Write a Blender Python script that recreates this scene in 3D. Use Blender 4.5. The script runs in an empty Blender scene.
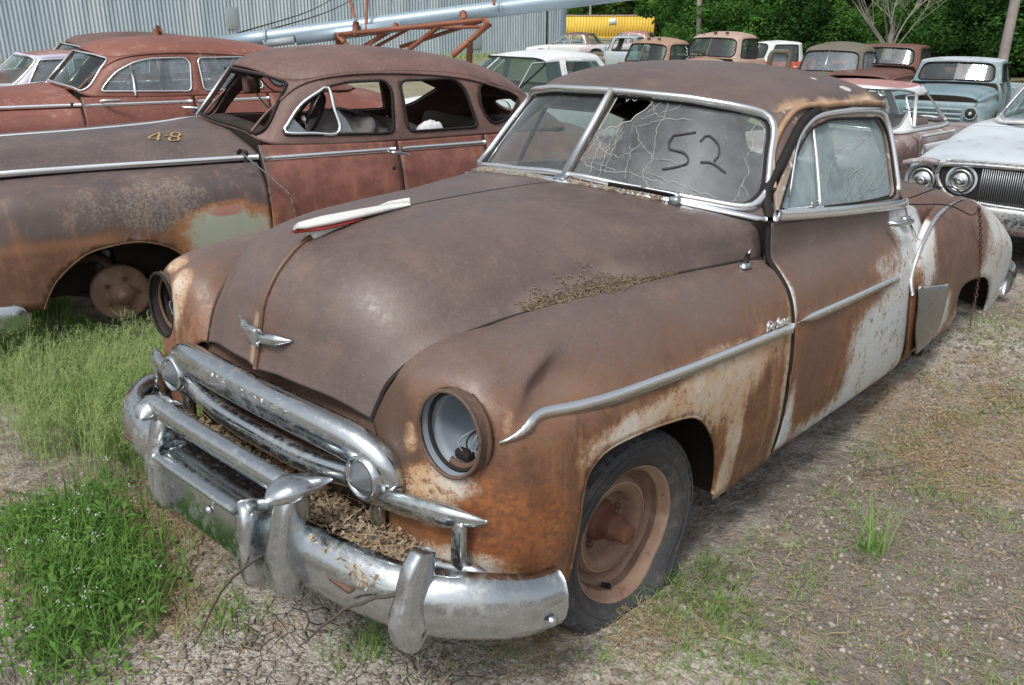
import bpy, bmesh, math, random
import numpy as np
from mathutils import Vector, Matrix
from mathutils.geometry import delaunay_2d_cdt
random.seed(7); RNG = np.random.default_rng(11)
SC = bpy.context.scene
COL = SC.collection
# ---------------------------------------------------------------- camera
cam_d = bpy.data.cameras.new("camera"); CAM = bpy.data.objects.new("camera", cam_d); COL.objects.link(CAM)
CAM_POS = np.array([1.96351, -1.81452, 1.68593]); YAW = -0.727855; PITCH = 0.354546
CAM.location = CAM_POS; CAM.rotation_euler = (math.pi/2 - PITCH, 0, -YAW)
cam_d.sensor_width = 36.0; cam_d.lens = 30.0575; cam_d.clip_end = 2000; cam_d.clip_start = 0.05
SC.camera = CAM
# ---------------------------------------------------------------- sky and sun (thin bright overcast)
SUN_EL, SUN_AZ = math.radians(56), math.radians(165)      # azimuth from +Y towards +X
w = bpy.data.worlds.new("World"); SC.world = w; w.use_nodes = True
wn = w.node_tree.nodes; wl = w.node_tree.links; wn.clear()
sky = wn.new('ShaderNodeTexSky'); sky.sky_type = 'NISHITA'; sky.sun_disc = False
sky.sun_elevation = SUN_EL; sky.sun_rotation = SUN_AZ; sky.air_density = 1.0; sky.dust_density = 4.0; sky.ozone_density = 1.0
hs = wn.new('ShaderNodeHueSaturation'); hs.inputs['Saturation'].default_value = 0.30     # cloud cover greys the sky
bg = wn.new('ShaderNodeBackground'); bg.inputs['Strength'].default_value = 0.115
wo = wn.new('ShaderNodeOutputWorld')
wl.new(sky.outputs[0], hs.inputs['Color']); wl.new(hs.outputs[0], bg.inputs[0]); wl.new(bg.outputs[0], wo.inputs[0])
sun_d = bpy.data.lights.new("sun", 'SUN'); sun_d.energy = 1.5; sun_d.angle = math.radians(11); sun_d.color = (1.0, 0.965, 0.91)
SUN = bpy.data.objects.new("sun", sun_d); COL.objects.link(SUN)
sd = Vector((math.cos(SUN_EL)*math.sin(SUN_AZ), math.cos(SUN_EL)*math.cos(SUN_AZ), math.sin(SUN_EL)))
SUN.rotation_euler = sd.to_track_quat('Z', 'Y').to_euler(); SUN.location = (0, 0, 30)
SC.view_settings.view_transform = 'Standard'; SC.view_settings.look = 'None'
SC.view_settings.exposure = 0.60; SC.view_settings.gamma = 1.0
# ---------------------------------------------------------------- geometry helpers
def crv(P, t):
    """Catmull-Rom through points P (n,d) at parameters t in 0..1"""
    P = np.asarray(P, float); n = len(P); t = np.clip(np.atleast_1d(np.asarray(t, float)), 0, 1)*(n-1)
    i = np.minimum(t.astype(int), n-2); f = (t-i)[:, None]
    g = lambda k: P[np.clip(k, 0, n-1)]
    p1, p2 = g(i), g(i+1)
    p0 = np.where((i == 0)[:, None], 2*p1-p2, g(i-1)); p3 = np.where((i == n-2)[:, None], 2*p2-p1, g(i+2))
    return 0.5*(2*p1+(p2-p0)*f+(2*p0-5*p1+4*p2-p3)*f*f+(3*p1-p0-3*p2+p3)*f**3)
def smooth(P, n): return crv(P, np.linspace(0, 1, n))
def resample(P, step):
    P = np.asarray(P, float); d = np.r_[0, np.cumsum(np.linalg.norm(np.diff(P, axis=0), axis=1))]
    n = max(2, int(round(d[-1]/step))+1); s = np.linspace(0, d[-1], n)
    return np.stack([np.interp(s, d, P[:, k]) for k in range(P.shape[1])], 1)
def closed_smooth(P, n, sharp=False):
    P = np.asarray(P, float)
    if sharp: return resample(np.vstack([P, P[:1]]), 1e9) if n < 1 else resample(np.vstack([P, P[:1]]), np.linalg.norm(np.diff(np.vstack([P, P[:1]]), axis=0), axis=1).sum()/n)[:-1]
    m = len(P); Q = np.vstack([P[-2:], P, P[:3]])
    t = (2+np.arange(n)*m/n)/(len(Q)-1)
    return crv(Q, t)
def rounded(P, r, n=6):
    """closed polygon P (2D) with corners rounded by r (scalar or list)"""
    P = np.asarray(P, float); m = len(P); out = []
    for i in range(m):
        a, b, c = P[i-1], P[i], P[(i+1) % m]; rr = r[i] if hasattr(r, '__len__') else r
        u = (a-b); v = (c-b); lu, lv = np.linalg.norm(u), np.linalg.norm(v); k = min(rr, lu*.48, lv*.48)
        if k < 1e-6: out.append(b); continue
        p, q = b+u/lu*k, b+v/lv*k
        for s in np.linspace(0, 1, n): out.append((1-s)**2*p+2*s*(1-s)*b+s*s*q)
    return np.array(out)
def dense(P, step, closed=True):
    P = np.asarray(P, float)
    if closed: P = np.vstack([P, P[:1]])
    out = []
    for a, b in zip(P[:-1], P[1:]):
        n = max(1, int(math.ceil(np.linalg.norm(b-a)/step)))
        for k in range(n): out.append(a+(b-a)*k/n)
    if not closed: out.append(P[-1])
    return np.array(out)
def inpoly(p, poly):
    x, y = p[:, 0], p[:, 1]; c = np.zeros(len(p), bool); n = len(poly); j = n-1
    for i in range(n):
        xi, yi = poly[i]; xj, yj = poly[j]
        if yi != yj:
            c ^= ((yi > y) != (yj > y)) & (x < (xj-xi)*(y-yi)/(yj-yi)+xi)
        j = i
    return c
def polydist(p, poly):
    d = np.full(len(p), 1e9); q = np.vstack([poly, poly[:1]])
    for a, b in zip(q[:-1], q[1:]):
        ab = b-a; l2 = ab@ab
        if l2 < 1e-14: continue
        t = np.clip(((p-a)@ab)/l2, 0, 1); d = np.minimum(d, np.linalg.norm(p-(a+t[:, None]*ab), axis=1))
    return d
class Surf:
    """interpolating spline surface through a control net N[u][s] -> xyz"""
    def __init__(self, N): self.N = np.asarray(N, float)
    def __call__(self, uv):
        uv = np.atleast_2d(np.asarray(uv, float)); u, s = uv[:, 0], uv[:, 1]; N = self.N; a, b = N.shape[:2]
        # along s for the 4 neighbouring u rows
        t = np.clip(u, 0, 1)*(a-1); i = np.minimum(t.astype(int), a-2); f = (t-i)[:, None]
        def row(k):
            ts = np.clip(s, 0, 1)*(b-1); j = np.minimum(ts.astype(int), b-2); g = (ts-j)[:, None]
            G = lambda jj: N[k, np.clip(jj, 0, b-1)]
            p1, p2 = G(j), G(j+1); p0 = np.where((j == 0)[:, None], 2*p1-p2, G(j-1)); p3 = np.where((j == b-2)[:, None], 2*p2-p1, G(j+2))
            return 0.5*(2*p1+(p2-p0)*g+(2*p0-5*p1+4*p2-p3)*g*g+(3*p1-p0-3*p2+p3)*g**3)
        p1, p2 = row(i), row(i+1)
        p0 = np.where((i == 0)[:, None], 2*p1-p2, row(np.clip(i-1, 0, a-1))); p3 = np.where((i == a-2)[:, None], 2*p2-p1, row(np.clip(i+2, 0, a-1)))
        return 0.5*(2*p1+(p2-p0)*f+(2*p0-5*p1+4*p2-p3)*f*f+(3*p1-p0-3*p2+p3)*f**3)
    def invert(self, Q, proj, guess=None):
        """uv of the surface points whose projection proj(xyz)->2D equals Q"""
        if callable(proj): pr = proj
        else: ax = list(proj); pr = lambda P: P[:, ax]
        Q = np.atleast_2d(np.asarray(Q, float)); g = np.stack(np.meshgrid(np.linspace(0, 1, 60), np.linspace(0, 1, 60), indexing='ij'), -1).reshape(-1, 2)
        if guess is not None: g = g[(g[:, 0] >= guess[0]) & (g[:, 0] <= guess[1]) & (g[:, 1] >= guess[2]) & (g[:, 1] <= guess[3])]
        G = pr(self(g)); uv = np.array([g[np.argmin(((G-q)**2).sum(1))] for q in Q])
        h = 1e-4
        for _ in range(12):
            F = pr(self(uv)); r = Q-F
            hu = np.where(uv[:, 0] > .5, -h, h); hv = np.where(uv[:, 1] > .5, -h, h)
            du = (pr(self(uv+np.stack([hu, 0*hu], 1)))-F)/hu[:, None]; dv = (pr(self(uv+np.stack([0*hv, hv], 1)))-F)/hv[:, None]
            det = du[:, 0]*dv[:, 1]-du[:, 1]*dv[:, 0]; det = np.where(abs(det) < 1e-9, 1e-9, det)
            st = np.stack([(r[:, 0]*dv[:, 1]-r[:, 1]*dv[:, 0])/det, (du[:, 0]*r[:, 1]-du[:, 1]*r[:, 0])/det], 1)
            uv = np.clip(uv+np.clip(st, -.08, .08), 0, 1)
        return uv
    def at(self, Q, proj, guess=None): return self(self.invert(Q, proj, guess))
def me_from(verts, faces, name='m', smooth_=True):
    me = bpy.data.meshes.new(name); me.from_pydata([tuple(v) for v in np.asarray(verts, float).tolist()], [], [list(map(int, f)) for f in faces]); me.validate(); me.update()
    if smooth_: me.shade_smooth()
    return me
def tri_mesh(V, F, name='m', smooth_=False, nv=3):
    """fast mesh from numpy arrays, every face with nv corners"""
    V = np.asarray(V, np.float32); F = np.asarray(F, np.int32).reshape(-1, nv)
    me = bpy.data.meshes.new(name); me.vertices.add(len(V)); me.vertices.foreach_set('co', V.ravel())
    me.loops.add(F.size); me.loops.foreach_set('vertex_index', F.ravel()); me.polygons.add(len(F))
    me.polygons.foreach_set('loop_start', np.arange(0, F.size, nv, dtype=np.int32))
    me.update(calc_edges=True)
    if smooth_: me.shade_smooth()
    return me
class G:
    """collects verts and faces"""
    def __init__(s): s.v = []; s.f = []
    def add(s, V, F):
        o = len(s.v); s.v += [tuple(p) for p in np.asarray(V, float).tolist()]; s.f += [[int(i)+o for i in f] for f in F]; return s
    def xf(s, fn): s.v = [tuple(p) for p in fn(np.array(s.v)).tolist()]; return s
    def mesh(s, smooth_=True): return me_from(s.v, s.f, 'm', smooth_)
    def mirrored(s):
        g = G(); g.v = [(-x, y, z) for x, y, z in s.v]; g.f = [f[::-1] for f in s.f]; return g
    def both(s):
        m = s.mirrored(); g = G(); g.add(s.v, s.f); g.add(m.v, m.f); return g
def grid_faces(n, m, cu=False, cv=False, flip=False):
    F = []
    for i in range(n if cu else n-1):
        for j in range(m if cv else m-1):
            a, b, c, d = i*m+j, ((i+1) % n)*m+j, ((i+1) % n)*m+(j+1) % m, i*m+(j+1) % m
            F.append([a, d, c, b] if flip else [a, b, c, d])
    return F
def patch(surf, nu, ns, u=(0, 1), s=(0, 1), flip=False, fn=None):
    uv = np.stack(np.meshgrid(np.linspace(*u, nu), np.linspace(*s, ns), indexing='ij'), -1).reshape(-1, 2)
    V = surf(uv); V = fn(V) if fn else V
    return G().add(V, grid_faces(nu, ns, flip=flip))
def cdt_panel(surf, outline, holes=(), nu=60, ns=30, flip=False, fn=None):
    """triangulated piece of a Surf inside outline and outside holes (loops in uv)"""
    S = np.array([nu, ns], float); loops = [dense(np.asarray(outline)*S, .9)]+[dense(np.asarray(h)*S, .7) for h in holes]
    lo = loops[0].min(0); hi = loops[0].max(0)
    gx = np.arange(math.floor(lo[0]), hi[0]+1, 1.); gy = np.arange(math.floor(lo[1]), hi[1]+1, 1.)
    P = np.stack(np.meshgrid(gx, gy, indexing='ij'), -1).reshape(-1, 2)
    m = inpoly(P, loops[0]); 
    for h in loops[1:]: m &= ~inpoly(P, h)
    P = P[m]
    for l in loops: P = P[polydist(P, l) > .38]
    pts = [tuple(p) for l in loops for p in l]+[tuple(p) for p in P]; edges = []; o = 0
    for l in loops:
        n = len(l); edges += [(o+i, o+(i+1) % n) for i in range(n)]; o += n
    vo, eo, fo, *_ = delaunay_2d_cdt([Vector(p) for p in pts], edges, [], 0, 1e-5)
    vo = np.array([tuple(v) for v in vo]); fo = [list(f) for f in fo]
    cen = np.array([vo[f].mean(0) for f in fo]); k = inpoly(cen, loops[0])
    for h in loops[1:]: k &= ~inpoly(cen, h)
    F = [f if not flip else f[::-1] for f, kk in zip(fo, k) if kk]
    V = surf(vo/S); V = fn(V) if fn else V
    return G().add(V, F)
def sweep(path, prof, up=(0, 0, 1), scale=None, cap=True, closed=False, twist=None):
    """sweep a closed 2D profile (side, up) along a path"""
    P = np.asarray(path, float); n = len(P); prof = np.asarray(prof, float); m = len(prof); up = np.asarray(up, float); V = []
    for i in range(n):
        if closed: t = P[(i+1) % n]-P[i-1]
        else: t = P[min(i+1, n-1)]-P[max(i-1, 0)]
        t = t/(np.linalg.norm(t)+1e-12); s = np.cross(t, up); ls = np.linalg.norm(s)
        if ls < 1e-6: s = np.cross(t, (1, 0, 0)); ls = np.linalg.norm(s)
        s /= ls; u = np.cross(s, t); k = 1. if scale is None else scale[i]
        k = np.atleast_1d(k); ka, kb = (k[0], k[-1])
        a = 0 if twist is None else twist[i]; c_, s_ = math.cos(a), math.sin(a)
        for q in prof: 
            x, y = q[0]*ka, q[1]*kb; x, y = x*c_-y*s_, x*s_+y*c_
            V.append(P[i]+s*x+u*y)
    F = grid_faces(n, m, cu=closed, cv=True, flip=True)
    if cap and not closed:
        F.append(list(range(m))); F.append([(n-1)*m+k for k in range(m)][::-1])
    return G().add(V, F)
def circ(r, n=10, rx=None): return [(r*math.cos(2*math.pi*k/n)*(1 if rx is None else rx), r*math.sin(2*math.pi*k/n)) for k in range(n)]
def tube(path, r, n=8, up=(0, 0, 1), cap=True, closed=False): 
    sc = None
    if hasattr(r, '__len__'): sc = list(r); r = 1.
    return sweep(path, circ(r, n), up, sc, cap, closed)
def lathe(prof, n=32, axis='X', center=(0, 0, 0), cap=False):
    """prof: list of (along, radius)"""
    V = []; 
    for a, r in prof:
        for k in range(n):
            th = 2*math.pi*k/n; c, s = r*math.cos(th), r*math.sin(th)
            V.append((a, c, s) if axis == 'X' else ((s, a, c) if axis == 'Y' else (c, s, a)))
    F = grid_faces(len(prof), n, cv=True, flip=False)
    if cap: F.append(list(range(n))[::-1]); F.append([(len(prof)-1)*n+k for k in range(n)])
    return G().add(np.array(V)+np.array(center), F)
def boxg(c, s, bev=0.0, rot=None, taper=None):
    """box centre c size s, bevelled"""
    bm = bmesh.new(); bmesh.ops.create_cube(bm, size=1.0)
    for v in bm.verts:
        k = 1.0 if taper is None or v.co.z < 0 else taper
        v.co = Vector((v.co.x*s[0]*k, v.co.y*s[1]*k, v.co.z*s[2]))
    if bev > 0: bmesh.ops.bevel(bm, geom=bm.edges[:], offset=bev, segments=2, profile=.6, affect='EDGES')
    V = np.array([tuple(v.co) for v in bm.verts]); F = [[v.index for v in f.verts] for f in bm.faces]; bm.free()
    if rot is not None: V = V@np.array(Matrix(rot).to_3x3() if not isinstance(rot, np.ndarray) else rot).T
    return G().add(V+np.array(c), F)
def rotm(ax, deg): return np.array(Matrix.Rotation(math.radians(deg), 3, ax))
def cyl(a, b, r, n=10, r2=None):
    return tube([a, b], [r, r if r2 is None else r2], n, up=(0.3, 0.2, 1) if abs(a[0]-b[0])+abs(a[1]-b[1]) < 1e-5 else (0, 0, 1))
def obj(name, g, mat, parent=None, solid=0, off=-1, smooth_=True, auto=None, weld=0, kind=None, label=None):
    me = g if isinstance(g, bpy.types.Mesh) else g.mesh(smooth_)
    if weld:
        bm = bmesh.new(); bm.from_mesh(me); bmesh.ops.remove_doubles(bm, verts=bm.verts, dist=weld); bm.to_mesh(me); bm.free()
    if mat is not None and len(me.materials) == 0: me.materials.append(mat)
    if auto is not None:
        me.set_sharp_from_angle(angle=math.radians(auto))
    o = bpy.data.objects.new(name, me); COL.objects.link(o)
    if parent is not None: o.parent = parent
    if solid:
        md = o.modifiers.new('thickness', 'SOLIDIFY'); md.thickness = solid; md.offset = off; md.use_rim = True
    if kind: o['kind'] = kind
    if label: o['label'] = label
    return o
def thing(name, label, cat, loc=(0, 0, 0), rotz=0, group=None, rotm_=None, scale=None):
    o = bpy.data.objects.new(name, None); COL.objects.link(o); o.empty_display_size = .2
    if rotm_ is not None:
        M = Matrix(rotm_).to_4x4(); M.translation = Vector(loc); o.matrix_world = M
    else: o.location = loc; o.rotation_euler = (0, 0, rotz)
    if scale is not None: o.scale = (scale,)*3 if not hasattr(scale, '__len__') else scale
    tag(o, label, cat, group); return o
def tag(o, label=None, cat=None, group=None, kind=None):
    if label: o['label'] = label
    if cat: o['category'] = cat
    if group: o['group'] = group
    if kind: o['kind'] = kind
    return o
def kids(o): return [c for c in bpy.data.objects if c.parent == o]
def copy_tree(o, parent=None):
    ch = kids(o); c = o.copy(); COL.objects.link(c)
    if parent is not None: c.parent = parent
    for k in ch: copy_tree(k, c)
    return c
# value noise for geometry
class VN:
    def __init__(s, seed): s.t = np.random.default_rng(seed).random((256, 256))
    def __call__(s, x, y):
        xi = np.floor(x).astype(int); yi = np.floor(y).astype(int); fx = x-xi; fy = y-yi; fx = fx*fx*(3-2*fx); fy = fy*fy*(3-2*fy)
        T = lambda a, b: s.t[a % 256, b % 256]
        return (T(xi, yi)*(1-fx)+T(xi+1, yi)*fx)*(1-fy)+(T(xi, yi+1)*(1-fx)+T(xi+1, yi+1)*fx)*fy-.5
def fbm(vn, x, y, oct=4, lac=2.03, gain=.5):
    a = 0; k = 1.
    for i in range(oct): a = a+k*vn(x+17.3*i, y-9.1*i); x = x*lac; y = y*lac; k *= gain
    return a
# ---------------------------------------------------------------- material helpers
def lin(r, g=None, b=None):
    if g is None: r, g, b = r
    f = lambda c: ((c/255)/12.92 if c/255 <= .04045 else ((c/255+.055)/1.055)**2.4)
    return (f(r), f(g), f(b), 1)
class M:
    """tiny node-graph writer"""
    def __init__(s, name):
        s.m = bpy.data.materials.new(name); s.m.use_nodes = True; s.n = s.m.node_tree.nodes; s.l = s.m.node_tree.links; s.n.clear()
        s.out = s.n.new('ShaderNodeOutputMaterial'); s.tc = s.n.new('ShaderNodeTexCoord'); s.co = s.tc.outputs['Object']; s._xyz = None
    def set(s, sock, v):
        if isinstance(v, bpy.types.NodeSocket): s.l.new(v, sock)
        elif isinstance(v, tuple) and len(v) == 3 and sock.type == 'RGBA': sock.default_value = (*v, 1)
        else: sock.default_value = v
    def xyz(s):
        if s._xyz is None:
            n = s.n.new('ShaderNodeSeparateXYZ'); s.l.new(s.co, n.inputs[0]); s._xyz = n.outputs
        return s._xyz
    def map(s, scale=(1, 1, 1), loc=(0, 0, 0), rot=(0, 0, 0), co=None):
        n = s.n.new('ShaderNodeMapping'); s.l.new(co or s.co, n.inputs[0]); n.inputs['Scale'].default_value = scale; n.inputs['Location'].default_value = loc; n.inputs['Rotation'].default_value = rot; return n.outputs[0]
    def noise(s, sc, det=4, rough=.55, co=None, dist=0):
        n = s.n.new('ShaderNodeTexNoise'); s.l.new(co or s.co, n.inputs['Vector']); n.inputs['Scale'].default_value = sc; n.inputs['Detail'].default_value = det; n.inputs['Roughness'].default_value = rough; n.inputs['Distortion'].default_value = dist; return n.outputs['Fac']
    def voro(s, sc, feat='F1', co=None, out='Distance', rnd=1):
        n = s.n.new('ShaderNodeTexVoronoi'); n.feature = feat; s.l.new(co or s.co, n.inputs['Vector']); n.inputs['Scale'].default_value = sc; n.inputs['Randomness'].default_value = rnd; return n.outputs[out]
    def math(s, op, a, b=0., c=0., clamp=False):
        n = s.n.new('ShaderNodeMath'); n.operation = op; n.use_clamp = clamp
        s.set(n.inputs[0], a); s.set(n.inputs[1], b); s.set(n.inputs[2], c); return n.outputs[0]
    def add(s, *a):
        r = a[0]
        for b in a[1:]: r = s.math('ADD', r, b)
        return r
    def mul(s, a, b): return s.math('MULTIPLY', a, b)
    def ss(s, x, lo, hi, a=0., b=1.):
        n = s.n.new('ShaderNodeMapRange'); n.interpolation_type = 'SMOOTHSTEP'; s.set(n.inputs[0], x)
        n.inputs[1].default_value = lo; n.inputs[2].default_value = hi; n.inputs[3].default_value = a; n.inputs[4].default_value = b; return n.outputs[0]
    def mix(s, f, a, b, mode='MIX'):
        n = s.n.new('ShaderNodeMix'); n.data_type = 'RGBA'; n.blend_type = mode; s.set(n.inputs[0], f); s.set(n.inputs[6], a); s.set(n.inputs[7], b); return n.outputs[2]
    def blob(s, c, r):
        """1 at centre, 0 at ellipsoid radius (object space)"""
        n = s.n.new('ShaderNodeMapping'); s.l.new(s.co, n.inputs[0]); n.vector_type = 'TEXTURE'; n.inputs['Location'].default_value = c; n.inputs['Scale'].default_value = r
        g = s.n.new('ShaderNodeTexGradient'); g.gradient_type = 'SPHERICAL'; s.l.new(n.outputs[0], g.inputs[0]); return g.outputs['Fac']
    def bump(s, h, st=.3, d=.01, nrm=None):
        n = s.n.new('ShaderNodeBump'); n.inputs['Strength'].default_value = st; n.inputs['Distance'].default_value = d; s.set(n.inputs['Height'], h)
        if nrm is not None: s.l.new(nrm, n.inputs['Normal'])
        return n.outputs[0]
    def pbr(s, col, rough=.6, metal=0., nrm=None, spec=.5, **kw):
        b = s.n.new('ShaderNodeBsdfPrincipled'); s.set(b.inputs['Base Color'], col); s.set(b.inputs['Roughness'], rough); s.set(b.inputs['Metallic'], metal); s.set(b.inputs['Specular IOR Level'], spec)
        if nrm is not None: s.l.new(nrm, b.inputs['Normal'])
        for k, v in kw.items(): s.set(b.inputs[k], v)
        s.b = b; return b.outputs[0]
    def done(s, sh): s.l.new(sh, s.out.inputs['Surface']); return s.m
def simple(name, c, rough=.6, metal=0., var=.15, sc=12., bump=.1, spec=.4):
    """plain material with mottled colour and a little relief"""
    m = M(name); n = m.noise(sc, 5); n2 = m.noise(sc*9, 3)
    c = np.array(c[:3]); col = m.mix(n, tuple(np.clip(c*(1-var), 0, 1)), tuple(np.clip(c*(1+var), 0, 1)))
    return m.done(m.pbr(col, m.ss(n2, .2, .8, max(0.03, rough-.08), min(1, rough+.08)), metal, m.bump(n2, bump, .004), spec))
# ---------------------------------------------------------------- materials
def rust_noise(m):
    return m.noise(2.3, 6, .62), m.noise(9, 6, .62), m.noise(60, 4, .6), m.noise(260, 2, .5)
def mat_main(name, panel='body'):
    """old brown patina, flaking to orange rust and to pale undercoat low on the sides"""
    m = M(name); a, b, c, d = rust_noise(m); X, Y, Z = m.xyz()
    brown = m.mix(m.ss(a, .3, .7), lin(94, 82, 79), lin(110, 96, 92))
    brown = m.mix(m.ss(b, .45, .75, 0, .6), brown, lin(122, 102, 92))
    brown = m.mix(m.mul(m.ss(c, .5, .70), .20), brown, lin(136, 122, 112))
    brown = m.mix(m.mul(m.ss(d, .56, .68), .35), brown, lin(58, 48, 46))
    streak = m.noise(1., 5, .6, co=m.map((26, 26, 2.2)))
    if panel in ('hood', 'roof'):
        # worn warm patches
        w_ = m.add(m.mul(m.blob((0.0, -.62, .86), (.16, .14, .22)), 1.0), m.mul(m.blob((.3, -.3, 1.05), (.5, .5, .3)), .25), m.mul(a, .5))
        col = m.mix(m.ss(w_, .55, .95, 0, .32), brown, lin(132, 94, 70))
        if panel == 'hood':
            edge = m.add(m.blob((-.035, -.66, .83), (.05, .06, .17)), m.mul(m.math('SUBTRACT', b, .5), .8))
            col = m.mix(m.ss(edge, .36, .60, 0, .9), col, lin(168, 150, 126)); col = m.mix(m.mul(m.ss(m.math('ABSOLUTE', X), .016, .004), m.mul(m.ss(Y, .0, -.3), .6)), col, lin(112, 78, 58))
            dust = m.add(m.blob((.56, .05, .99), (.12, .8, .10)), m.mul(m.math('SUBTRACT', b, .5), .6))
            col = m.mix(m.ss(dust, .3, .8, 0, .4), col, lin(142, 130, 120))
        else:
            e = m.add(m.blob((.62, 1.1, 1.44), (.12, .45, .11)), m.blob((.62, 1.75, 1.46), (.10, .5, .06)), m.mul(m.math('SUBTRACT', b, .5), 1.2))
            col = m.mix(m.ss(e, .30, .60), col, lin(176, 150, 122)); col = m.mix(m.ss(e, .6, .85), col, lin(214, 200, 178))
            wspot = m.add(m.blob((.555, 1.67, 1.51), (.035, .07, .035)), m.blob((.47, 1.55, 1.54), (.02, .03, .03)), m.mul(m.math('SUBTRACT', c, .5), .7))
            col = m.mix(m.ss(wspot, .35, .5), col, lin(214, 212, 208))
        rough = m.ss(m.add(m.mul(c, .6), m.mul(b, .4)), .35, .65, .38, .56)
        rr_ = m.noise(1., 4, .6, co=m.map((7, 1.2, 7))); col = m.mix(m.mul(m.ss(rr_, .5, .75), .12), col, lin(60, 50, 47)); col = m.mix(1.0, col, (.80, .775, .765), 'MULTIPLY')
        return m.done(m.pbr(col, rough, 0, m.bump(m.add(m.mul(c, .6), m.mul(d, .5), m.mul(b, 1.4)), .34, .0018), .5))
    if panel == 'up':
        z2 = m.add(Z, m.mul(m.math('SUBTRACT', b, .5), .25))
        brown = m.mix(1.0, brown, (.84, .82, .81), 'MULTIPLY'); col = m.mix(m.ss(b, .50, .72, 0, .7), brown, lin(134, 110, 94)); col = m.mix(m.ss(m.add(m.mul(b, .6), m.mul(c, .5)), .60, .72), col, lin(190, 178, 160))
        return m.done(m.pbr(col, .6, 0, m.bump(m.add(c, b), .3, .002), .4))
    # sides: how low / how eaten; every boundary is broken up by blotches, runs and stipple
    sub_ = lambda v: m.math('SUBTRACT', v, .5)
    stip = m.add(m.mul(sub_(c), .85), m.mul(sub_(d), .45), m.mul(sub_(m.noise(24, 5, .7)), .45)); runs = m.mul(sub_(streak), .30)
    nz = m.add(m.mul(sub_(a), .34), m.mul(sub_(b), .30), m.mul(runs, .5), m.mul(stip, .35))
    low = m.ss(m.add(Z, m.mul(nz, .7)), .93, .70)
    front = m.add(m.mul(m.blob((.78, -.60, .54), (.28, .26, .24)), 1.15), m.mul(m.blob((.86, -.42, .50), (.2, .10, .26)), .6)) if panel == 'body' else 0.
    top = m.mix(m.ss(m.add(Z, m.mul(nz, .6)), 1.0, .80, 0, .85), brown, lin(126, 98, 80))
    orange = m.mix(m.ss(m.add(b, m.mul(stip, .6)), .32, .70), lin(104, 74, 58), lin(146, 100, 68)); orange = m.mix(m.mul(m.ss(c, .46, .66), .65), orange, lin(82, 60, 51))
    orange = m.mix(m.ss(m.add(streak, m.mul(stip, .3)), .50, .74, 0, .55), orange, lin(176, 136, 98))
    vivid = m.mix(m.ss(b, .3, .7), lin(140, 82, 46), lin(166, 106, 60)); vivid = m.mix(m.ss(m.add(c, runs, m.mul(sub_(a), .6)), .42, .70, 0, .75), vivid, lin(98, 66, 50))
    col = m.mix(low, top, orange)
    if panel == 'body':
        dk = m.ss(m.add(m.blob((.50, -.64, .70), (.17, .14, .26)), m.mul(nz, .8)), .18, .5, 0, .9); col = m.mix(dk, col, lin(84, 68, 58))
        col = m.mix(m.ss(m.add(front, m.mul(nz, 1.5)), .22, .80, 0, .9), col, vivid)
        P = m.add(m.mul(m.blob((.88, .05, .70), (.3, .50, .085)), 1.05), m.mul(m.blob((.88, .28, .69), (.3, .34, .16)), .95), m.mul(m.blob((.87, .60, .735), (.3, .26, .12)), .55), m.mul(m.blob((.87, .42, .45), (.3, .075, .40)), 1.05), m.mul(m.blob((.85, .78, .50), (.3, .06, .45)), .8),
                  m.mul(m.blob((.66, -.61, .665), (.12, .10, .05)), .75), m.mul(m.blob((.565, -.64, .74), (.03, .10, .06)), .5), m.mul(m.blob((.60, -.63, .60), (.14, .12, .09)), .8), m.mul(m.blob((.72, -.60, .44), (.22, .15, .07)), .7), m.mul(m.blob((.80, -.56, .87), (.02, .04, .08)), .6),
                  m.mul(m.blob((-.56, -.62, .84), (.06, .08, .14)), .9), m.mul(m.blob((-.66, -.58, .925), (.07, .07, .035)), 1.0))
        R = m.mul(m.blob((.88, .60, .48), (.3, .17, .26)), .9)
        pale = m.mix(m.ss(m.add(a, m.mul(b, .5)), .6, .95), lin(190, 160, 128), lin(206, 204, 196)); lo_, hi_ = .08, .56
    elif panel == 'door':
        P = m.add(m.mul(m.blob((.88, 1.74, .52), (.3, .60, .44)), 1.25), m.mul(m.blob((.86, 2.04, .80), (.3, .30, .46)), 1.35), m.mul(m.blob((.86, .84, .42), (.3, .07, .32)), .75), m.mul(m.blob((.85, 1.15, .33), (.3, .75, .09)), .55), m.mul(m.blob((.85, .81, .88), (.2, .03, .16)), .8), m.mul(m.blob((.79, 1.88, 1.0), (.1, .13, .08)), .9))
        R = m.add(m.blob((.88, 1.02, .60), (.3, .36, .34)), m.blob((.88, 1.40, .76), (.3, .34, .10)))
        col = m.mix(m.ss(m.add(m.blob((.88, 1.0, .62), (.3, .32, .26)), m.mul(nz, .7)), .2, .6, 0, .85), col, m.mix(m.ss(c, .4, .6), lin(100, 72, 62), lin(118, 86, 74)))
        pale = m.mix(m.ss(a, .30, .52), lin(206, 200, 188), lin(204, 214, 218)); lo_, hi_ = .06, .60
    else:
        P = m.add(m.mul(m.blob((.86, 3.66, .58), (.6, 1.02, .64)), 2.2), m.mul(m.blob((.9, 2.62, .46), (.3, .20, .16)), .5), m.mul(m.blob((.88, 2.33, .45), (.3, .17, .30)), 1.1), m.mul(m.blob((.83, 2.05, .86), (.2, .16, .42)), 1.1), m.mul(m.blob((.82, 2.03, 1.0), (.15, .16, .16)), .7))
        R = m.mul(m.blob((.9, 2.45, .86), (.4, .55, .42)), 1.1)
        col = m.mix(m.ss(m.add(R, m.mul(nz, .6)), .05, .4), col, m.mix(m.ss(m.add(b, m.mul(stip, .5)), .4, .65), lin(106, 80, 72), lin(124, 96, 84)))
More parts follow.
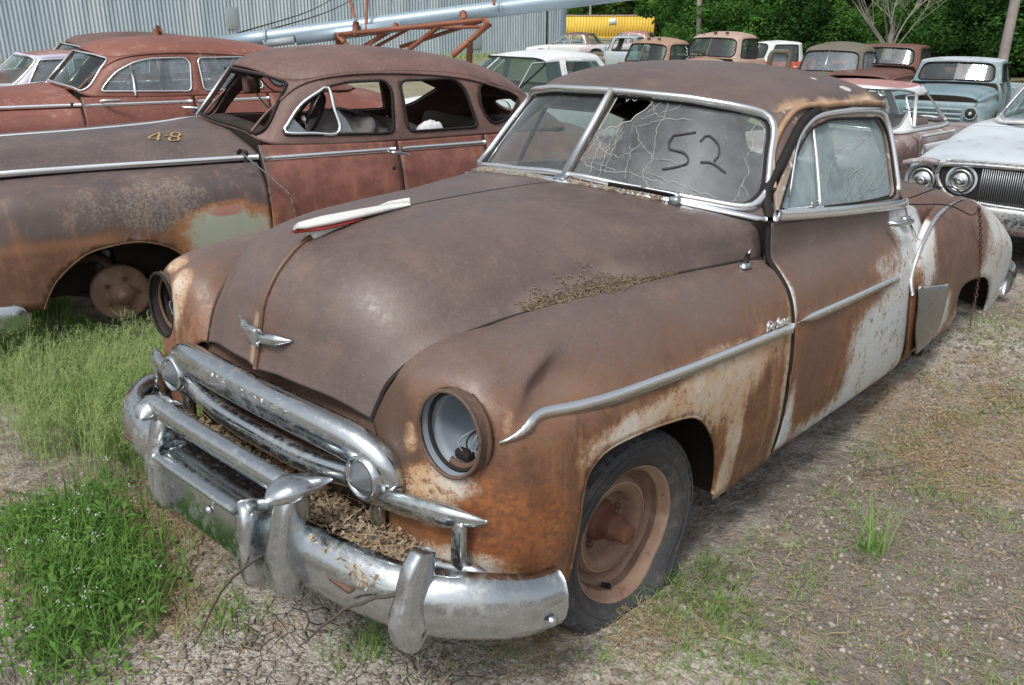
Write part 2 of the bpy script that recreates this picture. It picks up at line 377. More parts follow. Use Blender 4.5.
        pale = m.mix(m.ss(a, .35, .6), lin(212, 210, 204), lin(208, 216, 220)); lo_, hi_ = .10, .56
    Pn = m.add(m.math('SUBTRACT', P, m.mul(R, .6)), m.mul(sub_(b), .75), m.mul(stip, .7), m.mul(runs, 1.3))
    halo = m.mul(m.ss(Pn, lo_-.22, hi_-.1), m.ss(P, .02, .2)); col = m.mix(m.mul(halo, .6), col, lin(164, 118, 76))
    pm = m.mul(m.ss(Pn, lo_, hi_), m.ss(P, .03, .2)); pm = m.mul(pm, m.ss(m.add(b, m.mul(stip, 1.2), m.mul(runs, .8)), .22, .42)); col = m.mix(pm, col, pale)
    scr = m.noise(1., 3, .6, co=m.map((9, 90, 160))); col = m.mix(m.mul(m.ss(scr, .70, .76), .35), col, lin(190, 160, 130))
    scab = m.add(m.mul(c, .6), m.mul(streak, .5), m.mul(b, .25)); col = m.mix(m.mul(m.ss(scab, .76, .90), .7), col, lin(112, 74, 52))
    col = m.mix(1.0, col, (.86, .84, .825), 'MULTIPLY')
    h = m.add(m.mul(c, .6), m.mul(d, .5), m.mul(b, 1.2), m.mul(pm, .9))
    return m.done(m.pbr(col, m.ss(m.add(c, m.mul(pm, -.2)), .25, .75, .36, .58), 0, m.bump(h, .55, .0024), .5))
def mat_chrome(name, rough=.13, dirt=.35, tint=(.66, .70, .72), bmp=.05):
    m = M(name); a = m.noise(5, 5, .6); b = m.noise(38, 5, .65); c = m.noise(140, 3)
    dm = m.ss(m.add(m.mul(a, .6), m.mul(b, .6)), .58, .80, 0, dirt)
    scr = m.noise(1., 4, .6, co=m.map((30, 130, 130)))
    col = m.mix(dm, tint, lin(150, 135, 118)); col = m.mix(m.mul(m.ss(c, .66, .74), dirt), col, lin(110, 92, 78))
    r = m.math('ADD', m.mul(dm, .8), m.ss(m.add(m.mul(b, .5), m.mul(scr, .5)), .3, .7, rough*.6, rough*1.9))
    met = m.math('SUBTRACT', 1., m.mul(dm, .8))
    return m.done(m.pbr(col, r, met, m.bump(m.add(b, m.mul(c, .2)), bmp, .0008), .5))
def mat_glass(name, film=(.30, .34, .34), amount=.35, sc=3., tint=(.75, .85, .82), streaks=True, lo=.2, hi=.8):
    """thin dirty pane: clear sheet + mirror of the surroundings + dust film"""
    m = M(name); a = m.noise(sc, 6, .65); b = m.noise(sc*8, 5, .7); s = m.noise(1., 4, .6, co=m.map((24, 24, 3)))
    f = m.ss(m.add(m.mul(a, .55), m.mul(b, .3), m.mul(s, .25 if streaks else 0)), lo, hi, amount*.35, amount*1.5)
    tr = m.n.new('ShaderNodeBsdfTransparent'); tr.inputs[0].default_value = (*tint, 1)
    gl = m.n.new('ShaderNodeBsdfGlossy'); gl.inputs['Roughness'].default_value = .04; gl.inputs['Color'].default_value = (.9, .95, 1, 1)
    ge = m.n.new('ShaderNodeNewGeometry'); dt = m.n.new('ShaderNodeVectorMath'); dt.operation = 'DOT_PRODUCT'; m.l.new(ge.outputs['Incoming'], dt.inputs[0]); m.l.new(ge.outputs['Normal'], dt.inputs[1])
    c5 = m.math('POWER', m.math('SUBTRACT', 1., m.math('ABSOLUTE', dt.outputs['Value'])), 5.)
    df = m.n.new('ShaderNodeBsdfDiffuse'); m.set(df.inputs['Color'], film)
    mx = m.n.new('ShaderNodeMixShader'); k = m.math('ADD', m.math('MULTIPLY', c5, .92), .06, clamp=True); m.l.new(k, mx.inputs[0]); m.l.new(tr.outputs[0], mx.inputs[1]); m.l.new(gl.outputs[0], mx.inputs[2])
    m2 = m.n.new('ShaderNodeMixShader'); m.l.new(f, m2.inputs[0]); m.l.new(mx.outputs[0], m2.inputs[1]); m.l.new(df.outputs[0], m2.inputs[2])
    return m.done(m2.outputs[0])
def mat_rust(name, c1, c2, c3=None, sc=6., rough=.65, spots=None, spot_amt=.5, lichen=False):
    """weathered paint gone to surface rust: two tones plus flecks"""
    m = M(name); a = m.noise(sc*.3, 6, .6); b = m.noise(sc, 6, .62); c = m.noise(sc*8, 4, .6)
    col = m.mix(m.ss(a, .35, .65), c1, c2); col = m.mix(m.ss(b, .5, .72, 0, .6), col, c3 or c2)
    col = m.mix(m.mul(m.ss(c, .52, .7), .35), col, tuple(np.clip(np.array(c2[:3])*1.5, 0, 1)))
    if spots: 
        s = m.noise(sc*2.2, 6, .7); col = m.mix(m.mul(m.ss(m.add(m.mul(s, .7), m.mul(a, .4)), .60, .68), spot_amt), col, spots)
    if lichen:
        v = m.noise(150, 3, .6); l = m.mul(m.ss(v, .60, .68), m.ss(m.add(m.mul(b, .8), m.mul(a, .5)), .55, .85)); col = m.mix(m.mul(l, .55), col, lin(190, 185, 165))
    return m.done(m.pbr(col, rough, 0, m.bump(m.add(b, m.mul(c, .6)), .3, .003), .35))
MT = {}
MT['hood'] = mat_main('hood patina', 'hood'); MT['roof'] = mat_main('roof patina', 'roof'); MT['body'] = mat_main('fender patina', 'body')
MT['door'] = mat_main('door patina', 'door'); MT['rear'] = mat_main('rear patina', 'rear'); MT['up'] = mat_main('pillar patina', 'up')
MT['chrome'] = mat_chrome('old chrome', .18, .24, (.49, .53, .55)); MT['plens'] = simple('smoked lens', lin(84, 90, 94), .14, 0, .15, 20, .02, .8); MT['rimdark'] = mat_rust('brown lamp rim', lin(78, 64, 56), lin(96, 78, 68), lin(120, 98, 82), 16, .6)
_t = M('trim steel'); MT['trim'] = _t.done(_t.pbr(_t.mix(_t.ss(_t.noise(9, 4), .55, .75, 0, .35), (.80, .83, .85), (.50, .48, .46)), .24, .95))
MT['shield'] = mat_chrome('worn grey chrome', .30, .05, (.34, .34, .355), 0.)
MT['drip'] = mat_rust('rusty drip rail', lin(172, 146, 118), lin(140, 104, 78), lin(196, 184, 164), 16, .6); MT['dull'] = mat_chrome('dull chrome', .3, .6, (.5, .52, .52))
MT['rubber'] = mat_rust('tyre rubber', lin(58, 59, 62), lin(72, 72, 73), lin(104, 98, 90), 9, .8, spots=lin(120, 112, 102), spot_amt=.35)
MT['hubrust'] = mat_rust('hub rust', lin(92, 60, 48), lin(108, 76, 62), lin(128, 104, 88), 18, .75); MT['flange'] = mat_rust('dusty rim flange', lin(152, 130, 113), lin(134, 106, 90), lin(172, 158, 144), 12, .75, spots=lin(104, 70, 54), spot_amt=.7)
MT['frame'] = mat_rust('worn window frame', lin(150, 140, 130), lin(118, 102, 93), lin(104, 88, 80), 7, .45, spots=lin(196, 196, 190), spot_amt=.9)
MT['gap'] = simple('dark rubber seal', lin(28, 26, 25), .8)
MT['under'] = simple('dark underbody', lin(48, 40, 36), .9, 0, .3, 6, .4)
MT['inner'] = simple('interior trim', lin(104, 94, 86), .85, 0, .25, 4, .3)
MT['cloth'] = simple('faded seat cloth', lin(142, 132, 120), .95, 0, .2, 5, .4)
MT['rim'] = mat_rust('rusty wheel', lin(112, 86, 72), lin(132, 106, 91), lin(150, 134, 120), 14, .75)
MT['rustdk'] = mat_rust('dark rust', lin(76, 58, 49), lin(94, 72, 60), lin(106, 86, 73), 9, .75)
MT['wsglass'] = mat_glass('dusty windscreen', lin(172, 178, 180), .20, 2.2, lo=.30, hi=.85)
MT['clear0'] = mat_glass('far door glass', lin(140, 146, 146), .08, 3.2, lo=.30, hi=.85)
MT['ws2'] = mat_glass('dusty windscreen right', lin(150, 158, 158), .16, 2.4, lo=.3, hi=.9)
MT['dglass'] = mat_glass('fogged door glass', lin(150, 166, 170), .58, 2.6, lo=.22, hi=.72)
MT['crack'] = simple('glass cracks and reflections', lin(172, 174, 166), .5)  # also colours the drawn twig reflection on the door glass
MT['hlbowl'] = mat_rust('headlamp bowl paint', lin(128, 138, 148), lin(112, 122, 132), None, 5, .5, spots=lin(110, 74, 56), spot_amt=.6)
MT['chalk'] = simple('chalk', lin(158, 138, 92), .9); MT['marker'] = simple('grease pencil', lin(58, 58, 64), .8)
MT['white'] = simple('old white paint', lin(206, 206, 204), .5, 0, .06, 14); MT['red'] = simple('red paint', lin(150, 50, 48), .5)
# ---------------------------------------------------------------- main car: control nets (car frame: X left, Y rearward, Z up)
_C = [(-.685,.775),(-.672,.83),(-.66,.89),(-.642,.965),(-.59,1.043),(-.50,1.105),(-.33,1.14),(-.10,1.158),(.16,1.168),(.40,1.173),(.575,1.168)]
_S = [(.40,-.622,.73),(.408,-.605,.775),(.42,-.578,.83),(.445,-.53,.878),(.48,-.46,.916),(.515,-.34,.946),(.55,-.20,.966),(.585,.05,.977),(.61,.24,.981),(.645,.42,.986),(.712,.785,.985)]
_gm = [(0,1),(.17,.988),(.34,.955),(.52,.86),(.68,.68),(.82,.41),(.92,.15),(1,0)]
_gr = [(0,1),(.2,.985),(.42,.93),(.64,.84),(.83,.73),(.955,.58),(.99,.25),(1,0)]
_gf = [(0,1),(.17,.99),(.34,.97),(.52,.91),(.68,.78),(.82,.52),(.92,.22),(1,0)]
def hood_net():
    N = []
    for k, ((yc, zc), (xs, ys, zs)) in enumerate(zip(_C, _S)):
        row = []; wr = np.clip((k-7)/3., 0, 1)**1.5; wf = np.clip(1-k/4., 0, 1)
        for a, b, c in zip(_gm, _gr, _gf):
            m = np.array(a)*(1-wr-wf)+np.array(b)*wr+np.array(c)*wf; x = m[0]*xs; h = m[0]**(2.2-.2*wr)
            pk = .016 if a[0] == 0 else 0.; tn = np.clip((k-2.5)/3., 0, 1); row.append((x, yc+(ys-yc)*h-pk*(1-tn)*np.clip(1-(k-6)/4., 0, 1), zs+(zc-zs)*m[1]+pk*.6*tn*np.clip(1-(k-5)/4., 0, 1)))
        N.append(row)
    return N
FEND = [
 [(.40,-.622,.73),(.42,-.632,.728),(.44,-.642,.715),(.455,-.648,.695),(.468,-.65,.668),(.478,-.65,.63),(.483,-.65,.57),(.487,-.648,.50),(.49,-.645,.42)],
 [(.408,-.605,.77),(.455,-.625,.795),(.505,-.636,.80),(.55,-.638,.785),(.58,-.636,.75),(.592,-.636,.70),(.597,-.636,.62),(.60,-.635,.52),(.60,-.63,.41)],
 [(.42,-.578,.82),(.485,-.602,.865),(.565,-.614,.89),(.64,-.616,.875),(.70,-.612,.83),(.718,-.612,.76),(.722,-.614,.64),(.72,-.61,.51),(.71,-.605,.395)],
 [(.445,-.53,.872),(.505,-.555,.912),(.61,-.565,.932),(.715,-.562,.915),(.785,-.555,.86),(.81,-.55,.77),(.822,-.548,.64),(.815,-.54,.505),(.795,-.53,.375)],
 [(.488,-.44,.922),(.54,-.45,.953),(.63,-.452,.965),(.73,-.446,.942),(.80,-.436,.88),(.843,-.43,.78),(.858,-.43,.64),(.852,-.43,.50),(.83,-.425,.35)],
 [(.55,-.20,.964),(.60,-.20,.984),(.68,-.20,.984),(.765,-.20,.947),(.828,-.20,.87),(.866,-.20,.77),(.878,-.20,.64),(.874,-.20,.48),(.855,-.20,.31)],
 [(.59,.08,.975),(.64,.08,.990),(.71,.08,.984),(.78,.08,.940),(.838,.08,.86),(.871,.08,.76),(.881,.08,.64),(.877,.08,.48),(.858,.08,.30)],
 [(.643,.40,.984),(.68,.40,.988),(.73,.40,.974),(.79,.40,.928),(.838,.40,.855),(.866,.40,.755),(.876,.40,.63),(.872,.40,.47),(.853,.40,.285)],
 [(.70,.70,.985),(.725,.70,.972),(.76,.70,.955),(.807,.70,.905),(.841,.70,.835),(.860,.70,.74),(.868,.70,.61),(.864,.70,.45),(.843,.70,.285)],
 [(.712,.785,.985),(.735,.785,.967),(.77,.785,.947),(.815,.785,.895),(.843,.785,.825),(.858,.785,.73),(.864,.785,.60),(.860,.785,.44),(.838,.785,.285)]]
# door + quarter side below the belt
SIDE = [
 [(.722,.80,1.105),(.728,.80,1.04),(.738,.80,.985),(.772,.80,.947),(.817,.80,.893),(.845,.80,.823),(.860,.80,.728),(.866,.80,.60),(.862,.80,.44),(.842,.80,.31),(.80,.80,.27)],
 [(.742,1.10,1.09),(.750,1.10,1.035),(.762,1.10,.985),(.792,1.10,.945),(.828,1.10,.893),(.852,1.10,.823),(.866,1.10,.728),(.872,1.10,.60),(.868,1.10,.44),(.848,1.10,.31),(.805,1.10,.27)],
 [(.755,1.50,1.07),(.765,1.50,1.025),(.778,1.50,.98),(.803,1.50,.94),(.834,1.50,.888),(.856,1.50,.82),(.870,1.50,.728),(.876,1.50,.60),(.871,1.50,.44),(.851,1.50,.315),(.81,1.50,.275)],
 [(.742,2.00,1.046),(.768,2.00,1.01),(.783,2.00,.97),(.808,2.00,.93),(.836,2.00,.88),(.857,2.00,.815),(.870,2.00,.725),(.874,2.00,.60),(.868,2.00,.44),(.848,2.00,.32),(.81,2.00,.28)],
 [(.585,2.40,1.035),(.72,2.40,1.005),(.765,2.40,.96),(.79,2.40,.92),(.815,2.40,.87),(.835,2.40,.81),(.845,2.40,.72),(.846,2.40,.60),(.842,2.40,.45),(.825,2.40,.33),(.79,2.40,.29)],
 [(.36,2.90,1.012),(.60,2.90,.985),(.70,2.90,.945),(.73,2.90,.905),(.755,2.90,.86),(.775,2.90,.80),(.785,2.90,.715),(.787,2.90,.60),(.784,2.90,.46),(.77,2.90,.35),(.74,2.90,.31)],
 [(.50,3.45,.90),(.55,3.45,.885),(.59,3.45,.86),(.625,3.45,.83),(.655,3.45,.79),(.68,3.45,.745),(.69,3.45,.68),(.692,3.45,.59),(.69,3.45,.48),(.68,3.45,.40),(.66,3.45,.36)],
 [(.30,3.88,.62),(.36,3.89,.615),(.42,3.90,.61),(.47,3.90,.60),(.51,3.90,.59),(.54,3.90,.575),(.56,3.90,.55),(.57,3.90,.51),(.57,3.90,.47),(.565,3.90,.43),(.55,3.90,.40)]]
# greenhouse wrap, front centre -> rear centre (belt, lower, upper, rail)
UP = [
 [(0,.590,1.170),(0,.685,1.275),(0,.78,1.38),(0,.875,1.485)],
 [(.35,.663,1.152),(.325,.742,1.262),(.303,.822,1.372),(.28,.905,1.479)],
 [(.58,.760,1.124),(.535,.828,1.238),(.49,.897,1.352),(.445,.967,1.461)],
 [(.690,.86,1.103),(.645,.925,1.215),(.598,.993,1.327),(.545,1.06,1.433)],
 [(.725,1.00,1.092),(.680,1.045,1.212),(.633,1.10,1.332),(.583,1.16,1.447)],
 [(.755,1.50,1.070),(.712,1.505,1.202),(.666,1.52,1.334),(.614,1.54,1.462)],
 [(.748,1.90,1.048),(.704,1.90,1.188),(.656,1.91,1.324),(.602,1.92,1.452)],
 [(.635,2.30,1.030),(.605,2.27,1.165),(.572,2.24,1.30),(.525,2.20,1.425)],
 [(.465,2.70,1.020),(.435,2.64,1.15),(.405,2.56,1.275),(.375,2.48,1.395)],
 [(.30,2.98,1.010),(.28,2.88,1.14),(.26,2.78,1.26),(.24,2.68,1.378)],
 [(0,3.03,1.010),(0,2.93,1.135),(0,2.83,1.255),(0,2.72,1.372)]]
# roof patch: stations front->rear, left half rail->centre
_rail = [(.445,.967,1.461),(.545,1.06,1.433),(.583,1.16,1.447),(.610,1.40,1.462),(.612,1.65,1.462),(.602,1.92,1.452),(.525,2.20,1.425),(.375,2.48,1.395),(.24,2.68,1.378)]
_cen = [(.875,1.485),(.99,1.532),(1.12,1.562),(1.35,1.588),(1.62,1.592),(1.90,1.575),(2.20,1.535),(2.50,1.465),(2.72,1.372)]
_rg = [(1,0),(.93,.30),(.80,.56),(.62,.78),(.40,.915),(.2,.98),(0,1)]
def roof_net():
    N = []
    for k, ((xr, yr, zr), (yc, zc)) in enumerate(zip(_rail, _cen)):
        row = []
        for a, b in _rg:
            if k == 0: a_, b_ = a, 1-a*a
            else:
                wk = min(1, k/2.); a_, b_ = a, b*wk+(1-a*a)*(1-wk)
            row.append((xr*a_, yc+(yr-yc)*a_**2, zr+(zc-zr)*b_))
        N.append(row)
    return N
# rear wing bulge
RW = [[[0.845, 1.93, 0.735], [0.865, 1.9, 0.72], [0.885, 1.895, 0.68], [0.893, 1.9, 0.62], [0.893, 1.93, 0.54], [0.888, 1.97, 0.45], [0.875, 2.02, 0.37], [0.84, 2.06, 0.31]], [[0.835, 1.985, 0.86], [0.862, 1.96, 0.845], [0.886, 1.955, 0.79], [0.898, 1.965, 0.71], [0.9, 1.99, 0.61], [0.895, 2.03, 0.5], [0.88, 2.08, 0.4], [0.84, 2.12, 0.32]], [[0.8112, 2.14, 0.9614], [0.847, 2.13, 0.9414], [0.8812, 2.13, 0.8711], [0.902, 2.14, 0.7706], [0.906, 2.16, 0.65], [0.901, 2.19, 0.53], [0.884, 2.23, 0.42], [0.844, 2.25, 0.33]], [[0.7786, 2.42, 0.9992], [0.826, 2.42, 0.9792], [0.8776, 2.42, 0.9034], [0.909, 2.42, 0.7917], [0.915, 2.42, 0.67], [0.909, 2.43, 0.53], [0.892, 2.44, 0.42], [0.872, 2.45, 0.355]], [[0.7455, 2.8, 0.9872], [0.8025, 2.8, 0.9702], [0.873, 2.8, 0.9048], [0.917, 2.8, 0.7949], [0.926, 2.8, 0.67], [0.921, 2.8, 0.53], [0.905, 2.8, 0.43], [0.885, 2.8, 0.36]], [[0.703, 3.2, 0.921], [0.765, 3.2, 0.906], [0.848, 3.2, 0.8468], [0.905, 3.2, 0.7534], [0.92, 3.2, 0.645], [0.917, 3.2, 0.5225], [0.905, 3.2, 0.396], [0.89, 3.2, 0.28]], [[0.654, 3.55, 0.818], [0.72, 3.55, 0.806], [0.809, 3.55, 0.7574], [0.875, 3.55, 0.6812], [0.895, 3.55, 0.6], [0.895, 3.55, 0.5125], [0.885, 3.55, 0.425], [0.875, 3.55, 0.35]], [[0.624, 3.78, 0.688], [0.675, 3.79, 0.683], [0.754, 3.8, 0.6574], [0.815, 3.8, 0.6112], [0.835, 3.8, 0.56], [0.838, 3.8, 0.51], [0.83, 3.8, 0.458], [0.83, 3.8, 0.41]]]
S_HOOD = Surf(hood_net()); S_FEND = Surf(FEND); S_SIDE = Surf(SIDE); S_UP = Surf(UP); S_ROOF = Surf(roof_net()); S_RW = Surf(RW)
# ---------------------------------------------------------------- main car assembly
QC = [[0.9998466842626765, 0.011462081696931303, 0.013237395971426064], [-0.011906342880902476, 0.99935142715845, 0.03398476181425247], [-0.012839274439540443, -0.034137160390723176, 0.9993346823323627]]
PIV = np.array([.76, 0, 0]); o_ = PIV-np.array(QC)@PIV
CAR = thing('rusty_coupe', 'big brown rusted two-door coupe in front with cracked windshield and chrome bumper', 'car', tuple(o_), rotm_=QC)
def part(name, g, mat, parent=CAR, **k): return obj(name, g, MT[mat] if isinstance(mat, str) else mat, parent, **k)
def rect(u0, u1, s0, s1): return np.array([(u0, s0), (u1, s0), (u1, s1), (u0, s1)])
def dentfn(V):
    """the crumple above the side strip and small waves in the sheet"""
    V = V.copy(); c = np.array([.80, -.40, .885]); d = V-c
    r2 = (d[:, 1]/.13)**2+(d[:, 2]/.055)**2; k = np.exp(-r2**.9); ridge = np.exp(-(((d[:, 1]+.02)*.9-(d[:, 2]-.035)*1.6)/.045)**2)*np.exp(-((d[:, 2]-.02)/.08)**2)
    V[:, 0] -= np.sign(V[:, 0])*(.055*k-.024*ridge*np.exp(-(d[:, 1]/.2)**2)); V[:, 2] -= .012*k
    V[:, 0] += .0025*np.sin(V[:, 1]*9+V[:, 2]*5)*np.clip((.8-V[:, 2])*4, 0, 1)
    return V
# hood
gh = patch(S_HOOD, 76, 40, flip=True)
ghb = gh.both()
hood = part('hood', ghb, 'hood', solid=.012, weld=1e-4)
hc = S_HOOD(np.stack([np.linspace(.0, .60, 46), 0*np.linspace(0, 1, 46)], 1)); 
part('hood_bead', tube(hc+np.array([0, -.001, .001]), .0075, 8), 'hood', hood)
hc2 = S_HOOD(np.stack([np.linspace(.60, .985, 24), np.zeros(24)], 1)); part('hood_seam', tube(hc2+np.array([0, 0, -.0008]), .0026, 6), 'gap', hood)
# front fenders
ARCH = [(-.345, .375), (-.346, .50), (-.343, .60), (-.325, .655), (-.253, .693), (-.107, .695), (.02, .682), (.141, .660), (.215, .620), (.261, .575), (.310, .51), (.342, .437), (.365, .37), (.378, .31)]
arch_uv = S_FEND.invert(resample(smooth(ARCH, 60), .02), (1, 2), (.3, 1, .45, 1))
hlc = np.array([.682, .788]); HLR = .106
hl_uv = S_FEND.invert(np.array([hlc+HLR*np.array([math.cos(t)*.90, math.sin(t)]) for t in np.linspace(0, 2*math.pi, 49)[:-1]]), (0, 2), (.0, .38, .15, .85))
bot = [(u, 1.) for u in np.linspace(arch_uv[0][0], 0, 20)]
out_f = np.vstack([[(u, 0.) for u in np.linspace(0, 1, 60)], [(1., s) for s in np.linspace(0.02, 1, 30)], [(u, 1.) for u in np.linspace(.985, arch_uv[-1][0], 8)], arch_uv[::-1], bot])
gf = cdt_panel(S_FEND, out_f, [hl_uv], 92, 54, flip=True, fn=dentfn)
fl = part('front_fender', gf, 'body', solid=.010, label='left front fender, dented, orange rust below the chrome strip')
fr_ = part('front_fender', cdt_panel(S_FEND, out_f, [hl_uv], 60, 36, flip=True).mirrored(), 'body', solid=.010, label='right front fender, brown with empty black headlamp hole')
lipw = dentfn(S_FEND(arch_uv))+np.array([-.006, 0, 0]); 
part('wheel_arch_lip', tube(lipw, .007, 6), 'body', fl)
# seam gap between hood and fender
sg = np.array([S_HOOD((u, 1.))[0] for u in np.linspace(0, 1, 50)])
sgo = sg+np.array([[.004*f_, -.006*f_, -.004*(1-f_)] for f_ in np.clip((.30-np.linspace(0, 1, 50))/.12, 0, 1)]); part('seam_gap', tube(sgo, .0068, 6), 'gap', fl)
part('seam_gap', tube((sg+np.array([.0, 0, -.004]))*np.array([-1, 1, 1]), .0065, 6), 'gap', fr_)
# inner wheel housings and engine bay floor
for sgn, par in ((1, fl), (-1, fr_)):
    g = boxg((sgn*.50, .02, .50), (.05, 1.0, .75), .01); g.add(*(lambda q: (q.v, q.f))(boxg((sgn*.66, .50, .55), (.34, .03, .62), .01))); g.add(*(lambda q: (q.v, q.f))(boxg((sgn*.66, -.44, .60), (.28, .02, .40), .01)))
    part('wheel_housing', g, 'under', par)
# headlamps
tilt = rotm('Z', -6)@rotm('X', 0)
def ring_pts(c, R, y, n=40): return np.array([(c[0]+R*math.cos(t), y, c[1]+R*math.sin(t)) for t in np.linspace(0, 2*math.pi, n, endpoint=False)])
rim3 = S_FEND(hl_uv)
for sgn, par in ((1, fl), (-1, fr_)):
    mir = np.array([sgn, 1, 1]); he_ = rim3*mir; pc = he_.mean(0); hr = pc+(he_-pc)*.985; hr[:, 1] = -.626+(he_[:, 1]+.626)*.22
    sk = [he_*(1-t)+hr*t+np.array([0, -.004*math.sin(t*3.14), 0]) for t in (0, .35, .7, 1)]; part('headlamp_shell', G().add(np.vstack(sk), grid_faces(4, len(he_), cv=True, flip=(sgn > 0))), 'rimdark', par)
    part('headlamp_rim', tube(hr+np.array([0, -.003, 0]), .0052, 10, closed=True), 'rimdark' if sgn > 0 else 'gap', par)
    c = hr.mean(0); 
    # bowl: rings shrinking backwards
    rings = []
    for k, (f_, dy) in enumerate([(.99, .004), (.95, .014), (.93, .035), (.84, .038), (.82, .055), (.76, .095), (.58, .135), (.34, .155), (.26, .17)]): rings.append(c+(hr-c)*f_+np.array([0, dy, 0]))
    n = len(hr); V = np.vstack(rings); g = G().add(V, grid_faces(len(rings), n, cv=True, flip=(sgn < 0)))
    bowl = part('headlamp_bowl', g, 'hlbowl' if sgn > 0 else 'under', par)
    # retaining ring, dark socket, wires
    part('retaining_ring', tube(c+(hr-c)*.90+np.array([0, .020, 0]), .005, 8, closed=True), 'gap', bowl)
    ang = np.linspace(-1.9, 1.2, 24)*1.0
    arc = np.array([(c[0]+sgn*.088*math.cos(t), c[1]+.03+.0*t, c[2]+.096*math.sin(t)) for t in ang]); part('loose_ring', sweep(arc, [(-.016, -.004), (.016, -.004), (.016, .004), (-.016, .004)], up=(0, 1, 0)), 'rustdk', bowl)
    part('socket', lathe([(0, .0), (0, .036), (.02, .036), (.02, 0)], 16, 'Y', c+np.array([sgn*.012, .118, .0])), 'gap', bowl)
    for k in range(4):
        a = c+np.array([sgn*.01, .11, -.005]); b_ = c+np.array([sgn*(.0+.014*k), .045, -.065+.008*k]); mid = (a+b_)/2+np.array([sgn*.02*(k-1), -.03, .01*k])
        part('wire', tube(smooth([a, mid, b_], 10), .0022, 5), 'gap' if k % 2 else 'hlbowl', bowl)
    part('adjuster_plug', boxg(c+np.array([sgn*.0, .05, -.068]), (.045, .025, .02), .004), 'gap', bowl)
# side strip on the fender, strip on door
def strip_on(surf, pts, guess, r, name, par, mat='trim', taper=True, off=.006, n=40, fn=None):
    uv = surf.invert(smooth(pts, n), (1, 2), guess); P = surf(uv); P = fn(P) if fn else P
    P = P+np.array([off, 0, 0]); sc = [(max(.12, min(1, i/5.)) if taper else 1., max(.2, min(1, i/5.)) if taper else 1.) for i in range(n)]
    prof = [(-.5*r, -r), (.5*r, -r*.75), (.85*r, 0), (.5*r, r*.75), (-.5*r, r)]
    prof = [(-x, y) for x, y in prof][::-1]
    return part(name, sweep(P, prof, (0, 0, 1), sc), mat, par)
strip_on(S_FEND, [(-.574, .789), (-.50, .822), (-.455, .833), (-.36, .826), (-.274, .822), (-.1, .817), (.074, .809), (.40, .795), (.771, .778)], (.2, 1, .2, 1), .017, 'side_strip', fl, fn=dentfn)
def text_mesh(s, size, depth=.002, shear=0., bevel=0.0006):
    cu = bpy.data.curves.new('txt', 'FONT'); cu.body = s; cu.size = size; cu.extrude = depth; cu.shear = shear; cu.align_x = 'CENTER'; cu.align_y = 'CENTER'; cu.bevel_depth = bevel; cu.resolution_u = 3
    o = bpy.data.objects.new('txt', cu); COL.objects.link(o); dg = bpy.context.evaluated_depsgraph_get(); me = bpy.data.meshes.new_from_object(o.evaluated_get(dg)); bpy.data.objects.remove(o); bpy.data.curves.remove(cu); return me
def place_text(me, c, right, up, mat, name, par, weight=None):
    right = np.array(right, float); right /= np.linalg.norm(right); up = np.array(up, float); n = np.cross(right, up); n /= np.linalg.norm(n); up = np.cross(n, right)
    V = np.array([tuple(v.co) for v in me.vertices]); V = np.array(c)+V[:, :1]*right+V[:, 1:2]*up+V[:, 2:3]*n
    for v, p in zip(me.vertices, V): v.co = p
    me.update(); return part(name, me, mat, par)
sc_me = text_mesh('De Luxe', .046, .003, .45); 
place_text(sc_me, (.858, .655, .818), (0, 1, -.03), (-.12, 0, 1), 'trim', 'script_emblem', fl)
# aerial base on the fender top
ab = part('aerial_base', boxg((.722, .657, .983), (.035, .06, .022), .009, taper=.6), 'chrome', fl); part('aerial_stub', cyl((.722, .655, .985), (.724, .665, 1.02), .011, 8, .007), 'gap', ab); part('aerial_mast', cyl((.724, .664, 1.015), (.727, .675, 1.04), .0035, 6), 'dull', ab)
# cowl body behind (floor, firewall, sills)
g = boxg((0, .70, .56), (1.30, .03, .80), .01); part('firewall', g, 'under')
g = boxg((0, 1.7, .30), (1.50, 2.2, .03), .01); part('floor_pan', g, 'under')
# doors
door_out = S_SIDE.invert(dense(rounded(np.array([(.808, 1.098), (2.0, 1.040), (2.02, .60), (2.02, .305), (.812, .292)]), [.0, .02, .3, .05, .04]), .03), (1, 2), (0, .52, 0, 1))
gd = cdt_panel(S_SIDE, door_out, [], 110, 40, flip=True)
door = part('door', gd, 'door', solid=.02, label='left door, rust brown above the chrome strip, white and orange below')
dR = part('door', cdt_panel(S_SIDE, door_out, [], 70, 26, flip=True).mirrored(), 'door', solid=.02, label='right door on the far side')
strip_on(S_SIDE, [(.822, .787), (1.2, .785), (1.729, .783)], (0, .6, .2, 1), .015, 'side_strip', door)
# sill
for s_ in (1, -1):
    part('door_sill', boxg((s_*.775, 1.42, .29), (.09, 1.35, .05), .012), 'body')
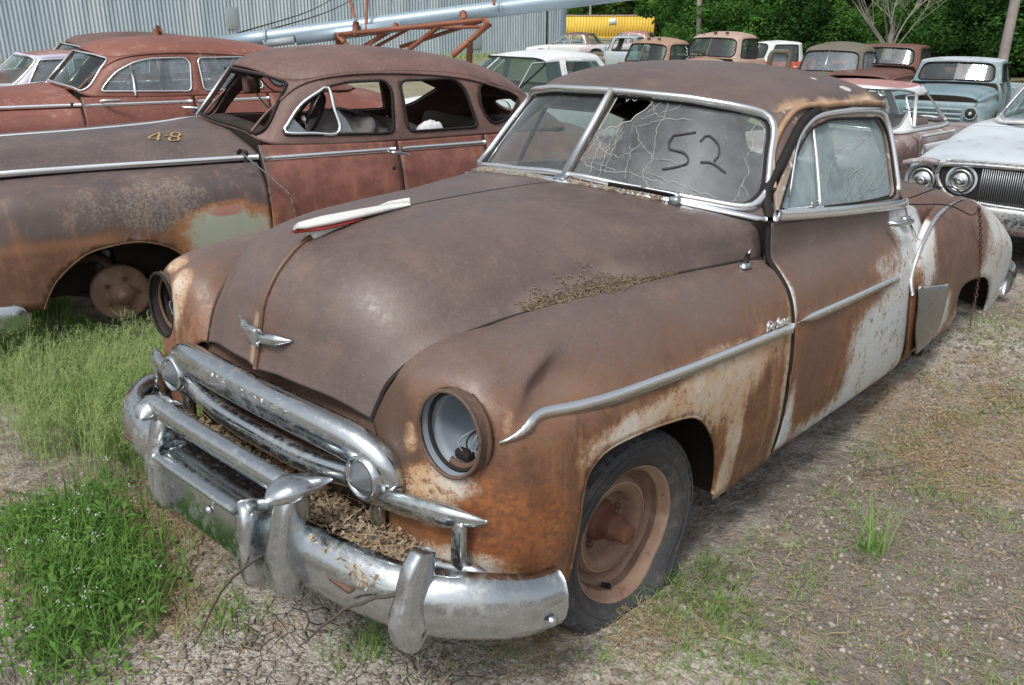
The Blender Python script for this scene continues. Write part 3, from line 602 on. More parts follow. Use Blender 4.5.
# rear quarters, deck
qo = S_SIDE.invert(dense(np.array([(2.012, 1.043), (2.4, 1.028), (2.9, .998), (3.45, .898), (3.87, .63), (3.88, .41), (3.45, .37), (2.9, .32), (2.4, .295), (2.032, .29), (2.032, .6)]), .05), (1, 2))
qo = rect(.4327, 1, 0, 1)
q1 = part('rear_quarter', cdt_panel(S_SIDE, qo, [], 80, 24, flip=True), 'rear', solid=.012); q2 = part('rear_quarter', cdt_panel(S_SIDE, qo, [], 50, 18, flip=True).mirrored(), 'rear', solid=.012)
def deck_net():
    N = []
    for k, (yc, zc) in enumerate([(3.03, 1.01), (3.15, 1.02), (3.4, .985), (3.65, .88), (3.85, .72), (3.95, .58)]):
        e = S_SIDE.invert([(max(2.4, [2.35, 2.7, 3.1, 3.45, 3.75, 3.88][k]), [1.03, 1.012, .96, .90, .70, .62][k])], (1, 2))[0]; x0 = S_SIDE((e[0], 0.))[0]
        N.append([(x0[0]*t, yc+(x0[1]-yc)*t*t, zc+(x0[2]-zc)*t**2.2) for t in (0, .25, .5, .75, .92, 1)])
    return N
part('trunk_lid', patch(Surf(deck_net()), 30, 14, flip=True).both(), 'roof', solid=.01, weld=1e-4)
part('tail_panel', boxg((0, 3.86, .50), (1.1, .05, .3), .03), 'rear')
RA = [(2.605, .37), (2.60, .44), (2.560, .492), (2.532, .545), (2.540, .588), (2.600, .612), (2.729, .609), (2.875, .594), (2.998, .561), (3.092, .511), (3.167, .434), (3.20, .36), (3.212, .30)]
ra_uv = S_RW.invert(resample(smooth(RA, 40), .03), (1, 2), (.3, 1, .4, 1))
out_r = np.vstack([[(u, 0.) for u in np.linspace(0, 1, 40)], [(1., s) for s in np.linspace(.05, 1, 14)], [(u, 1.) for u in np.linspace(.97, ra_uv[-1][0]+.01, 10)], ra_uv[::-1], [(u, 1.) for u in np.linspace(ra_uv[0][0]-.01, 0, 14)], [(0., s) for s in np.linspace(.95, .05, 12)]])
rf = part('rear_fender', cdt_panel(S_RW, out_r, [], 66, 34, flip=True), 'rear', solid=.01, label='left rear fender with a white flaked tail and no wheel'); rf2 = part('rear_fender', cdt_panel(S_RW, out_r, [], 40, 24, flip=True).mirrored(), 'rear', solid=.01)
part('wheel_housing', boxg((.60, 2.9, .42), (.04, 1.1, .70), .01), 'under', rf); part('housing_end', boxg((.70, 2.44, .5), (.26, .03, .5), .01), 'under', rf); part('housing_end', boxg((.74, 3.30, .46), (.28, .03, .42), .01), 'under', rf); part('wheel_housing', boxg((-.52, 2.9, .5), (.04, 1.0, .5), .01), 'under', rf2)
cp = S_RW(np.array([(0.0, .30), (.005, .2), (.03, .14), (.10, .13), (.2, .13), (.32, .12), (.45, .11), (.55, .10)])); cp = smooth(cp, 40)+np.array([.006, -.004, .006])
sc_ = [(.012*max(.15, min(1, (39-i)/12.)), .007) for i in range(40)]
part('chrome_edge', sweep(cp, circ(1, 8), (1, 0, .3), sc_), 'trim', rf)
# gravel shield: chromed plate wrapped over the front of the rear fender
sh = cdt_panel(S_RW, S_RW.invert(dense(rounded(np.array([(1.915, .715), (2.255, .665), (2.31, .50), (2.36, .375), (2.25, .335), (2.08, .36), (1.97, .50)]), [.01, .02, .05, .05, .08, .08, .05]), .03), (1, 2), (0, .5, .1, 1)), [], 60, 40, flip=True)
sh.xf(lambda V: V+np.stack([.008+.016*np.cos(np.clip((V[:, 1]-2.14)/.22, -1, 1)*math.pi/2), 0*V[:, 0]-.006, 0*V[:, 0]], 1)); shield = part('gravel_shield', sh, 'shield', rf, solid=.006, off=1)
e0 = S_RW(S_RW.invert(smooth([(1.92, .714), (2.08, .690), (2.25, .667)], 12), (1, 2), (0, .5, .1, 1)))+np.array([.016, -.005, 0]); part('shield_edge', tube(e0, .007, 6), 'trim', shield)
# rear bumper tip
part('rear_bumper', sweep(smooth([(.0, 4.0, .42), (.5, 3.97, .42), (.78, 3.92, .43), (.865, 3.80, .43), (.890, 3.62, .425)], 26), [(.03*math.cos(t), .075*math.sin(t)) for t in np.linspace(0, 2*math.pi, 14, endpoint=False)], (0, 0, 1)).both(), 'chrome')
# ------------------------------------------------ greenhouse
XZ, YZ = (0, 2), (1, 2)
ws_loop = [(.008, 1.190), (.30, 1.166), (.49, 1.150), (.610, 1.134), (.645, 1.135), (.656, 1.175), (.638, 1.23), (.615, 1.29), (.590, 1.363), (.566, 1.405), (.530, 1.430), (.458, 1.448), (.31, 1.466), (.008, 1.474)]
ws_uv = S_UP.invert(dense(rounded(np.array(ws_loop), [.004]+[.04]*(len(ws_loop)-2)+[.004]), .025), XZ, (0, .34, 0, 1)); ws_uv[:, 1] = np.clip(ws_uv[:, 1], .035, .97)
ws_uv[ws_uv[:, 0] < .0035, 0] = .0035
frame_loop = np.array([(.872, 1.105), (.905, 1.18), (.985, 1.255), (1.061, 1.314), (1.187, 1.394), (1.312, 1.433), (1.573, 1.446), (1.88, 1.435), (1.955, 1.405), (1.985, 1.34), (1.99, 1.2), (1.985, 1.055)])
fl_uv = S_UP.invert(dense(frame_loop, .03), YZ, (.27, .72, 0, 1)); fl_uv[:, 1] = np.clip(fl_uv[:, 1], .0, .985)
glass_loop = rounded(np.array([(.892, 1.120), (.955, 1.19), (1.100, 1.316), (1.215, 1.380), (1.383, 1.408), (1.86, 1.395), (1.925, 1.335), (1.915, 1.093), (1.836, 1.083), (1.188, 1.113)]), [.015, .05, .05, .05, .05, .05, .05, .04, .0, .0])
gl_uv = S_UP.invert(dense(glass_loop, .02), YZ, (.27, .68, 0, 1))
rw_uv = S_UP.invert(closed_smooth([(0.02, 1.06), (.26, 1.065), (.38, 1.09), (.385, 1.2), (.34, 1.30), (.2, 1.335), (.02, 1.34)], 50), XZ, (.75, 1, 0, 1)); rw_uv[rw_uv[:, 0] > .985, 0] = .985
open_uv = fl_uv.copy()
# body shell of the cabin: everything but windscreen, door frame, rear window
def cabin(flip):
    cut = S_UP.invert(dense(frame_loop+np.array([(0.0, 0)]*len(frame_loop)), .03), YZ, (.27, .72, 0, 1)); cut[:, 1] = np.clip(cut[:, 1], .012, .975)
    return cdt_panel(S_UP, rect(0, 1, 0, 1), [ws_uv, cut, rw_uv], 120, 30, flip=False)
cab = part('cabin_shell', cabin(True).both(), 'up', solid=.02, weld=1e-4)
roof = part('roof', patch(S_ROOF, 60, 36, flip=False).both(), 'roof', solid=.015, weld=1e-4)
# drip rail
rl = np.array(_rail)[1:8]; part('drip_rail', tube(smooth(np.vstack([[(.655, .915, 1.20)], [(.60, .99, 1.33)], rl[1:6]]), 50)+np.array([.008, 0, -.004]), .011, 8), 'drip', cab)
part('drip_rail', tube((smooth(np.vstack([[(.655, .915, 1.20)], [(.60, .99, 1.33)], rl[1:6]]), 50)+np.array([.012, 0, .0]))*np.array([-1, 1, 1]), .009, 8), 'up', cab)
# windscreen surround, divider, panes
W3 = S_UP(ws_uv); nrm_out = np.array([.25, -.75, .4])
loop = np.vstack([W3[np.argsort(-np.arange(len(W3)))]]) 
ctr0 = S_UP((0, .03))[0]; ctr1 = S_UP((0, .985))[0]
def frame_path(sgn):
    k = [i for i in range(len(ws_uv)) if ws_uv[i, 0] > .02]; i0 = k[0]
    # order the loop from bottom centre round to top centre
    ids = list(range(len(ws_uv))); st = min(k, key=lambda i: (ws_uv[i, 0]+(0 if ws_uv[i, 1] < .5 else 9)))
    seq = []; i = st
    for _ in ids:
        if ws_uv[i % len(ws_uv), 0] > .02: seq.append(W3[i % len(ws_uv)])
        i += 1
    return np.array(seq)*np.array([sgn, 1, 1])
fpL = frame_path(1); fpR = frame_path(-1)
ring = np.vstack([fpL, fpR[::-1]])
part('windshield_trim', sweep(resample(np.vstack([ring, ring[:1]]), .03)[:-1]+np.array([0, -.006, .004]), [(.013*math.cos(t), .019*math.sin(t)) for t in np.linspace(0, 2*math.pi, 12, endpoint=False)], (0, -.75, .65), closed=True), 'trim')
part('windshield_seal', sweep(resample(np.vstack([(ring-ring.mean(0))*.962+ring.mean(0), ((ring-ring.mean(0))*.962+ring.mean(0))[:1]]), .03)[:-1]+np.array([0, .0, .0]), circ(.011, 8), (0, -.75, .65), closed=True), 'gap')
div = part('windshield_divider', sweep([ctr0+np.array([0, -.012, .0]), ctr1+np.array([0, -.016, .004])], [(-.013, -.008), (.013, -.008), (.013, .004), (.005, .009), (-.005, .009), (-.013, .004)], (0, -.75, .65)), 'trim')
part('divider_foot', boxg(ctr0+np.array([0, -.02, .0]), (.05, .03, .018), .006, rotm('X', 30)), 'chrome', div)
hole = S_UP.invert(np.array([(.022, 1.462), (.06, 1.462), (.068, 1.448), (.078, 1.462), (.10, 1.452), (.112, 1.463), (.175, 1.455), (.160, 1.425), (.135, 1.405), (.128, 1.385), (.10, 1.378), (.085, 1.360), (.06, 1.362), (.045, 1.345), (.022, 1.348)]), XZ, (0, .34, 0, 1))
hole[:, 0] = np.clip(hole[:, 0], .0045, 1)
in_fn = lambda V: V+np.array([0, .012, -.006])
pane_o = S_UP.invert(np.array(dense(np.array([( .004, 1.176), (.62, 1.125), (.655, 1.15), (.57, 1.42), (.46, 1.455), (.004, 1.482)]), .04)), XZ, (0, .34, 0, 1))
pL = part('windshield_pane', cdt_panel(S_UP, ws_uv, [hole], 150, 40, flip=False, fn=in_fn), 'wsglass', label='left windshield pane, cracked, with a broken hole by the divider and 52 written on it')
pR = part('windshield_pane', cdt_panel(S_UP, ws_uv, [], 90, 20, flip=False, fn=in_fn).mirrored(), 'ws2', label='right windshield pane, dusty but whole')
# ---------------------------------------------------------------- door window frame, glass, interior
fo = S_UP.invert(dense((frame_loop-frame_loop.mean(0))*np.array([.985, .98])+frame_loop.mean(0), .03), YZ, (.27, .72, 0, 1)); fo[:, 1] = np.clip(fo[:, 1], .0, .975)
outn = np.array([.010, -.003, .002])
frm = part('window_frame', cdt_panel(S_UP, fo, [gl_uv], 130, 34, flip=False, fn=lambda V: V+outn), 'frame', door, solid=.02)
frmR = part('window_frame', cdt_panel(S_UP, fo, [gl_uv], 90, 24, flip=False, fn=lambda V: V+outn).mirrored(), 'up', dR, solid=.02)
gl3 = S_UP(gl_uv); part('glass_seal', tube(gl3+np.array([.008, 0, 0]), .006, 6, closed=True), 'gap', frm)
# bright moulding over the top of the frame
mo = S_UP(S_UP.invert(smooth([(.955, 1.17), (1.085, 1.325), (1.195, 1.392), (1.32, 1.424), (1.57, 1.432), (1.87, 1.420), (1.935, 1.385), (1.955, 1.30), (1.955, 1.10)], 60), YZ, (.27, .7, 0, 1)))
part('frame_moulding', sweep(mo+np.array([.016, 0, 0]), [(-.003, -.011), (.004, -.009), (.004, .009), (-.003, .011)][::-1], (0, .2, 1)), 'trim', frm)
gfn = lambda V: V+np.array([-.012, 0, 0])
vd = [(1.170, 1.118), (1.205, 1.24), (1.242, 1.384)]
pane1 = S_UP.invert(dense(np.array([(.875, 1.115), (.95, 1.195), (1.10, 1.318), (1.236, 1.386), (1.205, 1.24), (1.172, 1.112)]), .03), YZ, (.27, .68, 0, 1))
pane2 = S_UP.invert(dense(np.array([(1.236, 1.386), (1.383, 1.412), (1.87, 1.40), (1.94, 1.335), (1.93, 1.085), (1.172, 1.108), (1.205, 1.24)]), .03), YZ, (.27, .68, 0, 1))
part('vent_glass', cdt_panel(S_UP, pane1, [], 100, 24, flip=False, fn=gfn), 'dglass', door); part('door_glass', cdt_panel(S_UP, pane2, [], 100, 24, flip=False, fn=gfn), 'dglass', door)
part('vent_glass', cdt_panel(S_UP, pane1, [], 60, 14, flip=False, fn=gfn).mirrored(), 'clear0', dR); part('door_glass', cdt_panel(S_UP, pane2, [], 60, 14, flip=False, fn=gfn).mirrored(), 'clear0', dR)
vp = S_UP(S_UP.invert(smooth(vd, 12), YZ, (.27, .68, 0, 1))); part('vent_divider', tube(vp+np.array([.002, 0, 0]), .008, 8), 'trim', door)
part('vent_divider', tube((vp+np.array([.002, 0, 0]))*np.array([-1, 1, 1]), .010, 8), 'gap', dR)
vs = S_UP(S_UP.invert(smooth([(.915, 1.128), (1.05, 1.121), (1.172, 1.112)], 10), YZ, (.27, .68, 0, 1))); part('vent_sill', tube(vs+np.array([.008, 0, 0]), .009, 8), 'trim', door)
part('vent_latch', boxg(vs[6]+np.array([.016, 0, .016]), (.012, .05, .02), .004), 'chrome', door)
# belt mouldings
bp = S_SIDE(np.array([(u, .02) for u in np.linspace(.004, .43, 40)])); bp = bp+np.array([0, 0, 1.])*(.032*(1-np.linspace(0, 1, 40))+.010)[:, None]; part('belt_moulding', sweep(bp+np.array([.012, 0, -.006]), [(.012*math.cos(t), .020*math.sin(t)) for t in np.linspace(0, 2*math.pi, 12, endpoint=False)], (0, 0, 1)), 'trim', door)
bq = np.array([S_UP((u, 0.))[0] for u in np.linspace(0, .292, 40)]); bq = np.vstack([(bq*np.array([-1, 1, 1]))[::-1], bq[1:]])
part('cowl_moulding', sweep(bq+np.array([0, -.014, -.002]), [(.016*math.cos(t), .013*math.sin(t)) for t in np.linspace(0, 2*math.pi, 10, endpoint=False)], (0, 0, 1)), 'trim')
# door gap seals
gp = S_SIDE(np.array([(.0, s) for s in np.linspace(0, 1, 30)])); part('door_gap', tube(gp+np.array([-.008, .0, 0]), .010, 6), 'gap', door)
gp2 = np.vstack([S_UP(S_UP.invert(smooth([(.862, 1.11), (.895, 1.19), (.98, 1.265), (1.06, 1.325), (1.187, 1.404), (1.312, 1.444)], 30), YZ, (.27, .6, 0, 1)))]); part('door_gap', tube(gp2+np.array([.006, -.010, -.004]), .018, 8), 'gap', frm)
gp3 = S_SIDE(S_SIDE.invert(smooth([(2.006, 1.04), (2.02, .9), (2.028, .6), (2.02, .31)], 20), YZ, (.2, .7, 0, 1))); part('door_gap', tube(gp3+np.array([-.008, .0, 0]), .009, 6), 'gap', door)
# handle
hp = np.array([(.800, 1.70, 1.000), (.835, 1.715, 1.000), (.842, 1.76, .999), (.842, 1.84, .995), (.838, 1.875, .993)])
hd = part('door_handle', tube(smooth(hp, 20), [.011]*10+[.012]*8+[.008]*2, 10), 'chrome', door); part('lock_boss', boxg((.803, 1.90, .985), (.03, .06, .04), .012), 'chrome', hd)
# interior
seat = part('bench_seat', boxg((0, 1.72, .60), (1.34, .55, .22), .06), 'cloth'); part('seat_back', boxg((0, 2.02, .86), (1.34, .18, .52), .07, rotm('X', -12)), 'cloth', seat)
part('rear_seat', boxg((0, 2.62, .80), (1.1, .3, .45), .07), 'cloth'); part('parcel_shelf', boxg((0, 2.85, .98), (1.0, .35, .02), .005), 'inner')
dash = part('dashboard', sweep(smooth([(-.66, .98, 1.02), (-.3, .86, 1.05), (0, .80, 1.06), (.3, .86, 1.05), (.66, .98, 1.02)], 30), [(-.05, -.10), (.04, -.09), (.06, 0), (.03, .06), (-.10, .07)], (0, 0, 1)), 'inner')
sw_c = np.array([.34, 1.22, 1.06]); Rw = rotm('X', -28)
sw = part('steering_wheel', tube((np.array([(.20*math.cos(t), 0, .20*math.sin(t)) for t in np.linspace(0, 2*math.pi, 40, endpoint=False)])@Rw.T)+sw_c, .011, 8, closed=True), 'gap')
part('spokes', tube(np.array([(-.2, 0, 0), (0, .02, -.01), (.2, 0, 0)])@Rw.T+sw_c, .010, 6), 'dull', sw); part('column', cyl(sw_c, (.34, .80, .78), .022, 10), 'gap', sw)
for s_ in (1, -1):
    part('door_trim', boxg((s_*.70, 1.42, .72), (.02, 1.15, .70), .01), 'inner', door if s_ > 0 else dR)
    vz = boxg((s_*.26, 1.02, 1.405), (.30, .14, .012), .004, rotm('X', 12)); 
    if s_ < 0: part('sun_visor', vz, 'inner')
part('torn_headlining', boxg((-.2, 1.6, 1.36), (.55, .8, .01), .003, rotm('Y', 14)), 'rustdk')
# '52' in grease pencil on the driver's pane
def on_glass(pts_xz, off=.004): return S_UP(S_UP.invert(pts_xz, XZ, (0, .34, 0, 1)))+np.array([0, .012-off, -.006+off*.5])
def px_stroke(P, n=16): return smooth(P, n)
five = [[(0.378, 1.367), (0.309, 1.352)], [(0.309, 1.352), (0.307, 1.329), (0.318, 1.307)], [(0.318, 1.307), (0.373, 1.298), (0.398, 1.27), (0.366, 1.252), (0.327, 1.242)]]
two = [[(0.404, 1.339), (0.419, 1.359), (0.46, 1.333), (0.477, 1.301), (0.473, 1.279)], [(0.434, 1.273), (0.47, 1.272), (0.522, 1.244)]]
mk = G()
for st in five+two:
    P = on_glass(px_stroke(st)); t = sweep(P, [(-.0035, -.0006), (.0035, -.0006), (.0035, .0006), (-.0035, .0006)], (0, -.75, .65)); mk.add(t.v, t.f)
part('pencil_number', mk, 'marker', pL, kind='stuff')
# fracture lines
cr_ = [[(0.156, 1.371), (0.211, 1.318), (0.279, 1.274), (0.264, 1.23), (0.319, 1.18)], [(0.079, 1.358), (0.1, 1.275), (0.118, 1.196)], [(0.0, 1.259), (0.05, 1.23), (0.138, 1.215), (0.213, 1.222), (0.277, 1.212), (0.359, 1.2)], [(0.174, 1.315), (0.197, 1.257), (0.215, 1.199)], [(0.026, 1.326), (0.077, 1.286), (0.151, 1.269), (0.189, 1.289), (0.211, 1.318)], [(0.166, 1.457), (0.209, 1.418), (0.266, 1.405), (0.342, 1.407)], [(0.164, 1.395), (0.209, 1.418), (0.264, 1.436), (0.289, 1.467)], [(0.175, 1.416), (0.21, 1.463), (0.228, 1.471)], [(0.156, 1.371), (0.21, 1.385), (0.266, 1.405)], [(0.094, 1.359), (0.119, 1.283), (0.131, 1.207)], [(0.054, 1.353), (0.062, 1.278), (0.077, 1.206)], [(0.264, 1.23), (0.337, 1.217), (0.447, 1.188), (0.532, 1.166)], [(0.279, 1.274), (0.344, 1.269), (0.424, 1.237)], [(0.053, 1.244), (0.106, 1.235), (0.172, 1.221)], [(0.112, 1.364), (0.121, 1.317), (0.077, 1.286)], [(0.612, 1.176), (0.58, 1.215), (0.579, 1.253), (0.553, 1.289), (0.555, 1.327), (0.53, 1.371), (0.529, 1.403)], [(0.576, 1.153), (0.583, 1.184), (0.58, 1.215)], [(0.228, 1.471), (0.242, 1.421), (0.243, 1.36), (0.279, 1.274)], [(0.023, 1.343), (0.031, 1.289), (0.012, 1.24)]]
ck = G()
for st in cr_:
    P = on_glass(np.array(st) if len(st) < 3 else smooth(np.array(st), len(st)*6), .003); wv = np.random.default_rng(len(st)).normal(0, .0028, P.shape); P = P+wv
    t = sweep(P, [(-.0007, -.0004), (.0007, -.0004), (.0007, .0004), (-.0007, .0004)], (0, -.75, .65)); ck.add(t.v, t.f)
part('crack_lines', ck, 'crack', pL, kind='stuff')
he = S_UP(hole)+np.array([0, .010, -.004]); part('broken_edge', tube(he, .0022, 5, closed=True), 'crack', pL)
# wipers with trash
def wiper(a, b, name):
    A, B = S_UP((a[0], a[1]))[0], S_UP((b[0], b[1]))[0]; o = np.array([0, -.03, .022])
    wv = part(name, sweep([A+o, (A+B)/2+o+np.array([0, -.006, .004]), B+o], [(-.005, -.007), (.005, -.007), (.003, .007), (-.003, .007)], (0, -.6, .8)), 'gap')
    part('wiper_arm', sweep(smooth([B+o+np.array([0, -.02, -.008]), B+o+np.array([0, -.012, .01]), (A+B)/2+o+np.array([0, -.012, .012])], 10), [(-.008, -.004), (.008, -.004), (.006, .004), (-.006, .004)], (0, -.6, .8), [1.6, 1.5, 1.3, 1.1, .9, .8, .7, .6, .5, .5]), 'chrome', wv)
    part('wiper_pivot', boxg(B+o+np.array([0, -.02, -.012]), (.04, .03, .03), .01), 'chrome', wv)
wiper((.055, .0), (.135, -.0), 'wiper')
# ---------------------------------------------------------------- nose: emblem, ornament, grille, bumper
em = part('hood_emblem', sweep(smooth([(-.125, -.664, .886), (-.07, -.682, .876), (0, -.690, .866), (.07, -.682, .872), (.125, -.660, .878)], 30), [(.012*math.cos(t), .017*math.sin(t)) for t in np.linspace(0, 2*math.pi, 12, endpoint=False)], (0, 0, 1), [max(.12, min(1, (1-abs(i-14.5)/15.)*2.2)) for i in range(30)]), 'chrome', hood)
part('crest', boxg((0, -.702, .872), (.036, .014, .046), .006, taper=1.25), 'dull', em)
part('bow_tie', boxg((0, -.700, .893), (.075, .012, .010), .004), 'chrome', em); part('bow_tie', boxg((0, -.700, .852), (.05, .012, .012), .005), 'chrome', em)
orn = part('hood_ornament', sweep([(0, -.555, 1.145), (0, -.53, 1.148), (0, -.45, 1.153), (0, -.35, 1.158), (0, -.24, 1.163), (0, -.150, 1.165)], [(.03*math.cos(t), .011*math.sin(t)) for t in np.linspace(0, 2*math.pi, 14, endpoint=False)], (0, 0, 1), [(.25, .3), (.8, .9), (1.15, 1.1), (1., 1.), (.72, .9), (.45, .5)]), 'white', hood)
part('wing_plate', sweep([(0, -.560, 1.134), (0, -.50, 1.138), (0, -.42, 1.142), (0, -.34, 1.146)], [(-.033, -.002), (.033, -.002), (.033, .003), (-.033, .003)], (0, 0, 1), [(.2, 1), (1, 1), (1.1, 1), (.7, 1)]), 'red', orn)
part('ornament_tail', sweep([(0, -.30, 1.160), (0, -.22, 1.170), (0, -.145, 1.172)], [(-.006, -.008), (.006, -.008), (.003, .012), (-.003, .012)], (0, 0, 1), [.5, 1, 1]), 'white', orn)
part('pedestal', boxg((0, -.440, 1.128), (.04, .13, .04), .01), 'white', orn)
ell = lambda a, b, n=14, flat=0: [(a*math.cos(t), b*math.sin(t)) for t in np.linspace(0, 2*math.pi, n, endpoint=False)]
def sup(a, b, e=2.6, n=18): return [(a*abs(math.cos(t))**(2/e)*np.sign(math.cos(t)), b*abs(math.sin(t))**(2/e)*np.sign(math.sin(t))) for t in np.linspace(0, 2*math.pi, n, endpoint=False)]
def sym(P): P = np.array(P, float); return np.vstack([(P*np.array([-1, 1, 1]))[::-1], P[1:]])
tb = smooth(sym([(0, -.715, .708), (.15, -.711, .706), (.30, -.700, .700), (.41, -.684, .686), (.482, -.668, .656), (.508, -.658, .615), (.505, -.650, .575)]), 70)
tbar = part('grille_top_bar', sweep(tb, sup(.040, .054, 2.3), (0, -.15, 1), [1-.25*max(0, (abs(i-34.5)-24)/11.) for i in range(70)]), 'chrome')
me = text_mesh('C H E V R O L E T', .032, .0008); V = np.array([tuple(v.co) for v in me.vertices])
for v, p in zip(me.vertices, V):
    q = crv(tb, .5+p[0]/1.06)[0]; v.co = q+np.array([0, -.0393-p[2], p[1]*.9+.016])
me.update(); part('bar_lettering', me, 'chrome', tbar, kind='stuff')
b2 = smooth(sym([(0, -.700, .575), (.2, -.696, .576), (.36, -.682, .590), (.46, -.666, .606)]), 44)
part('grille_middle_bar', sweep(b2, sup(.030, .036, 2.3), (0, -.2, 1)), 'chrome')
for s_ in (1, -1):
    m_ = np.array([s_, 1, 1])
    pk = part('parking_lamp', lathe([(-.745, .0), (-.743, .010), (-.715, .044), (-.712, .047)], 24, 'Y', (s_*.470, 0, .628)), 'plens', label='left parking lamp' if s_ > 0 else 'right parking lamp, bent sideways')
    part('bezel', lathe([(-.712, .044), (-.722, .050), (-.722, .056), (-.70, .059), (-.66, .060), (-.60, .058)], 28, 'Y', (s_*.470, 0, .628)), 'chrome', pk)
    wg = smooth(np.array([(.42, -.668, .560), (.52, -.668, .570), (.60, -.660, .580), (.69, -.646, .590), (.76, -.624, .597), (.795, -.606, .600)])*m_, 26)
    part('grille_wing', sweep(wg, sup(.022, .034, 2.2), (0, -.3, 1), [min(1., (25-i+1.2)/11.) for i in range(26)]), 'chrome')
    for (x, y, z0, z1) in ((.475, -.668, .42, .565), (.735, -.640, .445, .590)):
        part('grille_tooth', boxg((s_*x, y, (z0+z1)/2), (.036, .022, z1-z0), .005), 'chrome')
lb = smooth(sym([(0, -.70, .425), (.3, -.692, .425), (.55, -.672, .432), (.70, -.645, .446), (.77, -.620, .458), (.80, -.606, .462)]), 50)
part('grille_lower_bar', sweep(lb, sup(.020, .026, 2.2), (0, -.3, 1), [min(1., (24.5-abs(i-24.5)+1.0)/6.) for i in range(50)]), 'chrome')
part('grille_backing', sweep(smooth(sym([(0, -.62, .58), (.3, -.61, .58), (.52, -.59, .58)]), 20), [(-.01, -.19), (.01, -.19), (.01, .19), (-.01, .19)], (0, 0, 1)), 'rustdk')
pan = Surf([[(x*t, y-.02*abs(t)**2*0, z) for (x, y, z) in ((.5, -.60, .40), (.56, -.70, .412), (.58, -.80, .425), (.58, -.845, .425))] for t in (1, .6, 0, -.6, -1)])
part('splash_pan', patch(pan, 20, 10), 'rustdk', solid=.008)
for s_ in (1, -1): part('corner_pan', patch(Surf([[(s_*.50, -.62, .41), (s_*.50, -.74, .425), (s_*.50, -.84, .425)], [(s_*.7, -.60, .41), (s_*.7, -.68, .425), (s_*.7, -.76, .425)], [(s_*.82, -.52, .40), (s_*.84, -.55, .41), (s_*.85, -.58, .41)]]), 8, 6, flip=(s_ > 0)), 'rustdk', solid=.008)
# bumper
bpth = sym([(0, -.832, .408), (.2, -.830, .408), (.42, -.820, .410), (.60, -.792, .410), (.73, -.738, .402), (.825, -.648, .394), (.875, -.550, .372), (.897, -.455, .366)])
bpth = bpth+np.array([0, 0, 1.])*(np.clip(-bpth[:, :1]/.9, 0, 1)*.030); bp_ = smooth(bpth, 90)
bprof = [(-.030, -.084), (-.008, -.081), (.016, -.066), (.031, -.034), (.035, .0), (.031, .034), (.016, .066), (-.006, .082), (-.030, .086)]
bprof = bprof+[(-.036, .05), (-.036, -.05)]
bumper = part('front_bumper', sweep(bp_, [(x, z) for x, z in bprof], (0, 0, 1), [(1., 1-.10*max(0, (abs(i-44.5)-30)/14.5)) for i in range(90)]), 'chrome', smooth_=True)
part('end_patch', boxg((.882, -.53, .365), (.03, .11, .09), .02, rotm('Z', -14)), 'rustdk', bumper) if False else None
for s_ in (1, -1):
    part('bumper_bolt', lathe([(-.004, .014), (.004, .013), (.009, .006), (.010, 0)], 12, 'X', (s_*.928, -.515, .350)), 'chrome', bumper)
def guard(x, y, z0, z1, name, wd=.046, label=None, tip=0., sx=1):
    P = [(x, y+.010, z0), (x, y-.010, z0+.015), (x, y-.018, z0+.06), (x, y-.006, z0+(z1-z0)*.5), (x, y+.012, z0+(z1-z0)*.80), (x, y+.030, z1)]
    sc = [(.88, .8), (1.05, 1.), (1.05, 1.0), (.86, .95), (.84, .9), (.70, .6)]
    return part(name, sweep(smooth(P, 26), sup(wd, .046, 3.6, 24), (0, -1, .05), list(smooth(sc, 26))), 'chrome', label=label)
gL = guard(.350, -.846, .340, .605, 'bumper_guard', .038); gR = guard(-.300, -.834, .365, .612, 'bumper_guard', .038)
guard(.722, -.768, .338, .552, 'bumper_tip', .030)
gb = smooth([(-.335, -.835, .590), (-.315, -.843, .606), (-.15, -.850, .608), (.1, -.850, .608), (.30, -.846, .606), (.36, -.838, .602)], 40)
gbar = part('guard_bar', sweep(gb, sup(.026, .034, 2.4), (0, -.3, 1)), 'chrome')
capP = [(.350, -.900, .592), (.358, -.890, .604), (.368, -.855, .614), (.380, -.80, .612), (.392, -.745, .606)]
part('guard_cap', sweep(capP, sup(.052, .026, 2.2), (0, 0, 1), [(.3, .4), (.75, .85), (1, 1.1), (.7, .8), (.1, .15)]), 'chrome', gbar)
part('guard_cap', sweep([(-.322, -.895, .580), (-.325, -.88, .594), (-.328, -.845, .606), (-.328, -.80, .602)], sup(.050, .028, 2.2), (0, 0, 1), [(.3, .4), (.8, .9), (1, 1.1), (.5, .6)]), 'chrome', gbar)
# licence plate guard: hooded frame over the middle of the bumper
hood_top = sweep(smooth(sym([(0, -.855, .504), (.12, -.855, .504), (.215, -.852, .502)]), 20), [(-.060, -.010), (.056, -.010), (.064, -.004), (.066, .004), (.058, .011), (-.060, .011)], (0, 0, 1))
pg = part('plate_guard', hood_top, 'chrome')
for s_ in (1, -1):
    part('guard_end', sweep(smooth([(s_*.236, -.850, .322+(.03 if s_ < 0 else 0)), (s_*.236, -.862, .335+(.03 if s_ < 0 else 0)), (s_*.236, -.868, .40), (s_*.236, -.866, .460), (s_*.230, -.858, .492), (s_*.215, -.850, .503)], 20), sup(.028, .056, 3.4, 24), (0, -1, .02), [(.85, .8)]*3+[(1, 1)]*17), 'chrome', pg)
part('guard_face', boxg((0, -.874, .408), (.43, .012, .165), .004), 'chrome', pg)
part('plate_bolt', lathe([(-.004, .013), (-.010, .012), (-.014, .006), (-.015, 0)], 12, 'Y', (.02, -.878, .42)), 'chrome', pg); part('plate_bolt', lathe([(-.004, .008), (-.008, .007), (-.010, 0)], 12, 'Y', (.05, -.878, .455)), 'chrome', pg)
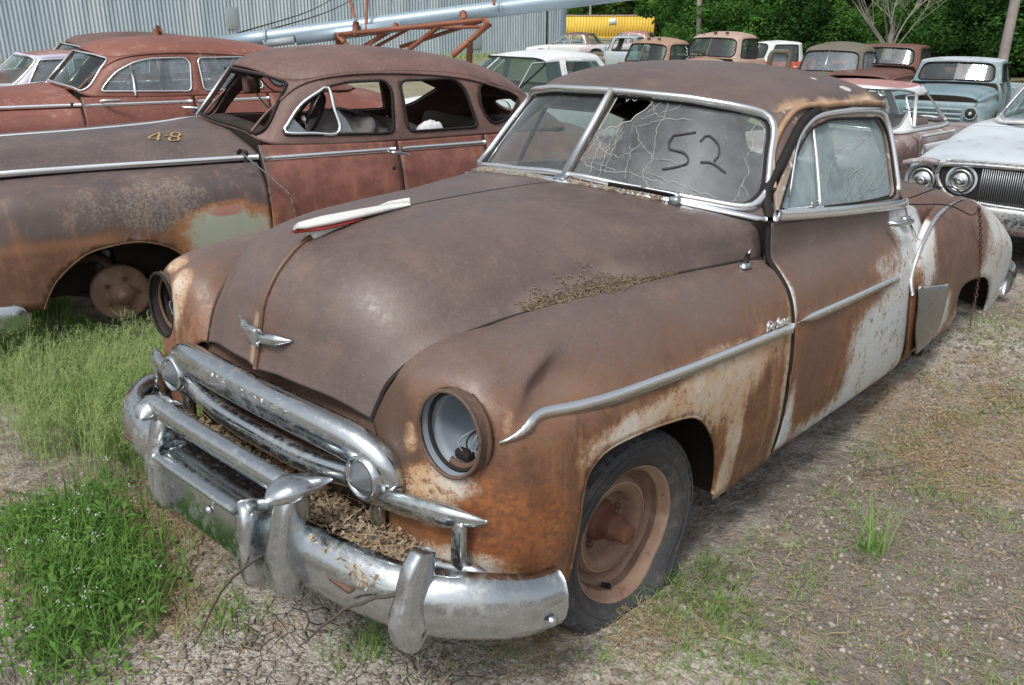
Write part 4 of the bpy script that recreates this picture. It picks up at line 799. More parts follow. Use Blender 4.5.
# ---------------------------------------------------------------- front wheels
def wheel(sgn, steer, flat, par):
    c = np.array([sgn*.715, .0, .300]); Rz = rotm('Z', steer)
    def T(V): 
        V = V.copy(); V[:, 0] *= sgn; V = V@Rz.T+c
        lowz = V[:, 2]; k = np.clip((.15-lowz)/.10, 0, 1); V[:, 2] = np.where(lowz < .082, .082+(lowz-.082)*.05, lowz); V[:, 0] += sgn*.032*k*np.sign((V[:, 0]-c[0])*sgn)
        return V
    n = 144; prof = [(-.070, .20), (-.085, .222), (-.094, .25), (-.094, .285), (-.084, .305), (-.070, .315), (-.03, .320), (.03, .320), (.070, .315), (.084, .305), (.092, .283), (.090, .250), (.080, .224), (.068, .210), (.058, .203)]
    t = lathe(prof, n, 'X'); V = np.array(t.v)
    th = np.arctan2(V[:, 2], V[:, 1]); r = np.hypot(V[:, 1], V[:, 2]); blk = (np.sin(th*48) > 0)*1.; sel = (r > .302); 
    V[sel, 1] *= 1-.022*blk[sel]; V[sel, 2] *= 1-.022*blk[sel]; edge_ = sel & (abs(V[:, 0]) > .05); V[edge_, 0] *= 1-.08*blk[edge_]; t.v = [tuple(p) for p in T(V).tolist()]
    ty = part('tyre', t, 'rubber', par, label='flat tyre with open cracked sidewall' if sgn > 0 else None)
    rimp = [(.058, .216), (.067, .215), (.069, .210), (.064, .204), (.050, .199), (.044, .190), (.036, .188), (.020, .180), (-.004, .172), (-.010, .166), (.0, .158), (.016, .150), (.020, .138), (.017, .124), (.008, .108), (-.018, .100), (-.034, .094), (-.036, .050)]
    rm = part('wheel_disc', lathe(rimp[6:], 48, 'X').xf(T), 'rim', ty); part('wheel_rim', lathe(rimp[:8], 48, 'X').xf(T), 'flange', ty)
    part('sidewall_rib', lathe([(.0905, .272), (.0945, .276), (.0940, .280)], 64, 'X').xf(T), 'rubber', ty)
    part('sidewall_rib', lathe([(.0905, .246), (.0940, .249), (.0910, .252)], 64, 'X').xf(T), 'rubber', ty); part('sidewall_rib', lathe([(.0868, .296), (.0900, .299), (.0850, .303)], 64, 'X').xf(T), 'rubber', ty)
    part('hub', lathe([(-.036, .066), (-.020, .060), (-.014, .048), (-.010, .044), (.020, .042), (.034, .041), (.038, .036), (.042, .033), (.076, .031), (.080, .028), (.084, .020), (.085, 0)], 28, 'X').xf(T), 'hubrust', ty)
    part('pinstripe', lathe([(.0212, .142), (.0222, .1395), (.0215, .137)], 48, 'X').xf(T), 'flange', rm)
    part('brake_drum', lathe([(-.08, .15), (-.045, .15), (-.04, .0)], 32, 'X').xf(T), 'rustdk', ty)
    nb = G()
    for k in range(5):
        a = k*2*math.pi/5+.3; b_ = lathe([(-.036, .011), (-.020, .010), (-.018, 0)], 8, 'X', (0, .078*math.cos(a), .078*math.sin(a))); nb.add(b_.v, b_.f)
    part('wheel_studs', nb.xf(T), 'rustdk', ty, kind='stuff')
    part('valve_stem', cyl((.03, -.05, -.168), (.055, -.045, -.165), .008, 8).xf(T), 'gap', ty)
WSTEER = -4
wheel(1, WSTEER, True, CAR); wheel(-1, WSTEER, False, CAR)
part('front_axle', cyl((-.66, .02, .30), (.66, .02, .30), .03, 10), 'under')
part('chassis_rail', boxg((.40, 1.2, .33), (.09, 3.4, .11), .01), 'under'); part('chassis_rail', boxg((-.40, 1.2, .33), (.09, 3.4, .11), .01), 'under')
# reflection of bare twigs, drawn as pale ribbons on the door glass
sc_ = [[(1.176, 1.121), (1.278, 1.198), (1.374, 1.273), (1.445, 1.304)], [(1.54, 1.11), (1.696, 1.164), (1.893, 1.229)], [(1.478, 1.123), (1.594, 1.172), (1.68, 1.203)], [(1.449, 1.188), (1.521, 1.208), (1.594, 1.221)], [(1.544, 1.288), (1.61, 1.306), (1.681, 1.325)], [(1.381, 1.272), (1.393, 1.332), (1.395, 1.367)], [(1.386, 1.118), (1.451, 1.148), (1.57, 1.212)], [(1.639, 1.13), (1.731, 1.137), (1.871, 1.187)]]
sg_ = G()
for st in sc_:
    P = S_UP(S_UP.invert(smooth(st, 12), YZ, (.27, .68, 0, 1)))+np.array([-.009, 0, 0]); t = sweep(P, [(-.0014, -.0004), (.0014, -.0004), (.0014, .0004), (-.0014, .0004)], (1, 0, .2)); sg_.add(t.v, t.f)
part('twig_reflections', sg_, 'crack', door, kind='stuff')
# ---------------------------------------------------------------- neighbouring old cars
MT['brown'] = mat_rust('brown hood patina', lin(78, 69, 69), lin(96, 84, 81), lin(104, 88, 78), 6, .55, lichen=True)
def mat_brown_side():
    m = M('brown sedan side'); a, b, c, d = rust_noise(m); X, Y, Z = m.xyz()
    dark = m.mix(m.ss(a, .35, .65), lin(76, 67, 67), lin(94, 81, 77)); red = m.mix(m.ss(b, .4, .65), lin(104, 67, 59), lin(126, 83, 73)); brn = m.mix(m.ss(b, .4, .65), lin(98, 70, 57), lin(118, 86, 68))
    nz = m.add(m.mul(m.math('SUBTRACT', a, .5), .35), m.mul(m.math('SUBTRACT', b, .5), .25))
    col = m.mix(m.ss(m.add(Y, nz), .80, .90), dark, red)
    col = m.mix(m.mul(m.ss(m.add(Z, nz), .74, .60), m.ss(Y, .8, .6)), col, brn)
    rim = m.mul(m.ss(m.add(m.math('ABSOLUTE', m.math('SUBTRACT', Z, .655)), m.mul(m.math('SUBTRACT', b, .5), .08)), .045, .0), m.ss(Y, .15, -.05)); col = m.mix(m.mul(rim, .4), col, lin(150, 104, 72))
    P = m.add(m.blob((.88, .62, .62), (.4, .40, .24)), m.mul(m.math('SUBTRACT', b, .5), .6), m.mul(m.math('SUBTRACT', c, .5), .2))
    col = m.mix(m.ss(P, .18, .42, 0, .9), col, lin(148, 102, 64)); col = m.mix(m.ss(P, .36, .56), col, m.mix(m.ss(a, .4, .6), lin(146, 152, 138), lin(158, 150, 140)))
    w_ = m.blob((.88, .62, .74), (.3, .16, .05)); col = m.mix(m.ss(m.add(w_, m.mul(nz, .4)), .3, .55), col, lin(150, 108, 98))
    v = m.voro(150); lz = m.ss(m.add(m.mul(b, .7), m.mul(a, .5), m.mul(m.blob((.85, .25, .80), (.3, .6, .22)), .5)), .62, .95)
    lf = m.ss(m.add(m.mul(c, .6), m.mul(d, .5), m.mul(lz, .10)), .60, .72); col = m.mix(m.mul(m.mul(lf, lz), m.mul(m.ss(Y, .95, .7), .38)), col, lin(156, 150, 138))
    st = m.noise(1., 5, .6, co=m.map((20, 20, 2))); col = m.mix(m.mul(m.ss(st, .5, .75), .35), col, lin(150, 110, 84))
    return m.done(m.pbr(col, .55, 0, m.bump(m.add(b, m.mul(c, .5)), .3, .002), .4))
MT['bside'] = mat_brown_side()
MT['bred'] = mat_rust('brown red roof', lin(92, 72, 68), lin(110, 86, 80), lin(118, 92, 84), 5, .55, lichen=True)
MT['redc'] = mat_rust('oxide red body', lin(112, 70, 60), lin(128, 83, 73), lin(104, 72, 64), 5, .5, spots=lin(170, 160, 148), spot_amt=.25)
MT['cglass'] = mat_glass('cloudy side glass', lin(150, 160, 168), .5, 2.2, lo=.2, hi=.8, streaks=False)
MT['clear'] = mat_glass('plain old glass', lin(140, 150, 152), .16, 2.0, lo=.3, hi=.9, streaks=False)
MT['dkglass'] = mat_glass('green tinted glass', lin(120, 135, 132), .14, 2.0, (.55, .68, .64), lo=.3, hi=.9, streaks=False)
def auto_cabin(bx, rx, ws0, ws1, rt1, rb1, zb, zt, zc=None, wsx=.35, rear=.6, tb=None, zbf=.05):
    """wrap net from windscreen centre round to the rear window: half widths bx (belt) rx (rail), y of screen base/top, roof end, rear base"""
    N = []; dz = zt-zb; zc = zc or zt+.1
    cols = [(0, ws0, 0, ws1, zbf, .02), (.45, ws0+.04, .45, ws1+.03, zbf*.8, .015), (.80, ws0+wsx*.45, .78, ws1+wsx*.30, zbf*.4, .0), (.94, ws0+wsx*.85, .93, ws1+wsx*.62, 0, -.01), (1.0, ws0+wsx*1.4, 1.0, ws1+wsx*1.05, 0, 0)]
    ym = (ws0+wsx+rb1)/2; cols += [(1.02, ym, 1.01, (ws1+rt1)/2, 0, .012)]
    rr = rear; cols += [(1.0, rb1-rr*1.25, 1.0, rt1-rr*.95, 0, 0), (.94, rb1-rr*.75, .93, rt1-rr*.55, 0, -.01), (.80, rb1-rr*.32, .76, rt1-rr*.24, 0, -.005), (.45, rb1-.05, .42, rt1-.03, 0, .0), (0, rb1, 0, rt1, 0, .01)]
    for (fb, yb, fr, yt, db, dt) in cols:
        N.append([(bx*fb+(rx*fr-bx*fb)*t, yb+(yt-yb)*t, zb+db+(zt+dt-zb-db)*t+.0) for t in (0, .33, .67, 1)])
    return N
def roof_from(UPn, cen, ids):
    N = []
    rails = [UPn[i][-1] for i in ids]
    for k, ((xr, yr, zr), (yc, zc)) in enumerate(zip(rails, cen)):
        row = []; e = min(1, min(k, len(rails)-1-k)/1.5)
        for a, b in _rg:
            b_ = b*e+(1-a*a)*(1-e); row.append((xr*a, yc+(yr-yc)*a**2, zr+(zc-zr)*b_))
        N.append(row)
    return N
class CarB:
    """assembles an old car from nets in its own frame"""
    def __init__(s, t): s.t = t
    def part(s, name, g, mat, parent=None, **k): return obj(name, g, MT[mat] if isinstance(mat, str) else mat, parent or s.t, **k)
    def cabin(s, UPn, cen, ids, mshell, mroof, ws=None, sides=(), rear=None, gl=('clear', 'clear', 'clear'), n=(100, 22), mir=True, missing=(), divider=True, trim='trim', wtrim=.010, thick=.02):
        S = Surf(UPn); s.S = S; holes = []; s.wsuv = None
        if ws is not None:
            uv = S.invert(dense(rounded(np.array(ws), [.004]+[.05]*(len(ws)-2)+[.004], 4), .05), (0, 2), (0, .45, 0, 1)); uv[:, 1] = np.clip(uv[:, 1], .04, .96); uv[uv[:, 0] < .0012, 0] = .0012; holes.append(uv); s.wsuv = uv
        sv = []
        for w in sides:
            u = S.invert(dense(rounded(np.array(w[0]), w[1], 5), .03), (1, 2), (.22, .86, 0, 1)); u[:, 1] = np.clip(u[:, 1], .03, .96); sv.append(u); holes.append(u)
        rv = None
        if rear is not None:
            rv = S.invert(closed_smooth(rear, 40), (0, 2), (.72, 1, 0, 1)); rv[:, 1] = np.clip(rv[:, 1], .05, .95); rv[rv[:, 0] > .985, 0] = .985; holes.append(rv)
        sh = s.part('cabin_shell', cdt_panel(S, rect(0, 1, 0, 1), holes, n[0], n[1], flip=False).both(), mshell, solid=thick, weld=1e-4); s.shell = sh
        R = Surf(roof_from(UPn, cen, ids)); s.R = R
        s.roof = s.part('roof', patch(R, 40, 22, flip=False).both(), mroof, solid=thick, weld=1e-4)
        inn = lambda V: V*np.array([1, 1, 1])-np.stack([.010*np.sign(V[:, 0])*(abs(V[:, 0]) > .02), 0*V[:, 0], 0*V[:, 0]], 1)
        if ws is not None and 'ws' not in missing:
            g = cdt_panel(S, s.wsuv, [], 60, 16, flip=False, fn=lambda V: V+np.array([0, .012, -.006])); s.part('windshield_pane', g, gl[0]); s.part('windshield_pane', g.mirrored(), gl[0])
        if ws is not None:
            W = S(s.wsuv); keep = s.wsuv[:, 0] > .02; ids_ = np.arange(len(W)); st = int(np.argmin(np.where(keep, s.wsuv[:, 0]+(s.wsuv[:, 1] > .5)*9, 99)))
            seq = np.array([W[(st+i) % len(W)] for i in ids_ if keep[(st+i) % len(W)]]); ring = np.vstack([seq, (seq*np.array([-1, 1, 1]))[::-1]])
            s.part('windshield_trim', tube(resample(np.vstack([ring, ring[:1]]), .04)[:-1]+np.array([0, -.004, .003]), wtrim, 6, (0, -.7, .7), closed=True), trim if trim else 'gap')
            if divider: s.part('windshield_divider', tube([S((0, .02))[0]+np.array([0, -.006, 0]), S((0, .98))[0]+np.array([0, -.006, 0])], .011, 8), 'trim')
        for k, u in enumerate(sv):
            P = S(u)
            fr = tube(P+np.array([.004, 0, 0]), wtrim*.8, 6, closed=True)
            s.part('window_frame', fr, sides[k][2] if len(sides[k]) > 2 else 'gap')
            s.part('window_frame', fr.mirrored(), sides[k][2] if len(sides[k]) > 2 else 'gap')
            if k not in missing:
                g = cdt_panel(S, u, [], 60, 12, flip=False, fn=inn); s.part('window_pane', g, gl[1])
                s.part('window_pane', g.mirrored(), gl[1])
            if ('far', k) not in missing and k in missing and False: pass
        if rv is not None and 'rear' not in missing:
            s.part('rear_window', cdt_panel(S, rv, [], 40, 10, flip=False).both(), gl[2], weld=1e-4)
        return S
    def lower(s, net, name, mat, outline=None, n=(70, 26), solid=.012, both=True, label=None):
        S = Surf(net); o = rect(0, 1, 0, 1) if outline is None else outline
        g = cdt_panel(S, o, [], n[0], n[1], flip=True); a = s.part(name, g, mat, solid=solid, label=label); b = None
        if both: b = s.part(name, g.mirrored(), mat, solid=solid)
        return S, a, b
    def wheel(s, x, y, z, r, w=.16, rim='rim', tyre=True, par=None):
        c = np.array([x, y, z]); sg = np.sign(x); T = lambda V: V*np.array([sg, 1, 1])+c
        if tyre:
            ty = s.part('tyre', lathe([(-w/2, r*.62), (-w/2-.005, r*.8), (-w/2+.02, r*.97), (0, r), (w/2-.02, r*.97), (w/2+.005, r*.8), (w/2, r*.62)], 32, 'X').xf(T), 'rubber', par)
            s.part('wheel_rim', lathe([(w/2-.01, r*.64), (w/2-.005, r*.60), (w/2-.05, r*.52), (w/2-.04, r*.36), (w/2-.06, r*.2), (w/2-.055, 0)], 24, 'X').xf(T), rim, ty); return ty
def uvloop_y(S, Ys, v): return [S.invert([(y, v)], (1, 2))[0] for y in Ys]
def arch_outline(S, arches, nb=60, proj=(1, 2)):
    """outline of a side net whose bottom edge (s=1) rises over wheel arches [(list of (y,z))], ordered front->rear"""
    out = [(u, 0.) for u in np.linspace(0, 1, nb)]+[(1., s_) for s_ in np.linspace(.05, 1, 14)]
    bot = []; last = 1.0
    for A in arches[::-1]:
        uv = S.invert(resample(smooth(A, 40), .03), proj, (0, 1, .3, 1)); bot += [(u, 1.) for u in np.linspace(last-.005, uv[-1][0]+.003, 12)]; bot += [tuple(q) for q in uv[::-1]]; last = uv[0][0]
    bot += [(u, 1.) for u in np.linspace(last-.003, 0, 14)]+[(0., s_) for s_ in np.linspace(.95, .05, 12)]
    return np.array(out+bot)
# ---- brown sedan next to the coupe
BO, BA = (-3.300, 0.273), 17.3
b_t = thing('faded_sedan', 'brown four-door sedan with open windows and 48 chalked on its dark hood', 'car', (BO[0], BO[1], 0), -math.radians(BA)); B = CarB(b_t)
B_UP = [
 [(0,.70,1.165),(0,.78,1.26),(0,.86,1.355),(0,.94,1.45)], [(.32,.745,1.15),(.295,.82,1.245),(.27,.90,1.34),(.245,.975,1.44)],
 [(.55,.83,1.122),(.505,.90,1.22),(.46,.98,1.32),(.42,1.05,1.42)], [(.66,.90,1.075),(.62,.965,1.19),(.575,1.035,1.30),(.53,1.11,1.395)],
 [(.735,1.02,1.05),(.70,1.06,1.175),(.665,1.12,1.29),(.62,1.20,1.395)], [(.775,1.4,1.035),(.745,1.40,1.165),(.71,1.41,1.30),(.66,1.42,1.425)],
 [(.775,1.9,1.035),(.745,1.9,1.165),(.71,1.9,1.295),(.66,1.9,1.427)], [(.76,2.3,1.035),(.73,2.3,1.155),(.695,2.3,1.27),(.645,2.28,1.385)],
 [(.70,2.70,1.03),(.675,2.66,1.12),(.645,2.62,1.20),(.60,2.58,1.295)], [(.52,3.08,1.02),(.50,3.0,1.09),(.47,2.92,1.15),(.43,2.84,1.215)],
 [(0,3.3,1.01),(0,3.2,1.08),(0,3.1,1.14),(0,3.0,1.20)]]
B_CEN = [(.975,1.462),(1.06,1.515),(1.2,1.545),(1.45,1.567),(1.8,1.568),(2.23,1.518),(2.6,1.43),(2.84,1.31),(3.0,1.20)]
B_WS = [(.006,1.180),(.25,1.166),(.42,1.145),(.55,1.118),(.635,1.100),(.650,1.15),(.630,1.235),(.602,1.31),(.575,1.372),(.515,1.405),(.42,1.418),(.22,1.434),(.006,1.442)]
def forties_sedan(B, ym=lambda y: y, zm=lambda z: z, mats=None, open_windows=True, strip=True, fine=True):
    """body shared by the two humped four-door sedans; ym/zm stretch the plan and height"""
    mm = lambda N: [[(x, ym(y), zm(z)) for x, y, z in r] for r in N]
    m2 = lambda L: [(ym(y), zm(z)) for y, z in L]
    mh, ms, mr, mg = mats
    sides = [
     (m2([(1.015, 1.105), (1.045, 1.155), (1.14, 1.265), (1.29, 1.352), (1.42, 1.378), (1.665, 1.382), (1.70, 1.33), (1.672, 1.083)]), [.03, .06, .06, .06, .05, .05, .04, .04], 'trim' if not open_windows else 'gap'),
     (m2([(1.762, 1.35), (1.785, 1.376), (2.13, 1.378), (2.200, 1.33), (2.262, 1.085), (1.772, 1.085)]), [.04, .02, .035, .05, .04, .04], 'trim' if not open_windows else 'gap'),
     (m2([(2.312, 1.31), (2.345, 1.342), (2.43, 1.338), (2.60, 1.262), (2.655, 1.235), (2.50, 1.12), (2.37, 1.088), (2.30, 1.20)]), [.03, .04, .06, .06, .03, .06, .06, .05], 'gap')]
    ws = [(x, zm(z)) for x, z in B_WS]
    rear = [(x, zm(z)) for x, z in [(.02, 1.07), (.2, 1.075), (.30, 1.09), (.31, 1.14), (.2, 1.175), (.02, 1.18)]]
    S = B.cabin(mm(B_UP), [(ym(y), zm(z)) for y, z in B_CEN], range(2, 11), mr[0], mr[1], ws, sides, rear, mg, missing=((0, 1, 2, 'ws') if open_windows else ()), wtrim=.010, trim='gap' if open_windows else 'trim', n=(120, 24) if fine else (90, 18))
    # drip moulding
    dp = S(S.invert(smooth(m2([(.862, 1.115), (.985, 1.235), (1.165, 1.368), (1.40, 1.418), (1.78, 1.420), (2.22, 1.376), (2.60, 1.275)]), 60), (1, 2), (.22, .86, 0, 1)))
    for s_ in (1, -1): B.part('drip_rail', tube(dp*np.array([s_, 1, 1])+np.array([s_*.006, 0, 0]), .008, 6), mr[1], B.shell)
    HN = []
    for y, zc, xs, zs, k in [(-1.12, .70, .30, .60, 1), (-1.08, .92, .36, .80, 1), (-.95, 1.04, .44, .93, 1), (-.5, 1.098, .585, .978, 1), (0, 1.114, .615, .985, 1), (.42, 1.132, .645, .985, 1), (.66, 1.158, .672, .985, .92), (.78, 1.165, .700, .985, .80)]:
        row = []
        for a, b in [(0, 1), (.22, .985), (.45, .93), (.66, .80), (.84, .56), (.95, .28), (1, 0)]:
            yy = y-(.08 if y < .5 else -.10*a*a)*(a*a if y > .5 else 0)-(0 if y > -.9 else -.18*a*a)
            b2 = b if k == 1 else b*(1-.25*a)
            row.append((xs*a, yy, zs+(zc-zs)*b2))
        HN.append(row)
    H = Surf(mm(HN)); hd = B.part('hood', patch(H, 50, 26, flip=True).both(), mh, solid=.012, weld=1e-4)
    cb = H(np.stack([np.linspace(.30, .90, 40), np.zeros(40)], 1)); B.part('hood_moulding', sweep(cb+np.array([0, 0, .004]), circ(.009, 8), scale=[max(.2, min(1, (39-i)/6)) for i in range(40)]), 'trim', hd)
    FN = []
    for y, xi, k in [(-1.0, .40, .70), (-.82, .46, .88), (-.45, .590, .97), (-.1, .612, 1), (.3, .638, 1), (.6, .668, 1), (.856, .715, 1)]:
        w = 1 if k > .95 else k; zt = .965-(1-k)*.3
        t = np.clip((y-.4)/.45, 0, 1)
        FN.append([(xi, y, zt), (xi+.05*(1-t*.6), y, zt-.012), (.785*w+.0*t, y, zt-.045), (.845*w, y, zt-.105), (.876*w, y, .76), (.886*w, y, .655), (.884*w, y, .52), (.866*w, y, .335)])
    F = Surf(mm(FN)); AR = m2([(-.335, .335), (-.30, .41), (-.24, .492), (-.109, .589), (.03, .622), (.159, .626), (.28, .590), (.36, .530), (.43, .43), (.455, .335)])
    F_, fl, fr = B.lower(mm(FN), 'front_fender', ms, arch_outline(F, [AR]), (80, 30))
    lip = F(F.invert(resample(smooth(AR, 40), .03), (1, 2), (0, 1, .3, 1))); B.part('wheel_arch_lip', tube(lip+np.array([-.005, 0, 0]), .007, 6), ms, fl)
    SN = []
    for y, xb, k, zt, zb_ in [(.855, .722, 1, 1.06, .335), (1.2, .762, 1, 1.045, .33), (1.68, .785, 1, 1.035, .33), (2.29, .775, 1, 1.035, .34), (2.8, .70, 1.0, 1.02, .34), (3.3, .55, .98, .93, .36), (3.75, .40, .93, .70, .42)]:
        SN.append([(xb, y, zt), (xb+(.815-xb)*.35*k, y, zt-.04*k), (xb+(.845*k-xb)*.62, y, zt-(zt-.655)*.25), (.858*k, y, zt-(zt-.655)*.55), (.878*k, y, .70), (.882*k, y, .62), (.876*k, y, .48), (.845*k, y, zb_)])
    Sd = Surf(mm(SN)); yA, yB, yC = ym(.862), ym(1.682), ym(2.285)
    uA, uB, uC = (Sd.invert([(yy, zm(.62))], (1, 2))[0][0] for yy in (yA, yB, yC)); doors = []
    for u0, u1 in ((uA, uB-.002), (uB+.002, uC-.002)):
        for sg in (1, -1):
            g = cdt_panel(Sd, rect(u0, u1, 0, .975), [], 90, 20, flip=True); doors.append(B.part('door', g if sg > 0 else g.mirrored(), ms, solid=.02))
    for u, dd in ((uA, doors[0]), (uB, doors[0]), (uC, doors[2])):
        B.part('door_gap', tube(Sd(np.array([(u, s_) for s_ in np.linspace(0, .98, 20)]))+np.array([-.006, 0, 0]), .007, 6), 'gap', dd)
    RAr = m2([(2.62, .36), (2.65, .50), (2.75, .60), (2.92, .635), (3.08, .60), (3.18, .50), (3.22, .37)])
    qo = [(u, 0.) for u in np.linspace(uC+.002, 1, 30)]+[(1., s_) for s_ in np.linspace(.1, 1, 8)]+[(.985, 1.)]+[tuple(q) for q in Sd.invert(resample(smooth(RAr, 30), .04), (1, 2), (.4, 1, .3, 1))[::-1]]+[(uC+.03, 1.), (uC+.002, 1.)]
    q = cdt_panel(Sd, np.array(qo), [], 70, 20, flip=True); B.part('rear_fender', q, ms, solid=.012); B.part('rear_fender', q.mirrored(), ms, solid=.012)
    TN = []
    for k, (yc, zc) in enumerate([(3.30, 1.01), (3.45, .98), (3.62, .90), (3.78, .74), (3.84, .55)]):
        e = [(.60, 2.98, 1.0), (.56, 3.2, .955), (.50, 3.42, .88), (.43, 3.66, .74), (.40, 3.76, .55)][k]
        TN.append([(e[0]*t, yc+(e[1]-yc)*t*t, zc+(e[2]-zc)*t**2) for t in (0, .3, .6, .85, 1)])
    B.part('trunk_lid', patch(Surf(mm(TN)), 20, 12, flip=True).both(), mr[1], solid=.012, weld=1e-4)
    # mouldings
    if strip:
        for sg in (1, -1):
            hs_ = np.array([H((u, 1.))[0] for u in np.linspace(.28, .985, 40)])*np.array([sg, 1, 1]); B.part('belt_strip', sweep(hs_+np.array([sg*.012, 0, .004]), [(.009*math.cos(t), .017*math.sin(t)) for t in np.linspace(0, 2*math.pi, 10, endpoint=False)], (0, 0, 1)), 'trim', hd)
            for (u0, u1, dd) in ((uA+.004, uB-.006, doors[0 if sg > 0 else 1]), (uB+.004, uC, doors[2 if sg > 0 else 3])):
                P = np.array([Sd.invert([(yy, zm(.990))], (1, 2))[0] for yy in np.linspace(Sd((u0, .2))[0][1], Sd((u1, .2))[0][1], 16)]); P = Sd(P)*np.array([sg, 1, 1])
                B.part('belt_strip', sweep(P+np.array([sg*.008, 0, 0]), [(.008*math.cos(t), .015*math.sin(t)) for t in np.linspace(0, 2*math.pi, 10, endpoint=False)], (0, 0, 1)), 'trim', dd)
    gpz = np.array([H((u, 1.))[0] for u in np.linspace(.05, 1, 40)])
    for sg in (1, -1): B.part('hood_gap', tube(gpz*np.array([sg, 1, 1])+np.array([sg*.004, 0, -.014]), .008, 6), 'gap', hd)
    # interior and underside
    B.part('floor_pan', boxg((0, ym(1.7), zm(.36)), (1.6, ym(3.2)-ym(.2), .03), .01), 'under'); B.part('firewall', boxg((0, ym(.80), .70), (1.40, .03, .66), .01), 'under')
    for sg in (1, -1): B.part('wheel_housing', boxg((sg*.50, ym(.05), .60), (.04, ym(1.0)-ym(-.2), .62), .01), 'under', fl if sg > 0 else fr)
    B.part('housing_end', boxg((.66, ym(.50), .58), (.32, .03, .45), .01), 'under', fl)
    st = B.part('front_seat', boxg((0, ym(1.62), .72), (1.3, .5, .2), .06), 'inner'); B.part('seat_back', boxg((0, ym(1.80), .93), (1.3, .16, .40), .06, rotm('X', -12)), 'inner', st)
    B.part('rear_seat', boxg((0, ym(2.55), .82), (1.25, .2, .5), .07, rotm('X', -14)), 'inner'); B.part('parcel_shelf', boxg((0, ym(2.85), 1.03), (1.0, .45, .02), .005), 'rustdk')
    B.part('dashboard', boxg((0, ym(.98), 1.03), (1.30, .12, .18), .03), 'under')
    swc = np.array([.36, ym(1.27), zm(1.14)]); Rw = rotm('X', -35)
    sw = B.part('steering_wheel', tube((np.array([(.19*math.cos(t), 0, .19*math.sin(t)) for t in np.linspace(0, 2*math.pi, 32, endpoint=False)])@Rw.T)+swc, .010, 6, closed=True), 'gap')
    for a in (90, 210, 330): B.part('spoke', cyl(swc, swc+np.array([.19*math.cos(math.radians(a)), 0, .19*math.sin(math.radians(a))])@Rw.T if False else swc+Rw@np.array([.19*math.cos(math.radians(a)), 0, .19*math.sin(math.radians(a))]), .007, 6), 'dull', sw)
    B.part('horn_button', lathe([(-.01, .035), (-.02, .03), (-.025, 0)], 16, 'Y', swc), 'dull', sw); B.part('column', cyl(swc, (swc[0], ym(.85), .85), .02, 8), 'gap', sw)
    return dict(S=S, H=H, F=F, Sd=Sd, doors=doors, hood=hd, fl=fl)
r = forties_sedan(B, mats=('brown', 'bside', ('bred', 'bred'), ('clear',)*3))
S = r['S']
# vent window of the front door, bright frame
vl = S(S.invert(resample(closed_smooth([(1.03, 1.118), (1.05, 1.16), (1.14, 1.262), (1.25, 1.328), (1.315, 1.352), (1.325, 1.24), (1.335, 1.105), (1.18, 1.108)], 60), .03), (1, 2), (.3, .85, 0, 1)))
vf = B.part('vent_frame', tube(vl+np.array([.004, 0, 0]), .010, 8, closed=True), 'trim', r['doors'][0])
B.part('broken_vent_glass', cdt_panel(S, S.invert(dense(np.array([(1.035, 1.12), (1.15, 1.115), (1.08, 1.20)]), .03), (1, 2), (.3, .85, 0, 1)), [], 100, 20, flip=False), 'cglass', vf)
B.part('broken_window_shard', cdt_panel(S, S.invert(dense(np.array([(1.335, 1.11), (1.42, 1.10), (1.39, 1.17), (1.345, 1.23)]), .03), (1, 2), (.3, .85, 0, 1)), [], 100, 20, flip=False), 'cglass', r['doors'][0])
B.part('hanging_visor', boxg((.12, 1.02, 1.345), (.06, .10, .10), .02, rotm('Z', 20)), 'rustdk'); B.part('visor_arm', cyl((.05, 1.02, 1.42), (.12, 1.02, 1.37), .008, 6), 'gap')
for k, (a, b_, sag) in enumerate([((.10, 1.05, 1.42), (.60, 1.12, 1.33), .05), ((.0, 1.02, 1.40), (.58, 1.05, 1.19), .04)]):
    a = np.array(a); b_ = np.array(b_); B.part('loose_wire', tube(smooth([a, (a+b_)/2-np.array([0, 0, sag]), b_], 14), .005, 5), 'gap')
hp = np.array([(.86, 1.60, .985), (.895, 1.61, .985), (.90, 1.66, .980), (.895, 1.71, .965)]); B.part('door_handle', tube(smooth(hp, 14), [.012]*8+[.011, .010, .009, .008, .007, .006], 8), 'chrome', r['doors'][0])
B.part('keyhole', lathe([(0, .012), (.004, .008), (.004, 0)], 12, 'X', (.872, 1.62, .89)), 'gap', r['doors'][0])
# 48 in chalk
H = r['H']
def on_hood(P, off=.004): return H(H.invert(P, (0, 1), (.3, 1, 0, 1)))+np.array([0, 0, off])
nn = G()
for st in [[(.35, .418), (.413, .357), (.443, .346), (.459, .401)], [(.372, .414), (.482, .38)], [(.433, .423), (.423, .446)], [(.375, .489), (.403, .516), (.451, .499), (.457, .455), (.496, .441), (.504, .482), (.465, .496), (.427, .462), (.375, .489)]]:
    t = sweep(on_hood(smooth(st, 24)), [(-.007, -.001), (.007, -.001), (.007, .001), (-.007, .001)]); nn.add(t.v, t.f)
B.part('chalk_number', nn, 'chalk', r['hood'], kind='stuff')
ant = B.part('bent_aerial', tube(np.vstack([smooth([(.86, .733, 1.045), (.895, .85, .925), (.905, .963, .806)], 12), smooth([(.906, .972, .79), (.903, .987, .70), (.90, .992, .60)], 6)]), .0045, 6), 'dull', r['fl']); B.part('aerial_base', cyl((.845, .72, 1.04), (.862, .735, 1.055), .012, 8), 'gap', ant)
dr = B.part('brake_drum', lathe([(.60, .13), (.62, .152), (.695, .152), (.702, .146), (.705, .11), (.70, .075), (.715, .060), (.74, .052), (.745, .03), (.765, .026), (.768, 0)], 40, 'X', (0, .05, .315)), 'rim')
gst = G()
